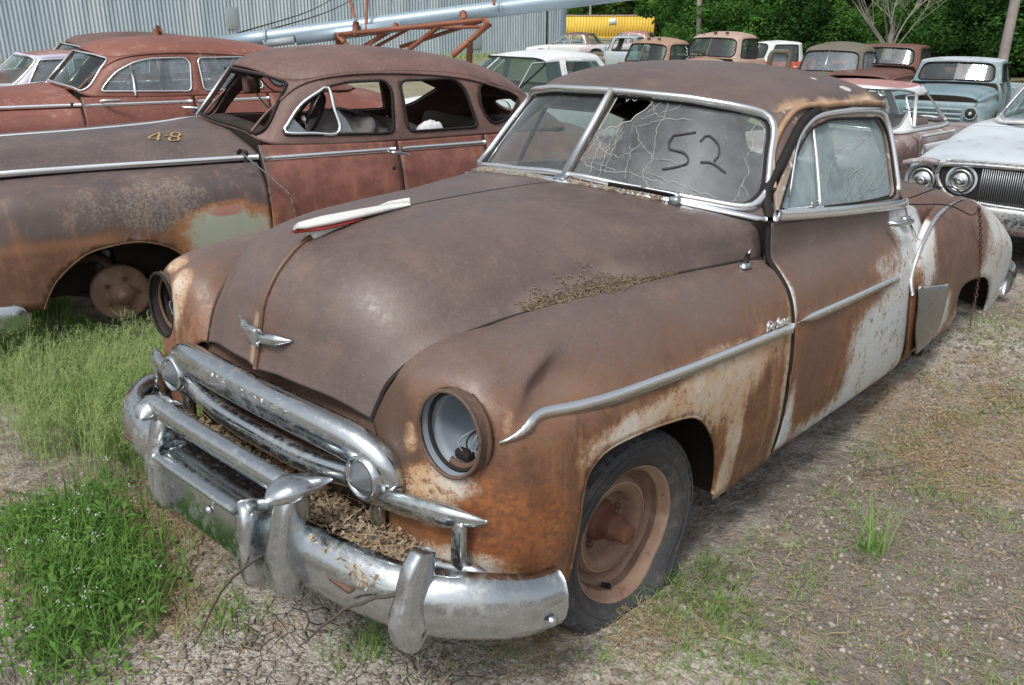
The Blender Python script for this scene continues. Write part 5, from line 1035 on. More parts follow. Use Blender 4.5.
for k in range(5):
    a = k*2*math.pi/5; q = lathe([(.70, .011), (.722, .010), (.723, 0)], 8, 'X', (0, .05+.085*math.cos(a), .315+.085*math.sin(a))); gst.add(q.v, q.f)
B.part('wheel_studs', gst, 'rustdk', dr, kind='stuff')
B.part('upper_arm', sweep(smooth([(.50, -.12, .48), (.60, -.02, .50), (.64, .02, .45), (.63, .05, .36)], 12), sup(.03, .022), (0, 0, 1)), 'rustdk'); B.part('shock_link', cyl((.56, .03, .52), (.60, -.03, .42), .03, 8), 'dull'); B.part('tie_rod', cyl((.45, -.25, .30), (.64, .02, .28), .014, 8), 'under')
B.part('splash_panel', boxg((.54, .30, .56), (.03, .5, .45), .01, rotm('Z', 10)), 'under')
B.part('front_bumper', sweep(smooth([(0, -1.42, .40), (.45, -1.38, .395), (.74, -1.22, .37), (.885, -.92, .345), (.915, -.62, .325), (.912, -.46, .315), (.90, -.40, .312)], 44), sup(.030, .075, 2.2), (0, 0, 1), [min(1, (.06+(43-i)/7.)**.5) for i in range(44)]), 'chrome')
# cloth heap and paper left on the seats
def lump(c, s, seed, mat, name, label, cat, M_=None, nz=.35):
    bm = bmesh.new(); bmesh.ops.create_icosphere(bm, subdivisions=4, radius=1)
    V = np.array([tuple(v.co) for v in bm.verts]); vn = VN(seed); d = fbm(vn, V[:, 0]*3+V[:, 2]*2, V[:, 1]*3-V[:, 2], 4)
    V = V*(1+nz*d)[:, None]*np.array(s); V[:, 2] = np.maximum(V[:, 2], -s[2]*.5); F = [[v.index for v in f.verts] for f in bm.faces]; bm.free()
    V = V+np.array(c)
    if M_ is not None: V = np.array([tuple(M_@Vector(p)) for p in V])
    return tag(obj(name, G().add(V, F), MT[mat]), label, cat)
bpy.context.view_layer.update()
MT['tarp'] = simple('grey tarp', lin(92, 88, 88), .9, 0, .25, 5, .4); MT['paper'] = simple('white paper', lin(206, 208, 212), .8, 0, .06, 5)
BM_ = b_t.matrix_world.copy()
lump((.45, 1.52, 1.02), (.20, .22, .15), 5, 'tarp', 'crumpled_tarp', 'crumpled grey tarp heaped on the front seat of the brown sedan', 'tarp', BM_, .8)
lump((.66, 1.97, 1.06), (.03, .09, .07), 9, 'paper', 'crumpled_paper', 'scrap of crumpled white paper inside the rear door window of the brown sedan', 'paper', BM_, .25)
# ---- red sedan behind it
RO, RAng = (-7.325, 0.845), 16.5
r_t = thing('red_sedan', 'oxide red humped sedan with bright window frames and green tinted windshield', 'car', (RO[0], RO[1], 0), -math.radians(RAng)); RB = CarB(r_t)
rr = forties_sedan(RB, lambda y: 1.0+(y-.86)*1.2, lambda z: z*1.017, ('redc', 'redc', ('redc', 'redc'), ('dkglass', 'cglass', 'cglass')), open_windows=False, fine=False)
ym = lambda y: 1.0+(y-.86)*1.2
vl = rr['S'](rr['S'].invert([(1.47, 1.075), (1.475, 1.22), (1.47, 1.345)], (1, 2), (.3, .85, 0, 1))); RB.part('vent_divider', tube(vl+np.array([.006, 0, 0]), .012, 6), 'trim', rr['doors'][0])
RB.part('mirror_arm', tube([(.80, 1.16, 1.04), (.86, 1.20, 1.05), (.90, 1.32, 1.05)], .014, 6), 'chrome', rr['doors'][0]); RB.part('door_handle', tube([(.86, 1.86, .96), (.90, 1.88, .96), (.90, 1.98, .95)], .014, 6), 'chrome', rr['doors'][0])
RB.part('wiper', tube([(-.02, .78, 1.17), (.2, .86, 1.19), (.4, .93, 1.18)], .008, 5), 'chrome')
bpy.context.view_layer.update()
d_t = copy_tree(r_t); fw_ = np.array([math.sin(YAW), math.cos(YAW)])
d_t.location = (-10.35, 1.95, .02); d_t['label'] = 'dark humped sedan whose roof just shows above the red sedan'
MT['darkroof'] = mat_rust('dark roof', lin(86, 66, 62), lin(104, 84, 78), None, 5, .6)
for c in bpy.data.objects:
    if c.parent == d_t and c.type == 'MESH' and c.name.split('.')[0] in ('roof', 'cabin_shell', 'hood', 'trunk_lid'):
        c.material_slots[0].link = 'OBJECT'; c.material_slots[0].material = MT['darkroof']
# ---------------------------------------------------------------- sixties cars and pickups
def paint(name, c, c2=None, spots=None, amt=.4, rough=.45): 
    MT[name] = mat_rust(name, c, c2 or tuple(np.array(c)*.85), None, 4, rough, spots=spots, spot_amt=amt); return name
paint('chalkwhite', lin(210, 212, 212), lin(196, 202, 204)); paint('flakewhite', lin(186, 194, 200), lin(164, 174, 182), spots=lin(128, 100, 92), amt=.8)
paint('tan', lin(158, 134, 114), lin(140, 110, 92), spots=lin(190, 170, 150)); paint('tan2', lin(156, 130, 116), lin(168, 150, 138), spots=lin(140, 84, 66))
paint('khaki', lin(92, 90, 76), lin(108, 102, 90), spots=lin(96, 80, 66)); paint('ihbrown', lin(92, 66, 58), lin(110, 78, 68), spots=lin(120, 50, 44)); paint('turq', lin(104, 126, 136), lin(134, 150, 156), spots=lin(176, 182, 182), amt=.7)
paint('redbed', lin(168, 74, 52), lin(150, 64, 50)); paint('olive', lin(98, 88, 66), lin(80, 72, 58)); paint('bluegrey', lin(140, 156, 164), lin(150, 160, 162), spots=lin(110, 100, 90))
paint('wreckbrown', lin(112, 88, 84), lin(150, 146, 148), spots=lin(190, 192, 194), amt=.9); paint('pinkroof', lin(170, 126, 122), lin(150, 110, 106), spots=lin(200, 190, 186)); paint('violet', lin(190, 188, 206), lin(170, 172, 190))
paint('twotone', lin(120, 84, 74), lin(136, 104, 94), spots=lin(190, 170, 165), amt=.8); paint('silver', lin(160, 170, 176), lin(176, 160, 156))
MT['bar'] = simple('grille bars', lin(150, 154, 158), .35, .8, .1)
def boxcar(t, p):
    """post-war saloon with a separate glasshouse; p holds the measures"""
    B = CarB(t); hw = p.get('hw', .92); zb = p.get('zb', .86); L0, L1 = p['L']; zs = p.get('zs', .28)
    C_ = p['cab']; UPn = auto_cabin(C_['bx'], C_['rx'], C_['ws0'], C_['ws1'], C_['rt1'], C_['rb1'], zb+.02, C_['zt'], wsx=C_.get('wsx', .32), rear=C_.get('rear', .5))
    zt = C_['zt']; y0, y1 = C_['ws1'], C_['rt1']; n = 9
    cen = [(UPn[i][-1][1] if i in (0, 10) else 0, 0) for i in range(n)]
    ys = [y0]+[UPn[i][-1][1] for i in range(3, 10)]+[y1]; ys = [UPn[0][-1][1]]+[UPn[0][-1][1]*(1-k/8.)+UPn[10][-1][1]*k/8. for k in range(1, 8)]+[UPn[10][-1][1]]
    cen = [(ys[k], zt+.0+C_.get('crown', .09)*(1-abs(k-4)/4.)**.6) for k in range(9)]
    sides = [(np.array(w), [.03]*len(w), p.get('frame', 'trim')) for w in C_['win']]
    ws = [(x*C_['bx'], zb+.02+(zt-zb-.02)*k) for x, k in [(.004, .12), (.5, .10), (.80, .06), (.90, .12), (.86, .5), (.80, .86), (.70, .95), (.4, .97), (.004, .98)]]
    rear = [(x*C_['bx'], zb+.02+(zt-zb-.02)*k) for x, k in [(.02, .15), (.5, .15), (.72, .2), (.68, .8), (.5, .9), (.02, .92)]]
    S = B.cabin(UPn, cen, range(2, 11), p['pil'], p['roofm'], ws, sides, rear if p.get('rearw', True) else None, p.get('gl', ('clear', 'clear', 'clear')), n=(90, 16), missing=p.get('missing', ()), divider=False, trim=p.get('wtrim', 'trim'), wtrim=.012)
    N = []
    for y, w, zc, ze in p['st']:
        N.append([(0, y, zc), (w*.45, y, zc-.004), (w*.78, y, zc*.5+ze*.5), (w*.93, y, ze), (w, y, ze-.07), (w*1.01, y, (ze+zs)/2+.05), (w*.99, y, (ze+zs)/2-.10), (w*.94, y, zs)])
    S2 = Surf(N); Ln = [q[0] for q in p['st']]
    def arch(yc, r=.36, h=.66): return [(yc-r, zs+.01), (yc-r*.95, zs+.14), (yc-r*.7, h-.08), (yc-r*.3, h), (yc+r*.3, h), (yc+r*.7, h-.08), (yc+r*.95, zs+.14), (yc+r, zs+.01)]
    ar = [arch(a) for a in p['axles']]; o = arch_outline(S2, ar)
    yh, yd = p['hood_end'], p['deck']
    # three parts along the length so hood/doors/deck read as separate panels
    uh = S2.invert([(yh, .5)], (1, 2), (0, 1, .4, 1))[0][0]; ud = S2.invert([(yd, .5)], (1, 2), (0, 1, .4, 1))[0][0]
    def clip(o, a, b):
        bm_ = []
        q = [tuple(x) for x in o]
        def cl(q, k, sg):
            out = []
            for i in range(len(q)):
                A, Bp = q[i], q[(i+1) % len(q)]; ia, ib = (A[0]-k)*sg >= 0, (Bp[0]-k)*sg >= 0
                if ia: out.append(A)
                if ia != ib: t_ = (k-A[0])/(Bp[0]-A[0]); out.append((k, A[1]+(Bp[1]-A[1])*t_))
            return out
        return np.array(cl(cl(q, a, 1), b, -1))
    for nm, a, b, m_ in (('front_clip', 0, uh, p['front']), ('door_section', uh+.003, ud-.003, p['door']), ('rear_section', ud, 1, p['back'])):
        if p.get('no_front') and nm == 'front_clip': continue
        g = cdt_panel(S2, clip(o, a-1e-6, b+1e-6), [], 90, 26, flip=True)
        B.part(nm, g.both(), m_, solid=.012, weld=1e-4)
    for sg in (1, -1):
        for a in p['axles']:
            B.part('wheel_housing', boxg((sg*.5, a, .5), (.04, .9, .45), .01), 'under')
            if p.get('wheels', True): B.wheel(sg*(hw-.14), a, p.get('wz', .33), .33)
    B.part('underbody', boxg((0, (L0+L1)/2, zs+.06), (1.5, (L1-L0)*.86, .04), .01), 'under'); B.part('seat', boxg((0, C_['ws0']+1.1, zb-.12), (1.3, .5, .5), .08), 'inner'); B.part('dashboard', boxg((0, C_['ws0']+.30, zb-.02), (1.3, .2, .12), .03), 'inner')
    B.S2 = S2; return B
SEDW = [[(.62, .90), (1.02, 1.28), (1.42, 1.30), (1.42, .90)], [(1.50, .90), (1.50, 1.30), (2.10, 1.29), (2.30, .92)]]
def place(px, py, D, loc, ang, z=None):
    """origin of a frame turned by ang (deg, +Y towards +X) whose local point loc lands on the given image ray at depth D"""
    pw = PITCH; f = 854.97; fh = np.array([math.sin(YAW), math.cos(YAW), 0]); rt = np.array([math.cos(YAW), -math.sin(YAW), 0]); up = np.array([0, 0, 1.])
    d = fh*math.cos(pw)-up*math.sin(pw)+rt*(px-512)/f+(up*math.cos(pw)+fh*math.sin(pw))*(342.5-py)/f
    P = CAM_POS+d*D/(d@fh); a = math.radians(ang); X = np.array([math.cos(a), -math.sin(a), 0]); Y = np.array([math.sin(a), math.cos(a), 0])
    return P-X*loc[0]-Y*loc[1]-up*loc[2]
# white roofed sixties saloon behind the brown sedan
t = thing('white_saloon', 'white sixties saloon seen over the brown sedan, roof and windshield showing', 'car', tuple(place(533, 57, 12, (.62, 1.0, 1.36), 14)), -math.radians(14))
ST = [(-.85, .80, .66, .62), (-.80, .88, .74, .70), (-.3, .92, .82, .76), (.45, .93, .88, .82), (1.0, .94, .89, .86), (2.2, .94, .89, .86), (2.6, .93, .90, .84), (3.4, .92, .86, .80), (3.85, .88, .78, .74), (3.95, .80, .66, .62)]
CABW = dict(bx=.80, rx=.62, ws0=.25, ws1=.92, rt1=2.35, rb1=2.85, zt=1.36, win=SEDW, crown=.075, wsx=.42)
boxcar(t, dict(L=(-.85, 3.95), cab=CABW, st=ST, axles=(0, 3.0), hood_end=.42, deck=2.9, front='chalkwhite', door='chalkwhite', back='chalkwhite', roofm='chalkwhite', pil='chalkwhite', gl=('dkglass', 'dkglass', 'clear'), wtrim='gap'))
# two-tone saloon at the far left
t = thing('two_tone_saloon', 'saloon with flaking brown and white roof and pale lilac pillars at the left edge', 'car', tuple(place(17, 89, 10.6, (.78, .5, .92), 15)), -math.radians(15))
boxcar(t, dict(L=(-.85, 3.95), cab=dict(bx=.80, rx=.66, ws0=.15, ws1=.62, rt1=2.75, rb1=3.0, zt=1.30, win=[[(.60, .92), (.80, 1.24), (1.10, 1.25), (1.10, .92)], [(1.16, .92), (1.16, 1.25), (1.9, 1.25), (1.9, .92)], [(1.98, .92), (1.98, 1.25), (2.55, 1.24), (2.65, .93)]], crown=.07), st=ST, axles=(0, 3.0), hood_end=.42, deck=2.9, front='violet', door='violet', back='violet', roofm='twotone', pil='violet', gl=('clear', 'cglass', 'clear')))
# stripped coupe behind the right of the big coupe
WO = place(910, 133, 9.2, (.80, .72, .88), 5)
t = thing('stripped_coupe', 'stripped coupe with pinkish roof, open side window and peeling brown and white flank', 'car', tuple(WO), -math.radians(5))
ST2 = [(-1.0, .85, .70, .66), (-.9, .90, .78, .74), (.3, .92, .85, .82), (.7, .93, .88, .86), (2.0, .94, .88, .86), (2.4, .94, .86, .86), (3.0, .93, .80, .84), (3.28, .90, .72, .80), (3.33, .80, .62, .70)]
b = boxcar(t, dict(L=(-1.0, 3.3), zb=.86, cab=dict(bx=.80, rx=.60, ws0=.25, ws1=.72, rt1=1.75, rb1=2.25, zt=1.32, win=[[(.80, .93), (.93, 1.235), (1.70, 1.245), (2.00, .93)]], crown=.055, wsx=.40), st=ST2, axles=(0, 2.75), hood_end=.66, deck=2.05, front='wreckbrown', door='wreckbrown', back='wreckbrown', roofm='pinkroof', pil='chalkwhite', gl=('clear', 'clear', 'clear'), missing=(0, 'rear'), wheels=False, frame='trim'))
for z, w_ in ((.72, .05), (.845, .012)):
    sp = b.S2(b.S2.invert([(y, z) for y in np.linspace(.75, 1.62, 12)], (1, 2), (0, 1, .3, 1)))+np.array([.008, 0, 0]); b.part('side_trim', sweep(sp, [(-.004, -w_), (.006, -w_*.8), (.006, w_*.8), (-.004, w_)][::-1], (0, 0, 1)), 'chalkwhite')
pp_ = b.S2(b.S2.invert([(y, .80) for y in np.linspace(.78, 1.55, 12)], (1, 2), (0, 1, .2, 1)))
b.part('vent_post', tube([(.775, .86, .90), (.70, .98, 1.24)], .02, 6), 'chalkwhite'); b.part('door_handle', tube([(.95, 1.50, .80), (.98, 1.52, .80), (.98, 1.62, .80)], .014, 6), 'trim')
# white sixties saloon nosing in behind, right edge
DO = place(960, 178, 6.1, (-.55, -.75, .62), 1)
t = thing('white_grille_car', 'white flaking sixties car with four round headlamps and a fine vertical-bar grille at right', 'car', tuple(DO), -math.radians(1))
ST3 = [(-.74, .90, .735, .66), (-.70, .93, .75, .70), (-.4, .955, .79, .745), (.1, .96, .83, .80), (.6, .96, .88, .86), (1.0, .96, .89, .87), (2.6, .96, .89, .87), (3.4, .94, .86, .80), (4.1, .88, .76, .72), (4.15, .8, .66, .62)]
Dg = boxcar(t, dict(L=(-.74, 4.15), hw=.95, zs=.30, cab=dict(bx=.82, rx=.64, ws0=.42, ws1=1.02, rt1=2.4, rb1=2.9, zt=1.36, win=[[(.80, .93), (1.15, 1.28), (1.5, 1.30), (1.5, .93)], [(1.56, .93), (1.56, 1.3), (2.2, 1.29), (2.4, .95)]], crown=.07, wsx=.40), st=ST3, axles=(.1, 3.1), hood_end=.55, deck=2.8, front='flakewhite', door='flakewhite', back='flakewhite', roofm='chalkwhite', pil='chalkwhite', gl=('clear', 'clear', 'clear'), wtrim='trim'))
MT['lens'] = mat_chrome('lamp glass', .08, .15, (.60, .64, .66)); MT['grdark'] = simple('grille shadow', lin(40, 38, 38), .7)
Dg.part('nose_panel', patch(Surf([[(.92*a, -.70-.035*(1-a*a), z) for z in (.70, .6, .48, .34)] for a in (-1, -.6, -.2, .2, .6, 1)]), 20, 8, flip=True), 'flakewhite', solid=.02)
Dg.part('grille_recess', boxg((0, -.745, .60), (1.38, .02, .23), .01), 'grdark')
gring = [(-.70, .66), (-.60, .715), (0, .728), (.60, .715), (.70, .66), (.66, .55), (.52, .475), (0, .455), (-.52, .475), (-.66, .55)]
gr = closed_smooth(gring, 80); Dg.part('grille_surround', tube(np.array([(x, -.765-.02*(1-(x/.7)**2), z) for x, z in gr]), .017, 8, closed=True), 'dull')
bars = G()
for x in np.linspace(-.40, .40, 58):
    q = boxg((x, -.772-.02*(1-(x/.7)**2), .588), (.0055, .014, .232)); bars.add(q.v, q.f)
Dg.part('grille_bars', bars, 'bar', kind='stuff')
def lamp(B, c, r, pod=None, mats=('trim', 'lens')):
    h = B.part('headlamp', lathe([(.06, r*1.22), (-.02, r*1.25), (-.035, r*1.17), (-.03, r*1.05), (-.012, r*1.0)], 32, 'Y', c), mats[0])
    B.part('lens', lathe([(-.012, r), (-.024, r*.9), (-.036, r*.6), (-.042, r*.3), (-.044, 0)], 28, 'Y', c), mats[1], h); B.part('bulb_ring', lathe([(-.040, r*.34), (-.050, r*.30), (-.046, r*.15), (-.045, 0)], 16, 'Y', c), 'trim', h); return h
for s_ in (1, -1):
    lamp(Dg, (s_*.535, -.775, .610), .064, mats=('dull', 'lens')); lamp(Dg, (s_*.79, -.775, .585), .072, mats=('dull', 'lens'))
    Dg.part('lamp_pod', lathe([(-.02, .100), (.05, .116), (.2, .10), (.45, .05), (.6, .0)], 24, 'Y', (s_*.79, -.765, .585)), 'wreckbrown')
    Dg.part('lamp_panel', lathe([(-.745, .098), (-.765, .106), (-.77, .100), (-.765, .088)], 28, 'Y', (s_*.535, 0, .610)), 'flakewhite')
    ey = [(s_*.95, -.66, .66), (s_*.92, -.775, .695), (s_*.80, -.785, .725), (s_*.70, -.78, .715)]; Dg.part('fender_brow', sweep(smooth(ey, 20), [(-.03, -.015), (.03, -.015), (.02, .02), (-.02, .02)], (0, 0, 1)), 'wreckbrown')
Dg.part('front_bumper', sweep(smooth(sym([(0, -.90, .40), (.5, -.885, .40), (.8, -.82, .40), (.95, -.66, .40), (.97, -.45, .40)]), 50), sup(.03, .075, 2.6), (0, 0, 1)), 'dull'); Dg.part('hood_edge_trim', sweep(smooth(sym([(0, -.775, .750), (.4, -.768, .745), (.66, -.75, .735)]), 30), sup(.008, .010), (0, 0, 1)), 'dull')
Dg.part('valance', boxg((0, -.74, .34), (1.7, .04, .16), .02), 'wreckbrown')
# ---------------------------------------------------------------- trucks
def pickup(t, p):
    B = CarB(t); zb, zt = p.get('zb', 1.12), p.get('zt', 1.62); bx, rx = p.get('bx', .78), p.get('rx', .70); y0 = p.get('y0', .72); rnd = p.get('round', False); m = p['m']
    ws1 = y0+p.get('rake', .22); yb = y0+p.get('cabl', 1.35)
    UPn = auto_cabin(bx, rx, y0, ws1, yb-.08, yb, zb, zt, wsx=.22 if not rnd else .30, rear=.22 if not rnd else .34, zbf=.03)
    cr_ = p.get('crown', .10); a0, a1 = UPn[0][-1][1], UPn[10][-1][1]
    cen = [(a0+(a1-a0)*k/8., zt+cr_*(1-abs(k-4)/4.)**.55) for k in range(9)]
    dz = zt-zb; wd = [[(y0+.30, zb+.03), (ws1+.22, zt-.05), (yb-.28, zt-.05), (yb-.26, zb+.03)]]
    sides = [(np.array(w), [.05 if not rnd else .08]*4, 'gap') for w in wd]
    ws = [(x*bx, zb+dz*k) for x, k in [(.004, .14), (.5, .12), (.76, .10), (.84, .2), (.82, .5), (.78, .82), (.66, .91), (.35, .94), (.004, .95)]]
    rear = [(x*bx, zb+dz*k) for x, k in [(.02, .25), (.4, .25), (.52, .35), (.5, .75), (.4, .85), (.02, .86)]]
    S = B.cabin(UPn, cen, range(2, 11), p.get('pil', m), p.get('roofm', m), ws, sides, rear, p.get('gl', ('clear', 'clear', 'clear')), n=(80, 16), missing=p.get('missing', ()), divider=p.get('divider', rnd), trim=p.get('trim', 'gap'), wtrim=.014)
    # cab sides down to the sill
    SN = []
    for y, k in [(y0+.02, .93), (y0+.15, .98), (y0+.5, 1.0), (yb-.3, 1.0), (yb-.08, .97), (yb, .86)]: SN.append([(bx*k, y, zb+.02), (bx*k+.05, y, zb-.06), (bx*k+.09, y, zb-.22), (bx*k+.10, y, zb-.42), (bx*k+.08, y, zb-.6), (bx*k+.03, y, .45)])
    Sd = Surf(SN); g = cdt_panel(Sd, rect(.0, .14, 0, 1), [], 60, 12, flip=True); B.part('cowl_side', g, m, solid=.012); B.part('cowl_side', g.mirrored(), m, solid=.012)
    g = cdt_panel(Sd, rect(.86, 1, 0, 1), [], 60, 12, flip=True); B.part('cab_corner', g, m, solid=.012); B.part('cab_corner', g.mirrored(), m, solid=.012)
    for sg in (1, -1):
        if p.get('open_door') == sg: continue
        g = cdt_panel(Sd, rect(.145, .855, 0, 1), [], 60, 14, flip=True); d = B.part('door', g if sg > 0 else g.mirrored(), p.get('doorm', m), solid=.03); B.part('handle', tube([(sg*(bx+.12), yb-.40, zb-.12), (sg*(bx+.15), yb-.38, zb-.12), (sg*(bx+.15), yb-.28, zb-.12)], .014, 6), 'dull', d)
    B.part('cab_back', boxg((0, yb+.0, (zb+.45)/2), (bx*1.85, .03, zb-.45), .01), m); B.part('cab_floor', boxg((0, (y0+yb)/2, .50), (bx*1.9, yb-y0, .04), .01), 'under'); st_ = B.part('bench_seat', boxg((0, yb-.35, .85), (1.3, .45, .22), .06), 'inner'); B.part('seat_back', boxg((0, yb-.13, 1.08), (1.3, .14, .45), .05), 'inner', st_)
    # hood and front wings
    hz = p.get('hoodz', zb-.02); fy = p.get('nose', -.70); HN = []
    for k, y in enumerate(np.linspace(fy, y0+.06, 7)):
        q = k/6.; wv = (.44+.30*q) if rnd else (.68+.06*q); zc = hz-(.16*(1-q)**1.6+.10*(1-q)**8 if rnd else .05*(1-q)+.05*(1-q)**8); zs_ = zc-(.26 if rnd else .07)-.02*q
        HN.append([(wv*a, y+((y0+.06-y)*0)-(.0 if k < 6 else -.10*a*a), zs_+(zc-zs_)*bb) for a, bb in [(0, 1), (.3, .98), (.55, .90), (.78, .70), (.92, .42), (1, 0)]])
    H = Surf(HN); B.part('hood', patch(H, 26, 18, flip=True).both(), p.get('hoodm', m), solid=.014, weld=1e-4)
    FN = []
    for k, y in enumerate([fy+.02, fy+.12, -.35, 0, .35, y0+.10]):
        w = p.get('fw', .90); xi = (.44+.30*np.clip((y-fy)/(y0-fy), 0, 1)) if rnd else (.68+.06*np.clip((y-fy)/(y0-fy), 0, 1)); bulge = [.82, .93, 1, 1, .99, .95][k]
        zf = [.90, .96, .99, 1.0, .98, .95][k] if not rnd else [.72, .84, .92, .94, .88, .76][k]; zi = H.invert([(min(max(y, fy+.001), y0+.05), 0)], lambda P: np.stack([P[:, 1], 0*P[:, 0]], 1)) if False else None
        zin = H((np.clip((y-fy)/(y0+.06-fy), 0, 1), 1.))[0][2]
        FN.append([(xi, y, zin), ((xi+w*bulge)/2, y, (zin+zf)/2+.03), (w*bulge-.08, y, zf), (w*bulge-.01, y, zf-.10), (w*bulge, y, zf-.25), (w*bulge-.02, y, .42)])
    F = Surf(FN); A = [(-.40, .43), (-.37, .60), (-.26, .74), (-.08, .80), (.10, .80), (.28, .73), (.38, .60), (.41, .43)]
    o = arch_outline(F, [A]); g = cdt_panel(F, o, [], 50, 24, flip=True); B.part('front_fender', g, p.get('fendm', m), solid=.012); B.part('front_fender', g.mirrored(), p.get('fendm', m), solid=.012)
    for sg in (1, -1):
        B.part('wheel_housing', boxg((sg*.52, 0, .62), (.04, 1.0, .5), .01), 'under')
        if p.get('lamps', True): lamp(B, (sg*(.62 if not rnd else .68), fy-.01, .80), .085, mats=p.get('lampm', ('dull', 'lens')))
    B.part('grille_panel', patch(Surf([[(.84*a, fy+.02+.03*a*a, z) for z in (.98 if not rnd else .92, .85, .70, .52)] for a in (-1, -.5, 0, .5, 1)]), 12, 6, flip=True), p.get('fendm', m), solid=.02)
    if p.get('bars', True):
        for z in (.86, .78, .70): B.part('grille_bar', boxg((0, fy-.015, z), (.96, .03, .03), .008), p.get('barm', 'dull'))
    B.part('front_bumper', boxg((0, fy-.16, .54), (1.75, .05, .16), .02), p.get('bumpm', 'rustdk'))
    if p.get('bed', True):
        y1 = yb+.10; L = p.get('bedl', 2.0); bm_ = p.get('bedm', m); hb = p.get('bedz', 1.08)
        for sg in (1, -1):
            BN = [[(sg*.80, y, hb+.02), (sg*.86, y, hb), (sg*.90, y, hb-.1), (sg*.91, y, hb-.3), (sg*.90, y, .55)] for y in (y1, y1+L*.33, y1+L*.67, y1+L)]
            SB = Surf(BN); A2 = [(y1+L*.42-.38, .56), (y1+L*.42-.33, .72), (y1+L*.42-.15, .84), (y1+L*.42+.15, .84), (y1+L*.42+.33, .72), (y1+L*.42+.38, .56)]
            B.part('bed_side', cdt_panel(SB, arch_outline(SB, [A2]), [], 40, 14, flip=(sg > 0)), bm_, solid=.03)
        B.part('bed_floor', boxg((0, y1+L/2, .62), (1.6, L, .04), .01), 'rustdk'); B.part('bed_front', boxg((0, y1+.02, .85), (1.6, .04, .46), .01), bm_); B.part('tailgate', boxg((0, y1+L-.02, .85), (1.6, .04, .46), .01), bm_)
    if p.get('cab_lights'):
        for x in (-.35, 0, .35): 
            q = S; yy = ws1+.12; B.part('roof_lamp', boxg((x, yy, zt+cr_*.72), (.06, .09, .05), .02), 'rustdk')
    B.S = S; return B
pt = lambda nm, lab, cat, px, py, D, loc, ang, **k: pickup(thing(nm, lab, cat, tuple(place(px, py, D, loc, ang)), -math.radians(ang)), k)
pt('turquoise_pickup', 'turquoise pickup with pale roof, horizontal grille bars and empty wheel arch by the leaning pole', 'pickup truck', 1001, 62, 16.5, (.70, .97, 1.60), -5, m='turq', roofm='flakewhite', gl=('clear', 'clear', 'clear'), open_door=1, zt=1.60, zb=1.22, crown=.07, hoodz=1.20, missing=(0,), lampm=('turq', 'grdark'), bumpm='tan2', bedm='bluegrey', barm='bluegrey', fendm='turq')
pt('dark_brown_pickup', 'dark brown pickup with a red and white patched front fender in front of the trees', 'pickup truck', 919, 47, 19, (.70, .97, 1.60), -2, m='ihbrown', gl=('clear',)*3, zt=1.60, zb=1.20, crown=.06, hoodz=1.18, bumpm='chalkwhite', lampm=('trim', 'lens'))
kt = pt('khaki_truck', 'khaki rounded cab truck with a split windshield and its door hanging open', 'truck', 862, 50, 19, (.66, 1.0, 1.62), 2, m='khaki', round=True, bed=False, gl=('cglass',)*3, open_door=-1, bx=.76, rx=.66, crown=.16, zt=1.62, hoodz=1.18)
dG = S_ = None
dn = [(-.55, .95), (-.50, 1.52), (-.40, 1.62), (-.14, 1.62), (-.06, 1.55), (-.05, .52), (-.50, .52)]
do = rounded(np.array([(.0, .55), (.0, 1.50), (.10, 1.62), (.46, 1.62), (.56, 1.50), (.56, .55)]), [.05, .12, .1, .1, .12, .05]); wo = rounded(np.array([(.09, 1.16), (.09, 1.50), (.46, 1.53), (.47, 1.16)]), .07)
DS = Surf([[(-.82-.36*u, .80-.50*u, .5+1.2*v) for v in (0, .5, 1)] for u in (0, .5, 1)])
dd = kt.part('open_door', cdt_panel(DS, np.stack([do[:, 0]/.62, (do[:, 1]-.5)/1.2], 1), [np.stack([wo[:, 0]/.62, (wo[:, 1]-.5)/1.2], 1)], 16, 26), 'khaki', solid=.05); kt.part('door_window', cdt_panel(DS, np.stack([wo[:, 0]/.62, (wo[:, 1]-.5)/1.2], 1), [], 16, 26), 'cglass', dd)
pt('tan_truck', 'tan rusty truck cab with roof marker lamps, right of the plain tan cab', 'truck', 738, 37, 22, (.72, 1.0, 1.64), 8, m='tan2', round=True, gl=('clear',)*3, bx=.86, rx=.76, crown=.13, zt=1.64, hoodz=1.15, divider=False, cab_lights=True, bed=False)
pt('tan_truck', 'plain tan truck cab with green-tinted glass just above the coupe roof', 'truck', 667, 43, 22, (.68, 1.0, 1.62), 12, m='tan', round=True, gl=('dkglass',)*3, bx=.80, rx=.68, crown=.13, zt=1.62, hoodz=1.15, divider=False, cab_lights=True, bed=False)
pt('red_white_pickup', 'white cabbed pickup with a red bed between the tan and khaki trucks', 'pickup truck', 769, 43, 25, (.70, .97, 1.62), 48, m='redbed', roofm='chalkwhite', pil='chalkwhite', gl=('clear',)*3, crown=.06, zt=1.62, bedz=1.14, bedl=2.6, doorm='redbed')
pt('olive_pickup', 'olive and grey derelict pickup far off below the yellow container', 'pickup truck', 611, 37, 33, (.70, .97, 1.62), 68, m='bluegrey', fendm='olive', hoodm='olive', bedm='olive', gl=('clear',)*3, crown=.06, zt=1.62, missing=(0, 'ws'))
def farcar(lab, px, py, D, ang, mats, zt=1.36, nm='far_saloon'):
    t = thing(nm, lab, 'car', tuple(place(px, py, D, (0, 1.6, zt+.07), ang)), -math.radians(ang))
    boxcar(t, dict(L=(-.85, 3.95), cab=dict(CABW, zt=zt), st=ST, axles=(0, 3.0), hood_end=.42, deck=2.9, front=mats[0], door=mats[0], back=mats[0], roofm=mats[1], pil=mats[1], gl=('clear',)*3))
farcar('pale blue saloon parked far off at the corner of the metal building', 571, 40, 48, 40, ('bluegrey', 'bluegrey'))
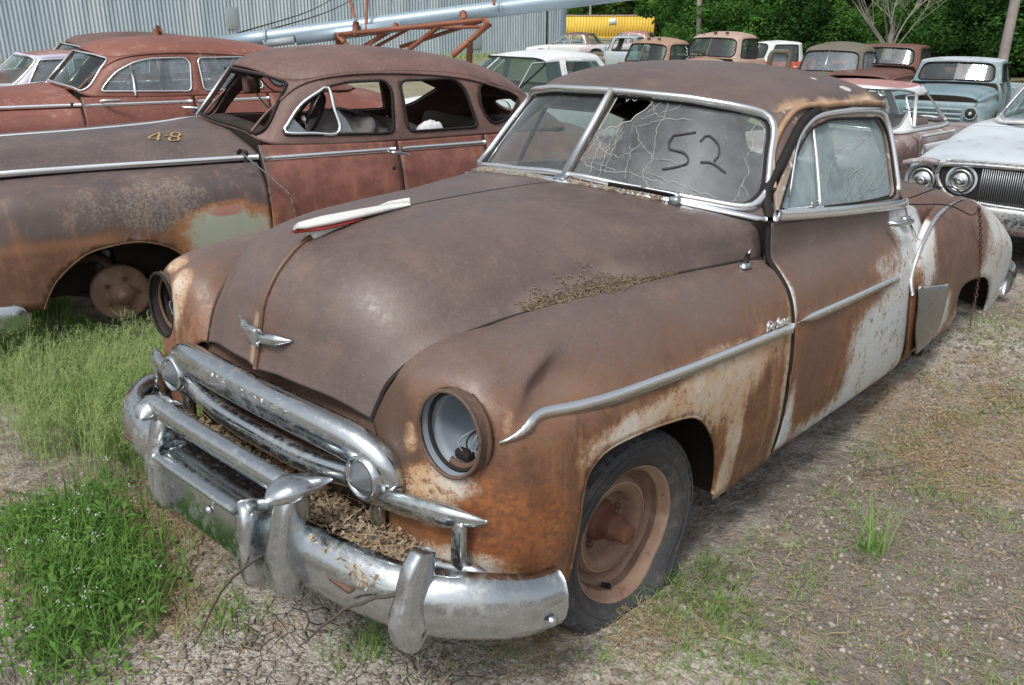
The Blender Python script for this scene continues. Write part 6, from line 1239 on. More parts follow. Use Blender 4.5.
farcar('dark topped pale car in front of the yellow container', 579, 32, 44, 75, ('chalkwhite', 'darkroof'))
farcar('silver car with a pinkish roof right of the olive pickup', 636, 31, 42, 70, ('silver', 'pinkroof'))
# ---------------------------------------------------------------- metal building, auger, container, poles, trees
def mat_zinc():
    m = M('corrugated zinc'); oi = m.n.new('ShaderNodeObjectInfo'); a = m.noise(.5, 5); s = m.noise(1., 5, .6, co=m.map((3.5, 3.5, .22))); b = m.noise(14, 4)
    c = m.mix(oi.outputs['Random'], lin(164, 180, 190), lin(186, 198, 206)); c = m.mix(m.ss(s, .45, .7, 0, .7), c, lin(146, 162, 174)); c = m.mix(m.ss(m.add(m.mul(a, .7), m.mul(b, .3)), .55, .72, 0, .35), c, lin(190, 198, 202))
    return m.done(m.pbr(c, m.ss(b, .3, .7, .40, .58), .35, None, .5))
MT['zinc'] = mat_zinc(); MT['zincpipe'] = simple('galvanised pipe', lin(150, 168, 180), .42, .35, .14, 3, .1); MT['frameR'] = mat_rust('rusty auger frame', lin(128, 76, 58), lin(140, 92, 72), lin(108, 76, 64), 5, .7)
MT['yellow'] = mat_rust('yellow container paint', lin(222, 190, 84), lin(206, 170, 70), lin(198, 150, 70), .7, .5); MT['wood'] = mat_rust('weathered pole wood', lin(150, 144, 138), lin(128, 122, 118), lin(170, 164, 156), 5, .85)
ang = math.radians(17.3); wd = np.array([math.sin(ang), math.cos(ang), 0]); wn_ = np.array([math.cos(ang), -math.sin(ang), 0])
corner = np.array([-32.22, 41.39, 0])
bl = thing('metal_building', 'long pale corrugated metal building behind the sedans at upper left', 'building', tuple(corner), -ang)
PITCH_R = .177; NR = 6; PW = PITCH_R*NR; HB = 6.5
xs = np.linspace(0, PW, NR*8+1)
prof = np.stack([0.020*np.cos(2*math.pi*xs/PITCH_R), xs], 1)
V = [(x, y, z) for z in (-.1, HB) for x, y in prof]; n = len(prof); F = [[i, i+1, n+i+1, n+i] for i in range(n-1)]
pm = me_from(V, F, 'sheet', True); pm.materials.append(MT['zinc'])
for k in range(58):
    o = obj('panel', pm, None, bl); o.location = (0 if k % 2 else -.006, -(k+1)*PW-.01, 0)
bl_end = boxg((-7, .0, HB/2), (14, .06, HB), .01); B_ = obj('end_wall', bl_end, MT['zinc'], bl)
obj('corner_trim', boxg((.0, -.12, HB/2), (.10, .30, HB), .01), MT['zincpipe'], bl); obj('roof', boxg((-7, -31, HB+.15), (15, 63, .3), .05), MT['zinc'], bl); obj('back_wall', boxg((-14, -31, HB/2), (.06, 62, HB), .01), MT['zinc'], bl)
obj('seam_trim', boxg((.035, -1.35, HB/2), (.03, .10, HB), .01), MT['grdark'], bl) if 'grdark' in MT else None
for (y, z, w_, h, mt) in ((-19.8, 2.05, .55, 1.0, 'bluegrey'), (-24.3, 1.0, 1.8, .75, 'bluegrey'), (-6.2, 0.9, .7, .9, 'bluegrey')):
    obj('patch_sheet', boxg((.045, y, z), (.02, w_, h), .004), MT[mt], bl)
# grain auger
def P3(px, py, D): return place(px, py, D, (0, 0, 0), 0)
au = thing('grain_auger', 'pale grey steel auger tube rising to the right on a rusty red frame', 'auger', tuple(P3(345, 34, 13))); AO = P3(345, 34, 13)
ap = lambda nm, g, mt, par=None, **k: obj(nm, g.xf(lambda V: V-AO), MT[mt], par or au, **k)
a0, a1 = P3(215, 44.5, 13), P3(760, -24, 13.4)
tb_ = ap('tube', tube(np.linspace(a0, a1, 12), .112, 20), 'zincpipe'); ap('tube_joint', cyl(P3(266, 38, 13), P3(268, 37.8, 13), .120, 18), 'zincpipe', tb_); ap('tube_joint', cyl(P3(500, 9, 13), P3(502, 8.7, 13), .120, 18), 'zincpipe', tb_)
sd0, sd1 = P3(296, 39, 12.88), P3(400, 25.5, 12.88); ap('side_plate', sweep([sd0, sd1], [(-.008, -.085), (.008, -.085), (.008, .07), (-.008, .07)]), 'zincpipe'); sd0, sd1 = P3(263, 44, 12.9), P3(294, 40, 12.9); ap('side_plate', sweep([sd0, sd1], [(-.008, -.055), (.008, -.055), (.008, .05), (-.008, .05)]), 'bluegrey')
for a, b_, r_ in [((338, 35, 12.8), (482, 20, 12.7), .034), ((484, 19, 12.7), (489, 26, 12.6), .05), ((489, 24, 12.6), (452, 56, 12.6), .040), ((340, 35, 12.75), (352, 56, 12.7), .05), ((335, 34, 12.75), (344, 42, 12.7), .03), ((395, 28, 12.9), (355, 52, 13.1), .034), ((384, 31, 12.8), (362, 52, 12.9), .028), ((482, 21, 13.2), (400, 47, 13.3), .028), ((440, 26, 13.1), (408, 50, 13.2), .036), ((410, 28, 13.2), (370, 50, 13.3), .024), ((400, 28, 13.2), (484, 27, 13.1), .024), ((460, 15, 12.9), (469, 21, 12.8), .018), ((466, 15, 12.9), (462, 19, 12.8), .018)]:
    ap('frame_bar', tube([P3(*a), P3(*b_)], r_, 4 if r_ > .03 else 8), 'frameR')
for a, b_ in [((342, -30, 13), (355, 18, 13)), ((368, -30, 13), (366, 31, 12.88)), ((494, -20, 13), (494, 5, 12.9))]: ap('brace_rod', tube([P3(*a), P3(*b_)], .022, 8), 'frameR')
for a, b_ in [((355, 36, 12.8), (356, 22, 12.85)), ((394, 29, 12.8), (396, 24, 12.85)), ((464, 20, 12.8), (463, 12, 12.9))]: ap('clamp', tube([P3(*a), P3(*b_)], .05, 4), 'frameR')
for a in ((338, 34, 12.8), (470, 40, 12.6)): 
    q = P3(*a); ap('stand_leg', tube([q, np.array([q[0]-.3, q[1]+.2, 0.0])], .045, 6), 'frameR')
cb_ = G()
for a, b_ in [((228, 36, 14), (350, -12, 30)), ((240, 38, 14), (372, -12, 30))]:
    t = tube(smooth([P3(*a), (P3(*a)+P3(*b_))/2-np.array([0, 0, .15]), P3(*b_)], 16), .011, 4); cb_.add(t.v, t.f)
ap('guy_cable', cb_, 'gap', kind='stuff')
tag(obj('rusty_stack', tube([P3(158, 45, 11.5), P3(157.5, 31, 11.5), P3(160, 29, 11.5)], [.05, .05, .06], 10), MT['frameR']), 'short rusty pipe stub standing behind the red sedan roof', 'pipe')
# yellow container
co = thing('yellow_container', 'yellow ribbed shipping container far away below the trees', 'container', tuple(P3(604, 38, 112)), 0.62)
cg = G()
for k in range(34):
    for sg in (1, -1):
        q = boxg((-5.9+k*.357, sg*1.2, 1.3), (.20, .06, 2.3), .0); cg.add(q.v, q.f)
obj('rib', cg, MT['yellow'], co, kind='stuff'); obj('body', boxg((0, 0, 1.3), (12.0, 2.36, 2.5), .03), MT['yellow'], co)
obj('top_rail', boxg((0, -1.22, 2.58), (12.1, .10, .14), .02), MT['tan2'], co); obj('bottom_rail', boxg((0, -1.22, .08), (12.1, .10, .16), .02), MT['yellow'], co); obj('sticker', boxg((1.0, -1.25, 1.9), (.9, .03, .7), .0), MT['chalkwhite'], co)
# poles
def pole(px0, py0, D0, px1, py1, D1, r0, r1, nm, lab, cat, mt='wood', ext=.0):
    a, b_ = P3(px0, py0, D0), P3(px1, py1, D1); d = b_-a; a2 = a-d*ext; t = d/np.linalg.norm(d)
    pts = [a2+(b_+d*.9-a2)*k for k in np.linspace(0, 1, 14)]; tag(obj(nm, tube(pts, list(np.linspace(r0, r1, 14)), 14, up=(1, 0, 0)), MT[mt]), lab, cat)
pole(999, 78, 20, 1017, -8, 20, .115, .095, 'leaning_pole', 'weathered grey wooden pole leaning right behind the turquoise pickup', 'pole', ext=.6)
pole(698.5, 50, 34, 699.5, 0, 34, .10, .09, 'utility_pole', 'grey upright pole in front of the trees between the two tan cabs', 'pole', ext=.3)
pole(590, 30, 122, 590.5, 0, 122, .16, .14, 'utility_pole', 'thin distant pole rising behind the yellow container', 'pole', ext=.2)
# trees
def mat_leaf(name, c1, c2, c3):
    m = M(name); oi = m.n.new('ShaderNodeObjectInfo'); a = m.add(m.mul(m.noise(.75, 3), .7), m.mul(oi.outputs['Random'], .25), .02); b = m.noise(7, 3)
    gm = m.n.new('ShaderNodeNewGeometry')
    col = m.mix(m.ss(a, .36, .60), c1, c2); col = m.mix(m.mul(m.ss(gm.outputs['Random Per Island'], .3, 1., 0, .6), m.ss(a, .36, .6, .25, 1)), col, c3)
    d = m.n.new('ShaderNodeBsdfDiffuse'); m.set(d.inputs[0], col); t = m.n.new('ShaderNodeBsdfTranslucent'); m.set(t.inputs[0], col); pass
    x = m.n.new('ShaderNodeMixShader'); x.inputs[0].default_value = .35; m.l.new(d.outputs[0], x.inputs[1]); m.l.new(t.outputs[0], x.inputs[2])
    return m.done(x.outputs[0])
MT['leafA'] = mat_leaf('leaf green', lin(50, 84, 40), lin(88, 130, 58), lin(112, 156, 74)); MT['leafB'] = mat_leaf('leaf dark', lin(30, 52, 30), lin(66, 102, 50), lin(92, 132, 64)); MT['leafC'] = mat_leaf('leaf yellow green', lin(86, 122, 56), lin(108, 146, 70), lin(126, 160, 84))  # dark to bright range paints shaded gaps and lit clumps into the crowns
MT['bark'] = mat_rust('bark', lin(96, 84, 74), lin(76, 68, 62), None, 4, .9); MT['barkpale'] = mat_rust('dead pale bark', lin(138, 134, 128), lin(116, 112, 106), None, 5, .9)
def crown_mesh(seed, H=8., W=3.2, nc=70, nl=110, leaf=.13, low=.15):
    g = np.random.default_rng(seed); C_ = []
    while len(C_) < nc:
        p = g.uniform(-1, 1, 3); z = (p[2]+1)/2
        r = math.hypot(p[0], p[1]); lim = (math.sin(math.pi*min(1, .12+z*.9))**.6)
        if r < lim and r > .25*lim: C_.append((p[0]*W, p[1]*W, low+z*(H-low)))
    C_ = np.array(C_); cs = g.uniform(.45, .95, nc)
    cl = np.repeat(C_, nl, 0); s = np.repeat(cs, nl)
    d = g.normal(0, 1, (nc*nl, 3)); d /= np.linalg.norm(d, axis=1)[:, None]; rad = g.uniform(.55, 1.05, nc*nl)**.5
    P = cl+d*(s*rad)[:, None]*np.array([1, 1, .62]); P[:, 2] = np.maximum(P[:, 2], .05)
    nrm = d*.6+g.normal(0, .6, d.shape)+np.array([0, 0, .5]); nrm /= np.linalg.norm(nrm, axis=1)[:, None]
    t = np.cross(nrm, g.normal(0, 1, d.shape)); t /= np.linalg.norm(t, axis=1)[:, None]; b_ = np.cross(nrm, t)
    sz = leaf*g.uniform(.6, 1.3, len(P))[:, None]
    V = np.stack([P-t*sz, P-b_*sz*.55-nrm*sz*.15, P+t*sz, P+b_*sz*.55-nrm*sz*.15], 1).reshape(-1, 3)
    return tri_mesh(V, np.arange(len(V)).reshape(-1, 4), 'crown', False, 4)
def trunk_mesh(seed, H=6.):
    g = np.random.default_rng(seed); G_ = G(); t = tube(smooth([(0, 0, -.3), (g.normal(0, .12), g.normal(0, .12), H*.4), (g.normal(0, .3), g.normal(0, .3), H)], 14), list(np.linspace(.20, .05, 14)), 8, up=(1, 0, 0)); G_.add(t.v, t.f)
    for k in range(9):
        z = H*g.uniform(.15, .9); a = g.uniform(0, 6.28); L = g.uniform(1, 2.6); e = np.array([math.cos(a)*L, math.sin(a)*L, z+L*.5]); q = tube(smooth([(0, 0, z), (e[0]*.5, e[1]*.5, z+L*.35), e], 8), list(np.linspace(.06, .015, 8)), 5, up=(.3, .2, 1)); G_.add(q.v, q.f)
    return G_.mesh()
CR = [crown_mesh(s, H, W, nc, nl, lf) for s, H, W, nc, nl, lf in ((1, 9, 3.0, 62, 260, .10), (2, 7.5, 3.4, 56, 270, .095), (3, 10, 3.2, 66, 250, .11), (4, 3.6, 2.6, 40, 260, .085))]; TR = [trunk_mesh(s) for s in (5, 6)]
for c in TR: c.materials.append(MT['bark'])
gT = np.random.default_rng(21); TL = ['broad', 'leaning', 'dense', 'loose']
def tree(px, D, k, mt, sc, lab, cat='tree', grp=None, nm='leafy_tree', z=0, trunk=True):
    q = P3(px, 40, D); t = thing(nm, lab, cat, (q[0], q[1], z), gT.uniform(0, 6.28), grp, scale=sc)
    o = obj('crown', CR[k], None, t); 
    if len(o.data.materials) == 0: o.data.materials.append(MT['leafA'])
    o.material_slots[0].link = 'OBJECT'; o.material_slots[0].material = MT[mt]
    if trunk: obj('trunk', TR[k % 2], None, t)
WHERE = ['behind the grey upright pole', 'right of the grey upright pole', 'between the two tan cabs', 'behind the lamp-topped tan cab', 'behind the white and red pickup', 'behind the open khaki door', 'behind the khaki cab roof', 'behind the bare pale tree', 'right of the bare pale tree', 'behind the turquoise cab roof', 'at the leaning pole', 'right of the leaning pole', 'beyond the white grille car', 'far right beyond the pole', 'farthest right in the wood edge']
for (px, D, k, mt, sc), wh in zip([(708, 46, 0, 'leafA', 1.0), (716, 41, 1, 'leafA', .95), (745, 40, 0, 'leafB', 1.0), (752, 39, 1, 'leafA', 1.0), (788, 38, 2, 'leafA', 1.0), (818, 39, 0, 'leafB', 1.0), (850, 37, 1, 'leafA', 1.05), (888, 38, 2, 'leafB', 1.0), (925, 35, 0, 'leafA', 1.0), (958, 34, 1, 'leafB', 1.0), (992, 33, 2, 'leafA', 1.0), (1030, 32, 1, 'leafB', 1.05), (1075, 31, 0, 'leafB', 1.1), (1125, 30, 2, 'leafA', 1.1), (1180, 28, 1, 'leafB', 1.1)], WHERE):
    tree(px, D, k, mt, sc, ('light green' if mt == 'leafA' else 'dark green')+' leafy tree '+wh, grp='trees along the wood edge')
for px, D, k, mt, sc in [(716, 50, 2, 'leafB', 1.1), (770, 47, 0, 'leafB', 1.2), (835, 46, 2, 'leafB', 1.2), (905, 44, 1, 'leafB', 1.25), (970, 42, 2, 'leafB', 1.2), (1040, 40, 0, 'leafB', 1.2), (1120, 38, 1, 'leafB', 1.2)]:
    tree(px, D, k, mt, sc, 'dark green taller tree deep in the wood '+{716: 'above the plain tan cab', 770: 'above the white and red pickup', 835: 'above the khaki cab', 905: 'above the dark brown pickup', 970: 'above the turquoise cab', 1040: 'beyond the leaning pole', 1120: 'far beyond the right edge'}[px], grp='trees deep in the wood')
for px, D, sc, wh in [(700, 37, .65, 'left of the grey upright pole'), (722, 34, .75, 'at the foot of the grey upright pole'), (745, 34, .7, 'behind the lamp-topped tan cab'), (800, 33, .75, 'behind the open khaki door'), (868, 32, .7, 'left of the bare pale tree'), (930, 30, .75, 'right of the dark brown pickup'), (985, 27, .8, 'left of the leaning pole foot'), (1015, 26, .8, 'right of the leaning pole foot'), (1060, 26, .9, 'beyond the right edge of the yard')]:
    tree(px, D, 3, 'leafB' if px > 760 else 'leafA', sc, 'low leafy bush '+wh, 'bush', 'bushes along the wood edge', 'leafy_bush', trunk=False)
for px, D, k, sc, wh in [(540, 150, 2, 2.6, 'hidden behind the metal building corner'), (572, 145, 0, 2.6, 'above the left end of the yellow container'), (602, 148, 1, 2.9, 'above the middle of the yellow container'), (634, 140, 2, 2.5, 'above the right end of the yellow container'), (668, 140, 0, 2.6, 'right of the yellow container'), (700, 135, 1, 2.4, 'far off behind the grey upright pole')]:
    tree(px, D, k, 'leafC', sc, 'tall yellow green tree '+wh, grp='far trees behind the container')
for px, D, k, mt, sc, wh in [(1260, 27, 0, 'leafB', 1.1, 'off to the right of the yard'), (1370, 26, 2, 'leafA', 1.1, 'farther off to the right of the yard'), (1520, 24, 1, 'leafB', 1.1, 'well off to the right of the yard'), (1760, 22, 0, 'leafB', 1.1, 'farthest off to the right of the yard')]:
    tree(px, D, k, mt, sc, 'leafy tree '+wh, grp='trees along the wood edge')
# bare tree
bt = G(); gB = np.random.default_rng(4)
def branch(p, d, L, r, lev):
    pts = [p]; q = p.copy(); dd = d.copy()
    for k in range(5): dd = dd+gB.normal(0, .09, 3)+np.array([0, 0, .02]); dd /= np.linalg.norm(dd); q = q+dd*L/5; pts.append(q.copy())
    t = tube(np.array(pts), list(np.linspace(r, r*.45, 6)), 6 if lev < 2 else 4, up=(.35, .2, .9)); bt.add(t.v, t.f)
    if lev < 4:
        for k in range(3 if lev else 6):
            i = gB.integers(2, 6); nd = dd+gB.normal(0, .30, 3); nd[2] = abs(nd[2])*.9+.15; nd /= np.linalg.norm(nd); branch(pts[i], nd, L*gB.uniform(.6, .85), r*.45, lev+1)
q = P3(887, 58, 25); 
for a in range(7):
    aa = a*.9+.3; branch(np.array([0, 0, .45+.07*a]), np.array([math.cos(aa)*.62, math.sin(aa)*.62, .75]), 1.9, .028, 0)
bare = thing('bare_tree', 'leafless pale grey tree fanning up behind the dark brown pickup', 'tree', (q[0], q[1], .35)); bs = obj('branches', bt, MT['barkpale'], bare)
obj('trunk', tube([(0, 0, -.6), (0, 0, .2), (.02, 0, 1.0), (.05, .03, 1.6)], [.16, .12, .085, .03], 10, up=(1, 0, 0)), MT['barkpale'], bare)
# ---------------------------------------------------------------- ground
v1, v2, v3 = VN(31), VN(32), VN(33)
def gz(x, y):
    x = np.asarray(x, float); y = np.asarray(y, float)
    z = .030+.045*fbm(v1, x*.8, y*.8, 2)+.022*fbm(v2, x*4.2, y*4.2, 3)
    rough = np.clip(fbm(v3, x*.9+5, y*.9, 2)*2.2+.55, 0, 1)
    z = z+rough*(.020*np.maximum(fbm(v1, x*15, y*15, 3), -.1)+.013*np.maximum(fbm(v2, x*38, y*38, 2), -.05))
    near = np.exp(-((x-.75)**2+(y+.02)**2)/.16); z = z*(1-near)+.076*near
    far = np.clip((np.hypot(x, y)-9)/12, 0, 1); z = z*(1-far)
    z = z+.22*np.exp(-(((x-.75)/.95)**2+((y-3.05)/.85)**2))
    under = np.exp(-(((x+.0)/.9)**4+((y-2.2)/2.0)**4)); z = z-.06*under*0
    return z
def axis(lo, hi, c0, c1, h):
    a = list(np.arange(c0, c1, h)); s = h; x = c1
    while x < hi: a.append(x); s *= 1.16; x += s
    a.append(hi); s = h; x = c0; l = []
    while x > lo: s *= 1.16; x -= s; l.append(max(x, lo))
    return np.array(l[::-1]+a)
gx = axis(-900, 900, -2.6, 2.3, .0125); gy = axis(-700, 1200, -1.7, 4.4, .0125)
XX, YY = np.meshgrid(gx, gy, indexing='ij'); ZZ = gz(XX, YY); nx, ny = XX.shape
idx = np.arange(nx*ny).reshape(nx, ny); Fq = np.stack([idx[:-1, :-1], idx[1:, :-1], idx[1:, 1:], idx[:-1, 1:]], -1).reshape(-1, 4)
gm = tri_mesh(np.stack([XX, YY, ZZ], -1).reshape(-1, 3), Fq, 'ground', True, 4)
def mat_ground():
    m = M('yard dirt'); X, Y, Z = m.xyz(); a = m.noise(.55, 5, .6); b = m.noise(2.6, 6, .65); c = m.noise(14, 6, .7); d = m.noise(70, 4, .7); e = m.noise(260, 2)
    pale = m.mix(m.ss(c, .3, .7), lin(172, 166, 157), lin(198, 191, 182)); dark = m.mix(m.ss(c, .3, .7), lin(116, 108, 100), lin(144, 136, 127))
    k = m.add(m.mul(a, .6), m.mul(b, .5), m.mul(m.blob((1.65, .75, 0), (1.1, .9, 1)), -.34), m.mul(m.blob((.5, -1.1, 0), (1.1, .8, 1)), .16), m.mul(m.blob((.95, .35, 0), (.6, .7, 1)), .10))
    col = m.mix(m.ss(m.add(k, m.mul(m.math('SUBTRACT', c, .5), .35)), .46, .62), dark, pale)
    straw = m.mix(m.ss(d, .35, .65), lin(150, 128, 96), lin(126, 104, 80)); sk = m.add(b, m.mul(m.math('SUBTRACT', c, .5), .6), m.mul(m.blob((1.15, 1.9, 0), (.5, .8, 1)), .3), m.mul(m.blob((-.75, -.75, 0), (.6, .5, 1)), .28))
    col = m.mix(m.mul(m.ss(sk, .54, .72), .8), col, straw)
    gk = m.add(b, m.mul(m.blob((-2.0, -.3, 0), (1.9, 1.2, 1)), .35), m.mul(m.ss(Y, 4, 30), .3)); col = m.mix(m.mul(m.ss(gk, .66, .85), .55), col, lin(92, 106, 60))
    far = m.ss(Y, 6, 16); col = m.mix(m.mul(far, .6), col, m.mix(m.ss(c, .35, .6), lin(110, 122, 72), lin(136, 128, 96)))
    col = m.mix(m.mul(m.ss(d, .55, .72), .35), col, lin(186, 178, 168)); col = m.mix(m.mul(m.ss(d, .42, .30), .45), col, lin(74, 64, 56))
    cw = m.map((1, 1, .15)); cv = m.n.new('ShaderNodeTexVoronoi'); cv.feature = 'DISTANCE_TO_EDGE'; cv.inputs['Scale'].default_value = 19; ofs = m.n.new('ShaderNodeVectorMath'); ofs.operation = 'MULTIPLY_ADD'
    ns = m.n.new('ShaderNodeTexNoise'); ns.inputs['Scale'].default_value = 6; m.l.new(m.co, ns.inputs['Vector']); m.l.new(ns.outputs['Color'], ofs.inputs[0]); ofs.inputs[1].default_value = (.12, .12, 0); m.l.new(cw, ofs.inputs[2]); m.l.new(ofs.outputs[0], cv.inputs['Vector'])
    ck = m.ss(cv.outputs['Distance'], .0, .05); cm = m.mul(m.ss(m.blob((.55, -.95, 0), (1.0, .6, 1)), .05, .4), m.ss(b, .38, .5)); crack = m.mul(m.math('SUBTRACT', 1., ck), cm)
    col = m.mix(m.mul(crack, .45), col, lin(62, 54, 48))
    g2 = m.voro(34, co=None); g3 = m.voro(95)
    col = m.mix(m.mul(m.ss(g3, .42, .65), .3), col, lin(110, 103, 95)); col = m.mix(m.mul(m.ss(m.noise(34, 5, .75), .56, .72), .5), col, lin(186, 179, 170))  # darker between the grains: cavity shade put into the dirt colour
    h = m.add(m.mul(c, 1.2), m.mul(d, .9), m.mul(e, .3), m.mul(crack, -1.0), m.mul(g2, -.7), m.mul(g3, -.4))
    return m.done(m.pbr(col, .95, 0, m.bump(h, .95, .016), .2))
obj('ground', gm, mat_ground(), kind='structure')
gS = np.random.default_rng(77)
# ---- helpers for scattered stuff
def ground_px(poly, n):
    """random ground points inside a polygon given as ground xy"""
    poly = np.asarray(poly, float); lo, hi = poly.min(0), poly.max(0); out = np.zeros((0, 2))
    while len(out) < n:
        p = gS.uniform(lo, hi, (n*2, 2)); out = np.vstack([out, p[inpoly(p, poly)]])
    return out[:n]
def blades(P, h, w, lean, nseg=3, curve=1.0, seed_head=0):
    n = len(P); z = gz(P[:, 0], P[:, 1]); az = gS.uniform(0, 6.283, n); ln = gS.uniform(.15, 1, n)*lean; d = np.stack([np.cos(az), np.sin(az), 0*az], 1); sd = np.stack([-np.sin(az), np.cos(az), 0*az], 1)
    V = np.zeros((n, (nseg+1)*2, 3))
    for k in range(nseg+1):
        t = k/nseg; q = np.stack([P[:, 0], P[:, 1], z-.01], 1)+d*(ln*h*t**(1+curve))[:, None]; q[:, 2] += h*t*(1-.35*ln*t); ww = (w*(1-t)**.7+.0004)
        if seed_head and k == nseg-1: ww = w*seed_head
        V[:, 2*k] = q-sd*ww[:, None] if hasattr(ww, '__len__') else q-sd*ww; V[:, 2*k+1] = q+sd*ww[:, None] if hasattr(ww, '__len__') else q+sd*ww
    m = (nseg+1)*2; base = (np.arange(n)*m)[:, None, None]; f = np.array([[2*k, 2*k+1, 2*k+3, 2*k+2] for k in range(nseg)])[None]
    return V.reshape(-1, 3), (base+f).reshape(-1, 4)
def stuff(nm, V, F, mt, lab, cat, nv=4, sm=False): return tag(obj(nm, tri_mesh(V, F, nm, sm, nv), MT[mt]), lab, cat, kind='stuff')
MT['grass'] = mat_leaf('grass green', lin(106, 140, 70), lin(128, 160, 88), lin(152, 178, 112)); MT['grass2'] = mat_leaf('weed green', lin(98, 134, 68), lin(120, 156, 84), lin(144, 174, 108)); MT['barley'] = mat_leaf('seed heads', lin(150, 168, 112), lin(166, 180, 126), lin(184, 190, 148)); MT['strawm'] = mat_leaf('straw', lin(178, 160, 128), lin(156, 136, 106), lin(200, 186, 156)); MT['flower'] = simple('white flowers', lin(196, 194, 204), .8)
MT['leafdry'] = mat_leaf('dry leaves', lin(160, 142, 122), lin(190, 174, 152), lin(128, 106, 88)); MT['stone'] = mat_rust('stones', lin(134, 126, 116), lin(114, 106, 98), lin(158, 151, 142), 20, .9); MT['clod'] = mat_rust('clods', lin(124, 115, 105), lin(104, 96, 87), lin(142, 133, 122), 14, .95)
def cat(parts):
    V = []; F = []; o = 0
    for v, f in parts: V.append(v); F.append(np.asarray(f)+o); o += len(v)
    return np.vstack(V), np.vstack(F)
def clumpy(poly, n, nc, sd):
    c = ground_px(poly, nc); k = gS.integers(0, nc, n); return c[k]+gS.normal(0, sd, (n, 2))*gS.uniform(.3, 1, (n, 1))
# ---- tall grass at left between the cars
LUSH = [(-.98, -.42), (-1.05, -.72), (-1.5, -1.0), (-2.2, -.9), (-4.2, -.35), (-4.0, .1), (-3.1, .1), (-2.55, .05), (-2.35, .35), (-1.75, .50), (-1.15, .15)]
P = clumpy(LUSH, 17000, 420, .08); P = P[fbm(v3, P[:, 0]*2.4, P[:, 1]*2.4, 2)+.22*(P[:, 1]+.35) > -.16]; n = len(P); ha = .07+.15*np.clip(fbm(v2, P[:, 0]*1.3, P[:, 1]*1.3, 2)+.5, 0, 1); h = ha*gS.uniform(.5, 1.25, n)
V, F = blades(P, h, gS.uniform(.0016, .0036, n), .7); stuff('tall_grass', V, F, 'grass', 'tall light green grass growing between the coupe and the brown sedan', 'grass')
P2 = clumpy([(-1.0, -.42), (-1.1, -.7), (-1.6, -.8), (-2.6, -.55), (-2.2, .2), (-1.5, .35)], 2600, 160, .07); n = len(P2); h = gS.uniform(.2, .33, n)
parts = []
P2 = P2[:n]; V, F = blades(P2, h, np.full(n, .0012), .8); parts.append((V, F))
tip = V.reshape(n, -1, 3)[:, -1]
for k in range(7):
    d = gS.normal(0, 1, (n, 3))*np.array([.5, .5, .35])+np.array([0, 0, -.1]); b0 = tip+gS.normal(0, .004, (n, 3))-np.array([0, 0, 1])*gS.uniform(0, .05, (n, 1)); L = gS.uniform(.02, .05, (n, 1)); sd = np.cross(d, [0, 0, 1.]); sd /= (np.linalg.norm(sd, axis=1)[:, None]+1e-9)
    parts.append((np.stack([b0-sd*.0012, b0+sd*.0012, b0+d*L+sd*.0004, b0+d*L-sd*.0004], 1).reshape(-1, 3), np.arange(n*4).reshape(-1, 4)))
V, F = cat(parts); stuff('barley_grass', V, F, 'barley', 'fluffy pale seed heads of wild barley among the tall grass', 'grass')
def broadleaf(c, n, R, hmax, lsz, up=.5):
    """leafy weed: leaves on short stems round a centre"""
    az = gS.uniform(0, 6.283, n); r = R*gS.uniform(.05, 1, n)**.8; P = np.stack([c[0]+r*np.cos(az), c[1]+r*np.sin(az)], 1); z = gz(P[:, 0], P[:, 1])+gS.uniform(.01, hmax, n)*(1-.5*r/R)
    o = np.stack([P[:, 0], P[:, 1], z], 1); a2 = az+gS.normal(0, .9, n); d = np.stack([np.cos(a2), np.sin(a2), gS.uniform(-.3, up, n)], 1); d /= np.linalg.norm(d, axis=1)[:, None]; sd = np.cross(d, [0, 0, 1.]); sd /= np.linalg.norm(sd, axis=1)[:, None]; u = np.cross(sd, d); L = lsz*gS.uniform(.6, 1.4, (n, 1)); W = L*gS.uniform(.12, .22, (n, 1))
    V = np.stack([o, o+d*L*.5+sd*W+u*L*.10, o+d*L-np.array([0, 0, .15])*L, o+d*L*.5-sd*W+u*L*.10], 1).reshape(-1, 3); return V, np.arange(n*4).reshape(-1, 4)
# flowering weed patch bottom left: several plants
WEED = [(-.28, -1.20), (-.44, -1.08), (-.60, -1.04), (-.72, -.97), (-.50, -.93), (-.36, -1.00), (-.70, -.90), (-.86, -.94), (-.98, -.86), (-1.0, -1.04)]
wp = []; fl_ = G()
for i, c in enumerate(WEED):
    c = np.array(c); wp += [broadleaf(c, 95, .20, .12, .038), blades(c+gS.normal(0, .10, (300, 2)), gS.uniform(.04, .17, 300), gS.uniform(.0016, .0034, 300), .9), broadleaf(c+gS.normal(0, .08, 2), 60, .10, .06, .03)]
    for x, y in c+gS.normal(0, .10, (4, 2)):
        z = gz(x, y)+gS.uniform(.07, .18)
        for k in range(gS.integers(2, 6)): b_ = boxg((x+gS.normal(0, .005), y+gS.normal(0, .005), z+gS.normal(0, .004)), (.0035, .0035, .0025), 0, rotm('X', gS.uniform(0, 60))); fl_.add(b_.v, b_.f)
V, F = cat(wp); stuff('flowering_weeds', V, F, 'grass2', 'bright green leafy weeds at the lower left corner', 'weeds'); tag(obj('tiny_flowers', fl_, MT['flower']), 'tiny white flowers dotted over the weeds at lower left', 'flowers', kind='stuff')
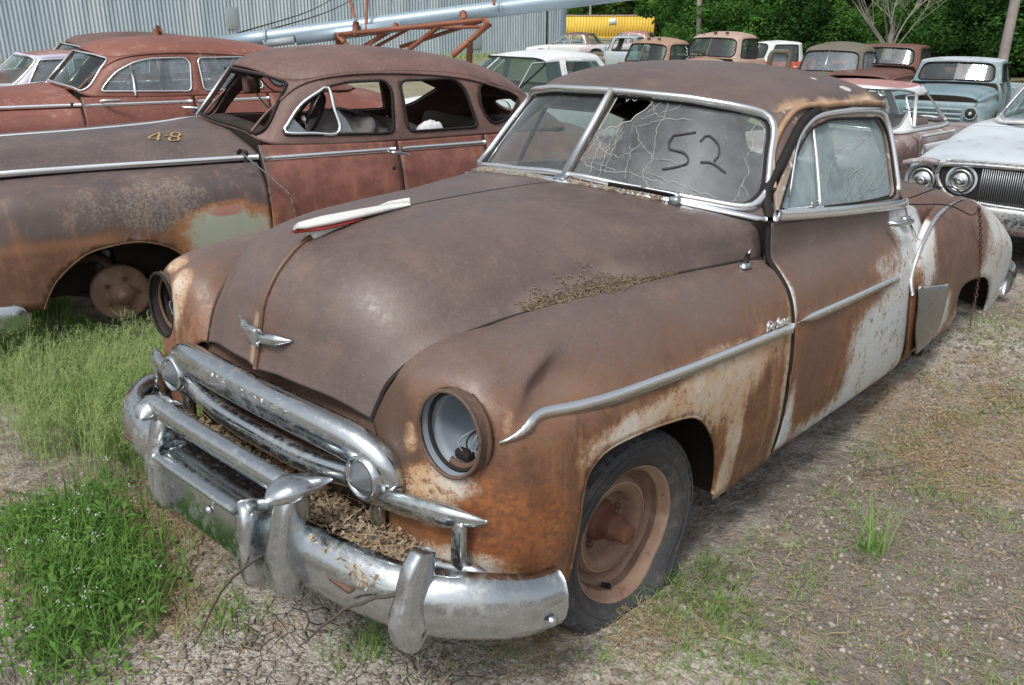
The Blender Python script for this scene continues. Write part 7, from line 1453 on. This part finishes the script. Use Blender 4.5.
# small tufts on the right and scattered sprouts
TUFT = [((.785, .16), 120, .05, .06), ((.93, .30), 160, .06, .06), ((.90, .10), 130, .06, .05), ((1.02, .18), 150, .06, .06), ((1.02, -.02), 120, .07, .04), ((1.12, .02), 140, .09, .05), ((1.20, .10), 100, .08, .04), ((1.08, 1.05), 140, .09, .04), ((1.00, 1.50), 120, .08, .04), ((1.25, 1.35), 90, .07, .05), ((1.30, 2.20), 120, .10, .05), ((1.12, 2.9), 140, .12, .05), ((.35, -.62), 120, .05, .08), ((-.05, -.82), 110, .06, .08)]
tp = []
for i, (c, n, sd_, hh) in enumerate(TUFT): tp.append(blades(np.array(c)+gS.normal(0, sd_, (n, 2)), hh*gS.uniform(.5, 1.3, n), np.full(n, .0020), 1.0))
V, F = cat(tp); stuff('grass_tufts', V, F, 'grass', 'low tufts of green grass dotted over the bare dirt', 'grass')
P = np.array([1.235, .80])+gS.normal(0, .032, (44, 2)); V, F = blades(P, gS.uniform(.05, .21, 44), np.full(44, .0026), 1.5, 5); tag(obj('grass_clump', tri_mesh(V, F, 'clump', False, 4), MT['grass2']), 'tallest long-bladed green grass clump standing alone on the dirt at right', 'grass clump')
ALL = [(-.6, -1.6), (1.9, .2), (2.2, 2.6), (1.6, 4.5), (.98, 4.4), (.92, 1.0), (.9, .2), (.4, -.9), (-.2, -1.0)]
P = clumpy(ALL, 6800, 330, .06); n = len(P); V, F = blades(P, gS.uniform(.012, .05, n), np.full(n, .0016), 1.3); stuff('sparse_grass', V, F, 'grass', 'sparse short green sprouts scattered over the dirt', 'grass')
FARG = [(-3.5, 6.5), (.3, 7.0), (1.5, 10), (1.5, 17), (-4, 18), (-8, 13)]
P = clumpy(FARG, 9000, 700, .16); n = len(P); V, F = blades(P, gS.uniform(.06, .20, n), np.full(n, .005), .8, 2); stuff('far_grass', V, F, 'grass', 'green grass between the parked wrecks at right', 'grass')
P = np.vstack([clumpy([(-36, 33), (-20, 30), (-14, 40), (-24, 62), (-40, 60)], 9000, 900, .5), np.array([-32.0, 41.])-np.outer(gS.uniform(0, 30, 2500), wd[:2])+wn_[:2]*gS.uniform(.1, .8, (2500, 1))]); n = len(P); V, F = blades(P, gS.uniform(.15, .5, n), np.full(n, .02), .7, 2); stuff('yard_weeds', V, F, 'barley', 'pale weeds along the foot of the metal building and far yard', 'weeds')
# ---- straw, chips, stones, clods
def flats(P, L, W, lift, tilt=.25):
    n = len(P); az = gS.uniform(0, 6.283, n); el = gS.normal(0, tilt, n); d = np.stack([np.cos(az)*np.cos(el), np.sin(az)*np.cos(el), np.sin(el)], 1); s = np.stack([-np.sin(az), np.cos(az), gS.normal(0, .4, n)], 1); o = np.stack([P[:, 0], P[:, 1], gz(P[:, 0], P[:, 1])+lift], 1) if P.shape[1] == 2 else P
    L = L[:, None]; W = W[:, None]; bend = np.array([0, 0, 1.])*L*gS.uniform(-.12, .12, (n, 1))
    V = np.stack([o-d*L/2-s*W/2, o-d*L/2+s*W/2, o+s*W/2+bend, o-s*W/2+bend, o+d*L/2+s*W/2, o+d*L/2-s*W/2], 1).reshape(-1, 3); b_ = (np.arange(n)*6)[:, None, None]; return V, (b_+np.array([[0, 1, 2, 3], [3, 2, 4, 5]])[None]).reshape(-1, 4)
PS = np.vstack([clumpy([(.95, 1.2), (1.6, 1.5), (1.9, 2.6), (1.1, 2.6)], 5200, 90, .12), clumpy([(-1.4, -.95), (-.9, -.35), (-.35, -.55), (-.15, -.95), (-.7, -1.3)], 6500, 110, .11), clumpy([(.55, -.45), (.95, .25), (1.1, .05), (.75, -.4)], 900, 24, .08), ground_px(ALL, 6500), ground_px([(-3, -1.2), (-.9, -1.6), (.4, -1.2), (.4, .5), (-3, .5)], 1800)])
n = len(PS); V, F = flats(PS, gS.uniform(.012, .085, n)*gS.uniform(.3, 1, n), gS.uniform(.001, .0032, n), gS.uniform(.002, .012, n)); stuff('straw_litter', V, F, 'strawm', 'dry straw and stem bits lying on the dirt', 'straw')
ico = bmesh.new(); bmesh.ops.create_icosphere(ico, subdivisions=1, radius=1); IV = np.array([tuple(v.co) for v in ico.verts]); IF = np.array([[v.index for v in f.verts] for f in ico.faces]); ico.free()
ico = bmesh.new(); bmesh.ops.create_icosphere(ico, subdivisions=2, radius=1); IV2 = np.array([tuple(v.co) for v in ico.verts]); IF2 = np.array([[v.index for v in f.verts] for f in ico.faces]); ico.free()
def lumps(P, r, IV, IF, jit=.25, flat=.6, sink=.25):
    n = len(P); z = gz(P[:, 0], P[:, 1]); th = gS.uniform(0, 6.283, n); c, s = np.cos(th), np.sin(th); sh = gS.uniform(.65, 1.3, (n, 3))*np.array([1, 1, flat]); V = IV[None]*(1+gS.normal(0, jit, (n, len(IV), 1)).clip(-.5, .6))*(r[:, None]*sh)[:, None, :]
    V = np.stack([V[..., 0]*c[:, None]-V[..., 1]*s[:, None], V[..., 0]*s[:, None]+V[..., 1]*c[:, None], V[..., 2]], -1); V = V+np.stack([P[:, 0], P[:, 1], z-r*sink*.3], 1)[:, None, :]
    return V.reshape(-1, 3), (np.arange(n)[:, None, None]*len(IV)+IF[None]).reshape(-1, 3)
NEAR = [(-1.6, -1.0), (-.3, -1.7), (.8, -1.2), (2.0, .4), (2.4, 3.0), (1.6, 5.5), (.9, 5.0), (.9, .5), (-.9, -.3)]
P = ground_px(NEAR, 3500); V, F = lumps(P, .0018+.0045*gS.random(len(P))**3, IV, IF); stuff('pebbles', V, F, 'stone', 'small pale pebbles and grit strewn over the dirt', 'pebbles', 3)
P = clumpy([(1.0, .3), (2.0, .5), (2.2, 2.2), (1.5, 4.5), (.95, 4.0), (.95, 1.2)], 7500, 170, .13); V, F = lumps(P, .002+.010*gS.random(len(P))**4, IV2, IF2, .15, .85, -.6); stuff('soil_clods', V, F, 'clod', 'dark crumbled clods of soil on the dirt at right', 'soil', 3, True)
P = clumpy([(-.9, -.7), (.0, -1.2), (.9, -.6), (.95, -.2), (.3, -.75)], 2600, 80, .10); V, F = lumps(P, .002+.008*gS.random(len(P))**4, IV2, IF2, .15, .85, -.6); stuff('soil_clods', V, F, 'clod', 'crumbled clods of dry soil under the front bumper', 'soil', 3, True)
def mat_crumb():
    m = M('dirt crumbs'); g_ = m.n.new('ShaderNodeNewGeometry'); r_ = g_.outputs['Random Per Island']; n_ = m.noise(60, 3)
    c_ = m.mix(r_, lin(118, 111, 103), lin(166, 159, 150)); c_ = m.mix(m.ss(n_, .45, .75, 0, .3), c_, lin(116, 109, 101)); return m.done(m.pbr(c_, .95))
MT['crumb'] = mat_crumb()
P = np.vstack([ground_px(NEAR, 15000), clumpy([(.95, .2), (2.0, .5), (2.2, 2.6), (1.5, 5.0), (.9, 4.5), (.9, 1.0)], 7000, 260, .10)]); V, F = lumps(P, 0.0016+.0085*gS.random(len(P))**5, IV, IF, .28, .8, -.3); stuff('dirt_crumbs', V, F, 'crumb', 'loose grey crumbs of dirt covering the ground around the coupe', 'dirt', 3)
for (x, y, r_, lab) in [(1.00, .69, .055, 'flat grey stone half sunk in the dirt below the door'), (1.42, .62, .030, 'pale angular stone on bare soil at right'), (1.015, 1.62, .030, 'whitish stone near the sill of the coupe'), (.98, .02, .022, 'small whitish stone between the grass tufts by the front tyre'), (.30, -.83, .024, 'whitish pebble under the plate guard of the bumper')]:
    V, F = lumps(np.array([[x, y]]), np.array([r_]), IV2, IF2, .08, .35, .3); o = obj('stone', tri_mesh(V, F, 'stone', True, 3), MT['stone']); tag(o, lab, 'stone')
# twigs poking from the bumper
def twig(pts, r_, lab): tag(obj('twig', tube(smooth(pts, 14)+gS.normal(0, .002, (14, 3)), list(np.linspace(r_, r_*.5, 14)), 6, up=(.2, .1, 1)), MT['bark']), lab, 'twig')
# ---------------------------------------------------------------- litter caught on the coupe
Qn = np.array(QC); cw = lambda V: (np.asarray(V)-PIV)@Qn.T+PIV
def flakes(P, L, W, tilt=.5, bend=.25):
    """small curled flakes at explicit points"""
    n = len(P); az = gS.uniform(0, 6.283, n); el = gS.normal(0, tilt, n); d = np.stack([np.cos(az)*np.cos(el), np.sin(az)*np.cos(el), np.sin(el)], 1); s = np.cross(d, np.array([0, 0, 1.])+gS.normal(0, tilt, (n, 3))); s /= np.linalg.norm(s, axis=1)[:, None]; u = np.cross(s, d); L = L[:, None]; W = W[:, None]; k = gS.uniform(-bend, bend, (n, 1))*L
    V = np.stack([P-d*L/2-s*W*.25, P-d*L/2+s*W*.25, P+s*W/2+u*k, P-s*W/2+u*k, P+d*L/2+s*W*.2, P+d*L/2-s*W*.2], 1).reshape(-1, 3); b_ = (np.arange(n)*6)[:, None, None]; return V, (b_+np.array([[0, 1, 2, 3], [3, 2, 4, 5]])[None]).reshape(-1, 4)
# on the pan behind the bumper
n = 4200; X = gS.uniform(-.56, .64, n); Yp = gS.uniform(-.83, -.625, n); heap = .018+.030*np.exp(-((X-.45)/.22)**2)+.02*np.exp(-((X+.02)/.25)**2); Zp = .432+heap*gS.uniform(.3, 1.2, n)
V, F = flakes(cw(np.stack([X, Yp, Zp], 1)), gS.uniform(.006, .042, n)*gS.uniform(.4, 1, n), gS.uniform(.003, .018, n)*gS.uniform(.4, 1, n)); stuff('leaf_litter', V, F, 'leafdry', 'dry pale leaves and chips heaped on the pan behind the chrome bumper', 'dry leaves')
n = 500; X = gS.uniform(-.5, .66, n); Yp = gS.uniform(-.83, -.63, n); V, F = flakes(cw(np.stack([X, Yp, .455+.035*gS.random(n)], 1)), gS.uniform(.03, .10, n), gS.uniform(.0015, .003, n), .25, .05); stuff('twig_litter', V, F, 'strawm', 'broken stems mixed into the leaves behind the bumper', 'twigs')
# in the seam between hood and fender
n = 4200; u = .59+.30*gS.beta(1.4, 2.0, n); q = gS.normal(-.12, .5, n); wv_r = .55+.9*np.clip(fbm(v2, np.linspace(0, 1, 400)*14, np.zeros(400), 2)+.5, 0, 1); wv = np.clip(1.3-abs(u-.67)/.13, .10, 1)
wv = wv*np.interp(u, np.linspace(.58, .9, 400), wv_r); PH = S_HOOD(np.stack([u, np.clip(1-.17*wv*np.clip(-q, 0, 1)**1.3*gS.uniform(.3, 1.25, n), 0, 1)], 1)); uf = np.array([np.interp(a, np.linspace(0, 1, 11), [0, .11, .22, .33, .44, .5, .555, .65, .72, .78, 1.]) for a in u])
PF = S_FEND(np.stack([uf, np.clip(.12*wv*np.clip(q, 0, 1), 0, 1)], 1)); PP = np.where((q < 0)[:, None], PH, PF)+np.array([0, 0, .003])+gS.uniform(0, .014, (n, 1))*np.array([0, 0, 1])*np.exp(-(q/.4)**2)[:, None]*wv[:, None]
MT['chaffm'] = mat_leaf('chaff', lin(122, 108, 94), lin(150, 134, 116), lin(96, 84, 74)); V, F = flakes(cw(PP), gS.uniform(.004, .030, n)*gS.uniform(.4, 1, n), gS.uniform(.001, .004, n), .35, .1); stuff('chaff', V, F, 'chaffm', 'grey brown chaff and seed husks drifted in the seam between hood and left fender', 'chaff')
# at the foot of the windscreen
n = 1100; x = np.concatenate([gS.uniform(.04, .40, 650), gS.uniform(-.55, -.08, 450)]); yb = np.interp(abs(x), [0, .35, .58, .69], [.59, .663, .76, .86]); zb_ = np.interp(abs(x), [0, .35, .58, .69], [1.17, 1.152, 1.124, 1.103])
V, F = flakes(cw(np.stack([x, yb-gS.uniform(.02, .055, n), zb_+gS.uniform(-.002, .016, n)], 1)), gS.uniform(.006, .03, n), gS.uniform(.0012, .005, n), .35, .1); stuff('chaff', V, F, 'leafdry', 'chaff and husks lodged along the foot of the windshield', 'chaff')
cwp = lambda *p: cw(np.array([p]))[0]
twig([cwp(.30, -.90, .42), cwp(.20, -.95, .30), (.02, -.96, .07)], .0045, 'thin bent twig leaning from the licence plate guard to the dirt')
twig([cwp(.72, -.80, .47), cwp(.60, -.86, .40), cwp(.44, -.90, .22)], .0055, 'thin stick poking down past the outer bumper guard')
twig([(-.95, -.62, .06), (-.72, -.66, .09), (-.50, -.70, .16)], .006, 'grey stick lying by the far end of the bumper')
twig([(-1.35, -.98, .05), (-1.05, -.86, .06), (-.80, -.80, .05)], .004, 'thin stick on the straw at the left')
twig([(1.02, 1.30, .06), (1.10, 1.38, .07), (1.16, 1.50, .07)], .005, 'short dry stick lying on the dirt at right')
# chain hanging over the rear wheel opening
ch = thing('chain', 'thin rusty chain hanging down in the empty rear wheel opening', 'chain', tuple(cwp(.90, 2.78, .62)))
cp_ = smooth([(.915, 2.56, .98), (.925, 2.68, .80), (.925, 2.78, .62), (.925, 2.82, .50), (.930, 2.80, .40), (.94, 2.78, .35)], 60); lk = []
cp_ = resample(cp_, .021)
lg = G()
for i, p in enumerate(cp_[:-1]):
    d = cp_[i+1]-p; d /= np.linalg.norm(d); s_ = np.cross(d, (1, 0, 0) if i % 2 else (0, .3, 1)); s_ /= np.linalg.norm(s_); loop_ = [p+d*.014*math.cos(t)+s_*.007*math.sin(t) for t in np.linspace(0, 2*math.pi, 8, endpoint=False)]
    t = tube(np.array(loop_), .0022, 4, up=tuple(np.cross(d, s_)), closed=True); lg.add(t.v, t.f)
lg.xf(lambda V: cw(V)-np.array(cwp(.90, 2.78, .62))); obj('links', lg, MT['rustdk'], ch, kind='stuff')
for k, pts in enumerate([[(.76, 2.05, 1.03), (.86, 2.25, 1.02), (.915, 2.45, .96), (.915, 2.56, .98)], [(.74, 2.10, 1.05), (.80, 2.4, 1.08), (.80, 2.75, 1.0)]]):
    tag(obj('loose_wire', tube(cw(smooth(pts, 16)), .003, 5), MT['gap']), ['thin wire draped over the front of the left rear fender', 'thin wire looping above the left rear fender top'][k], 'wire')
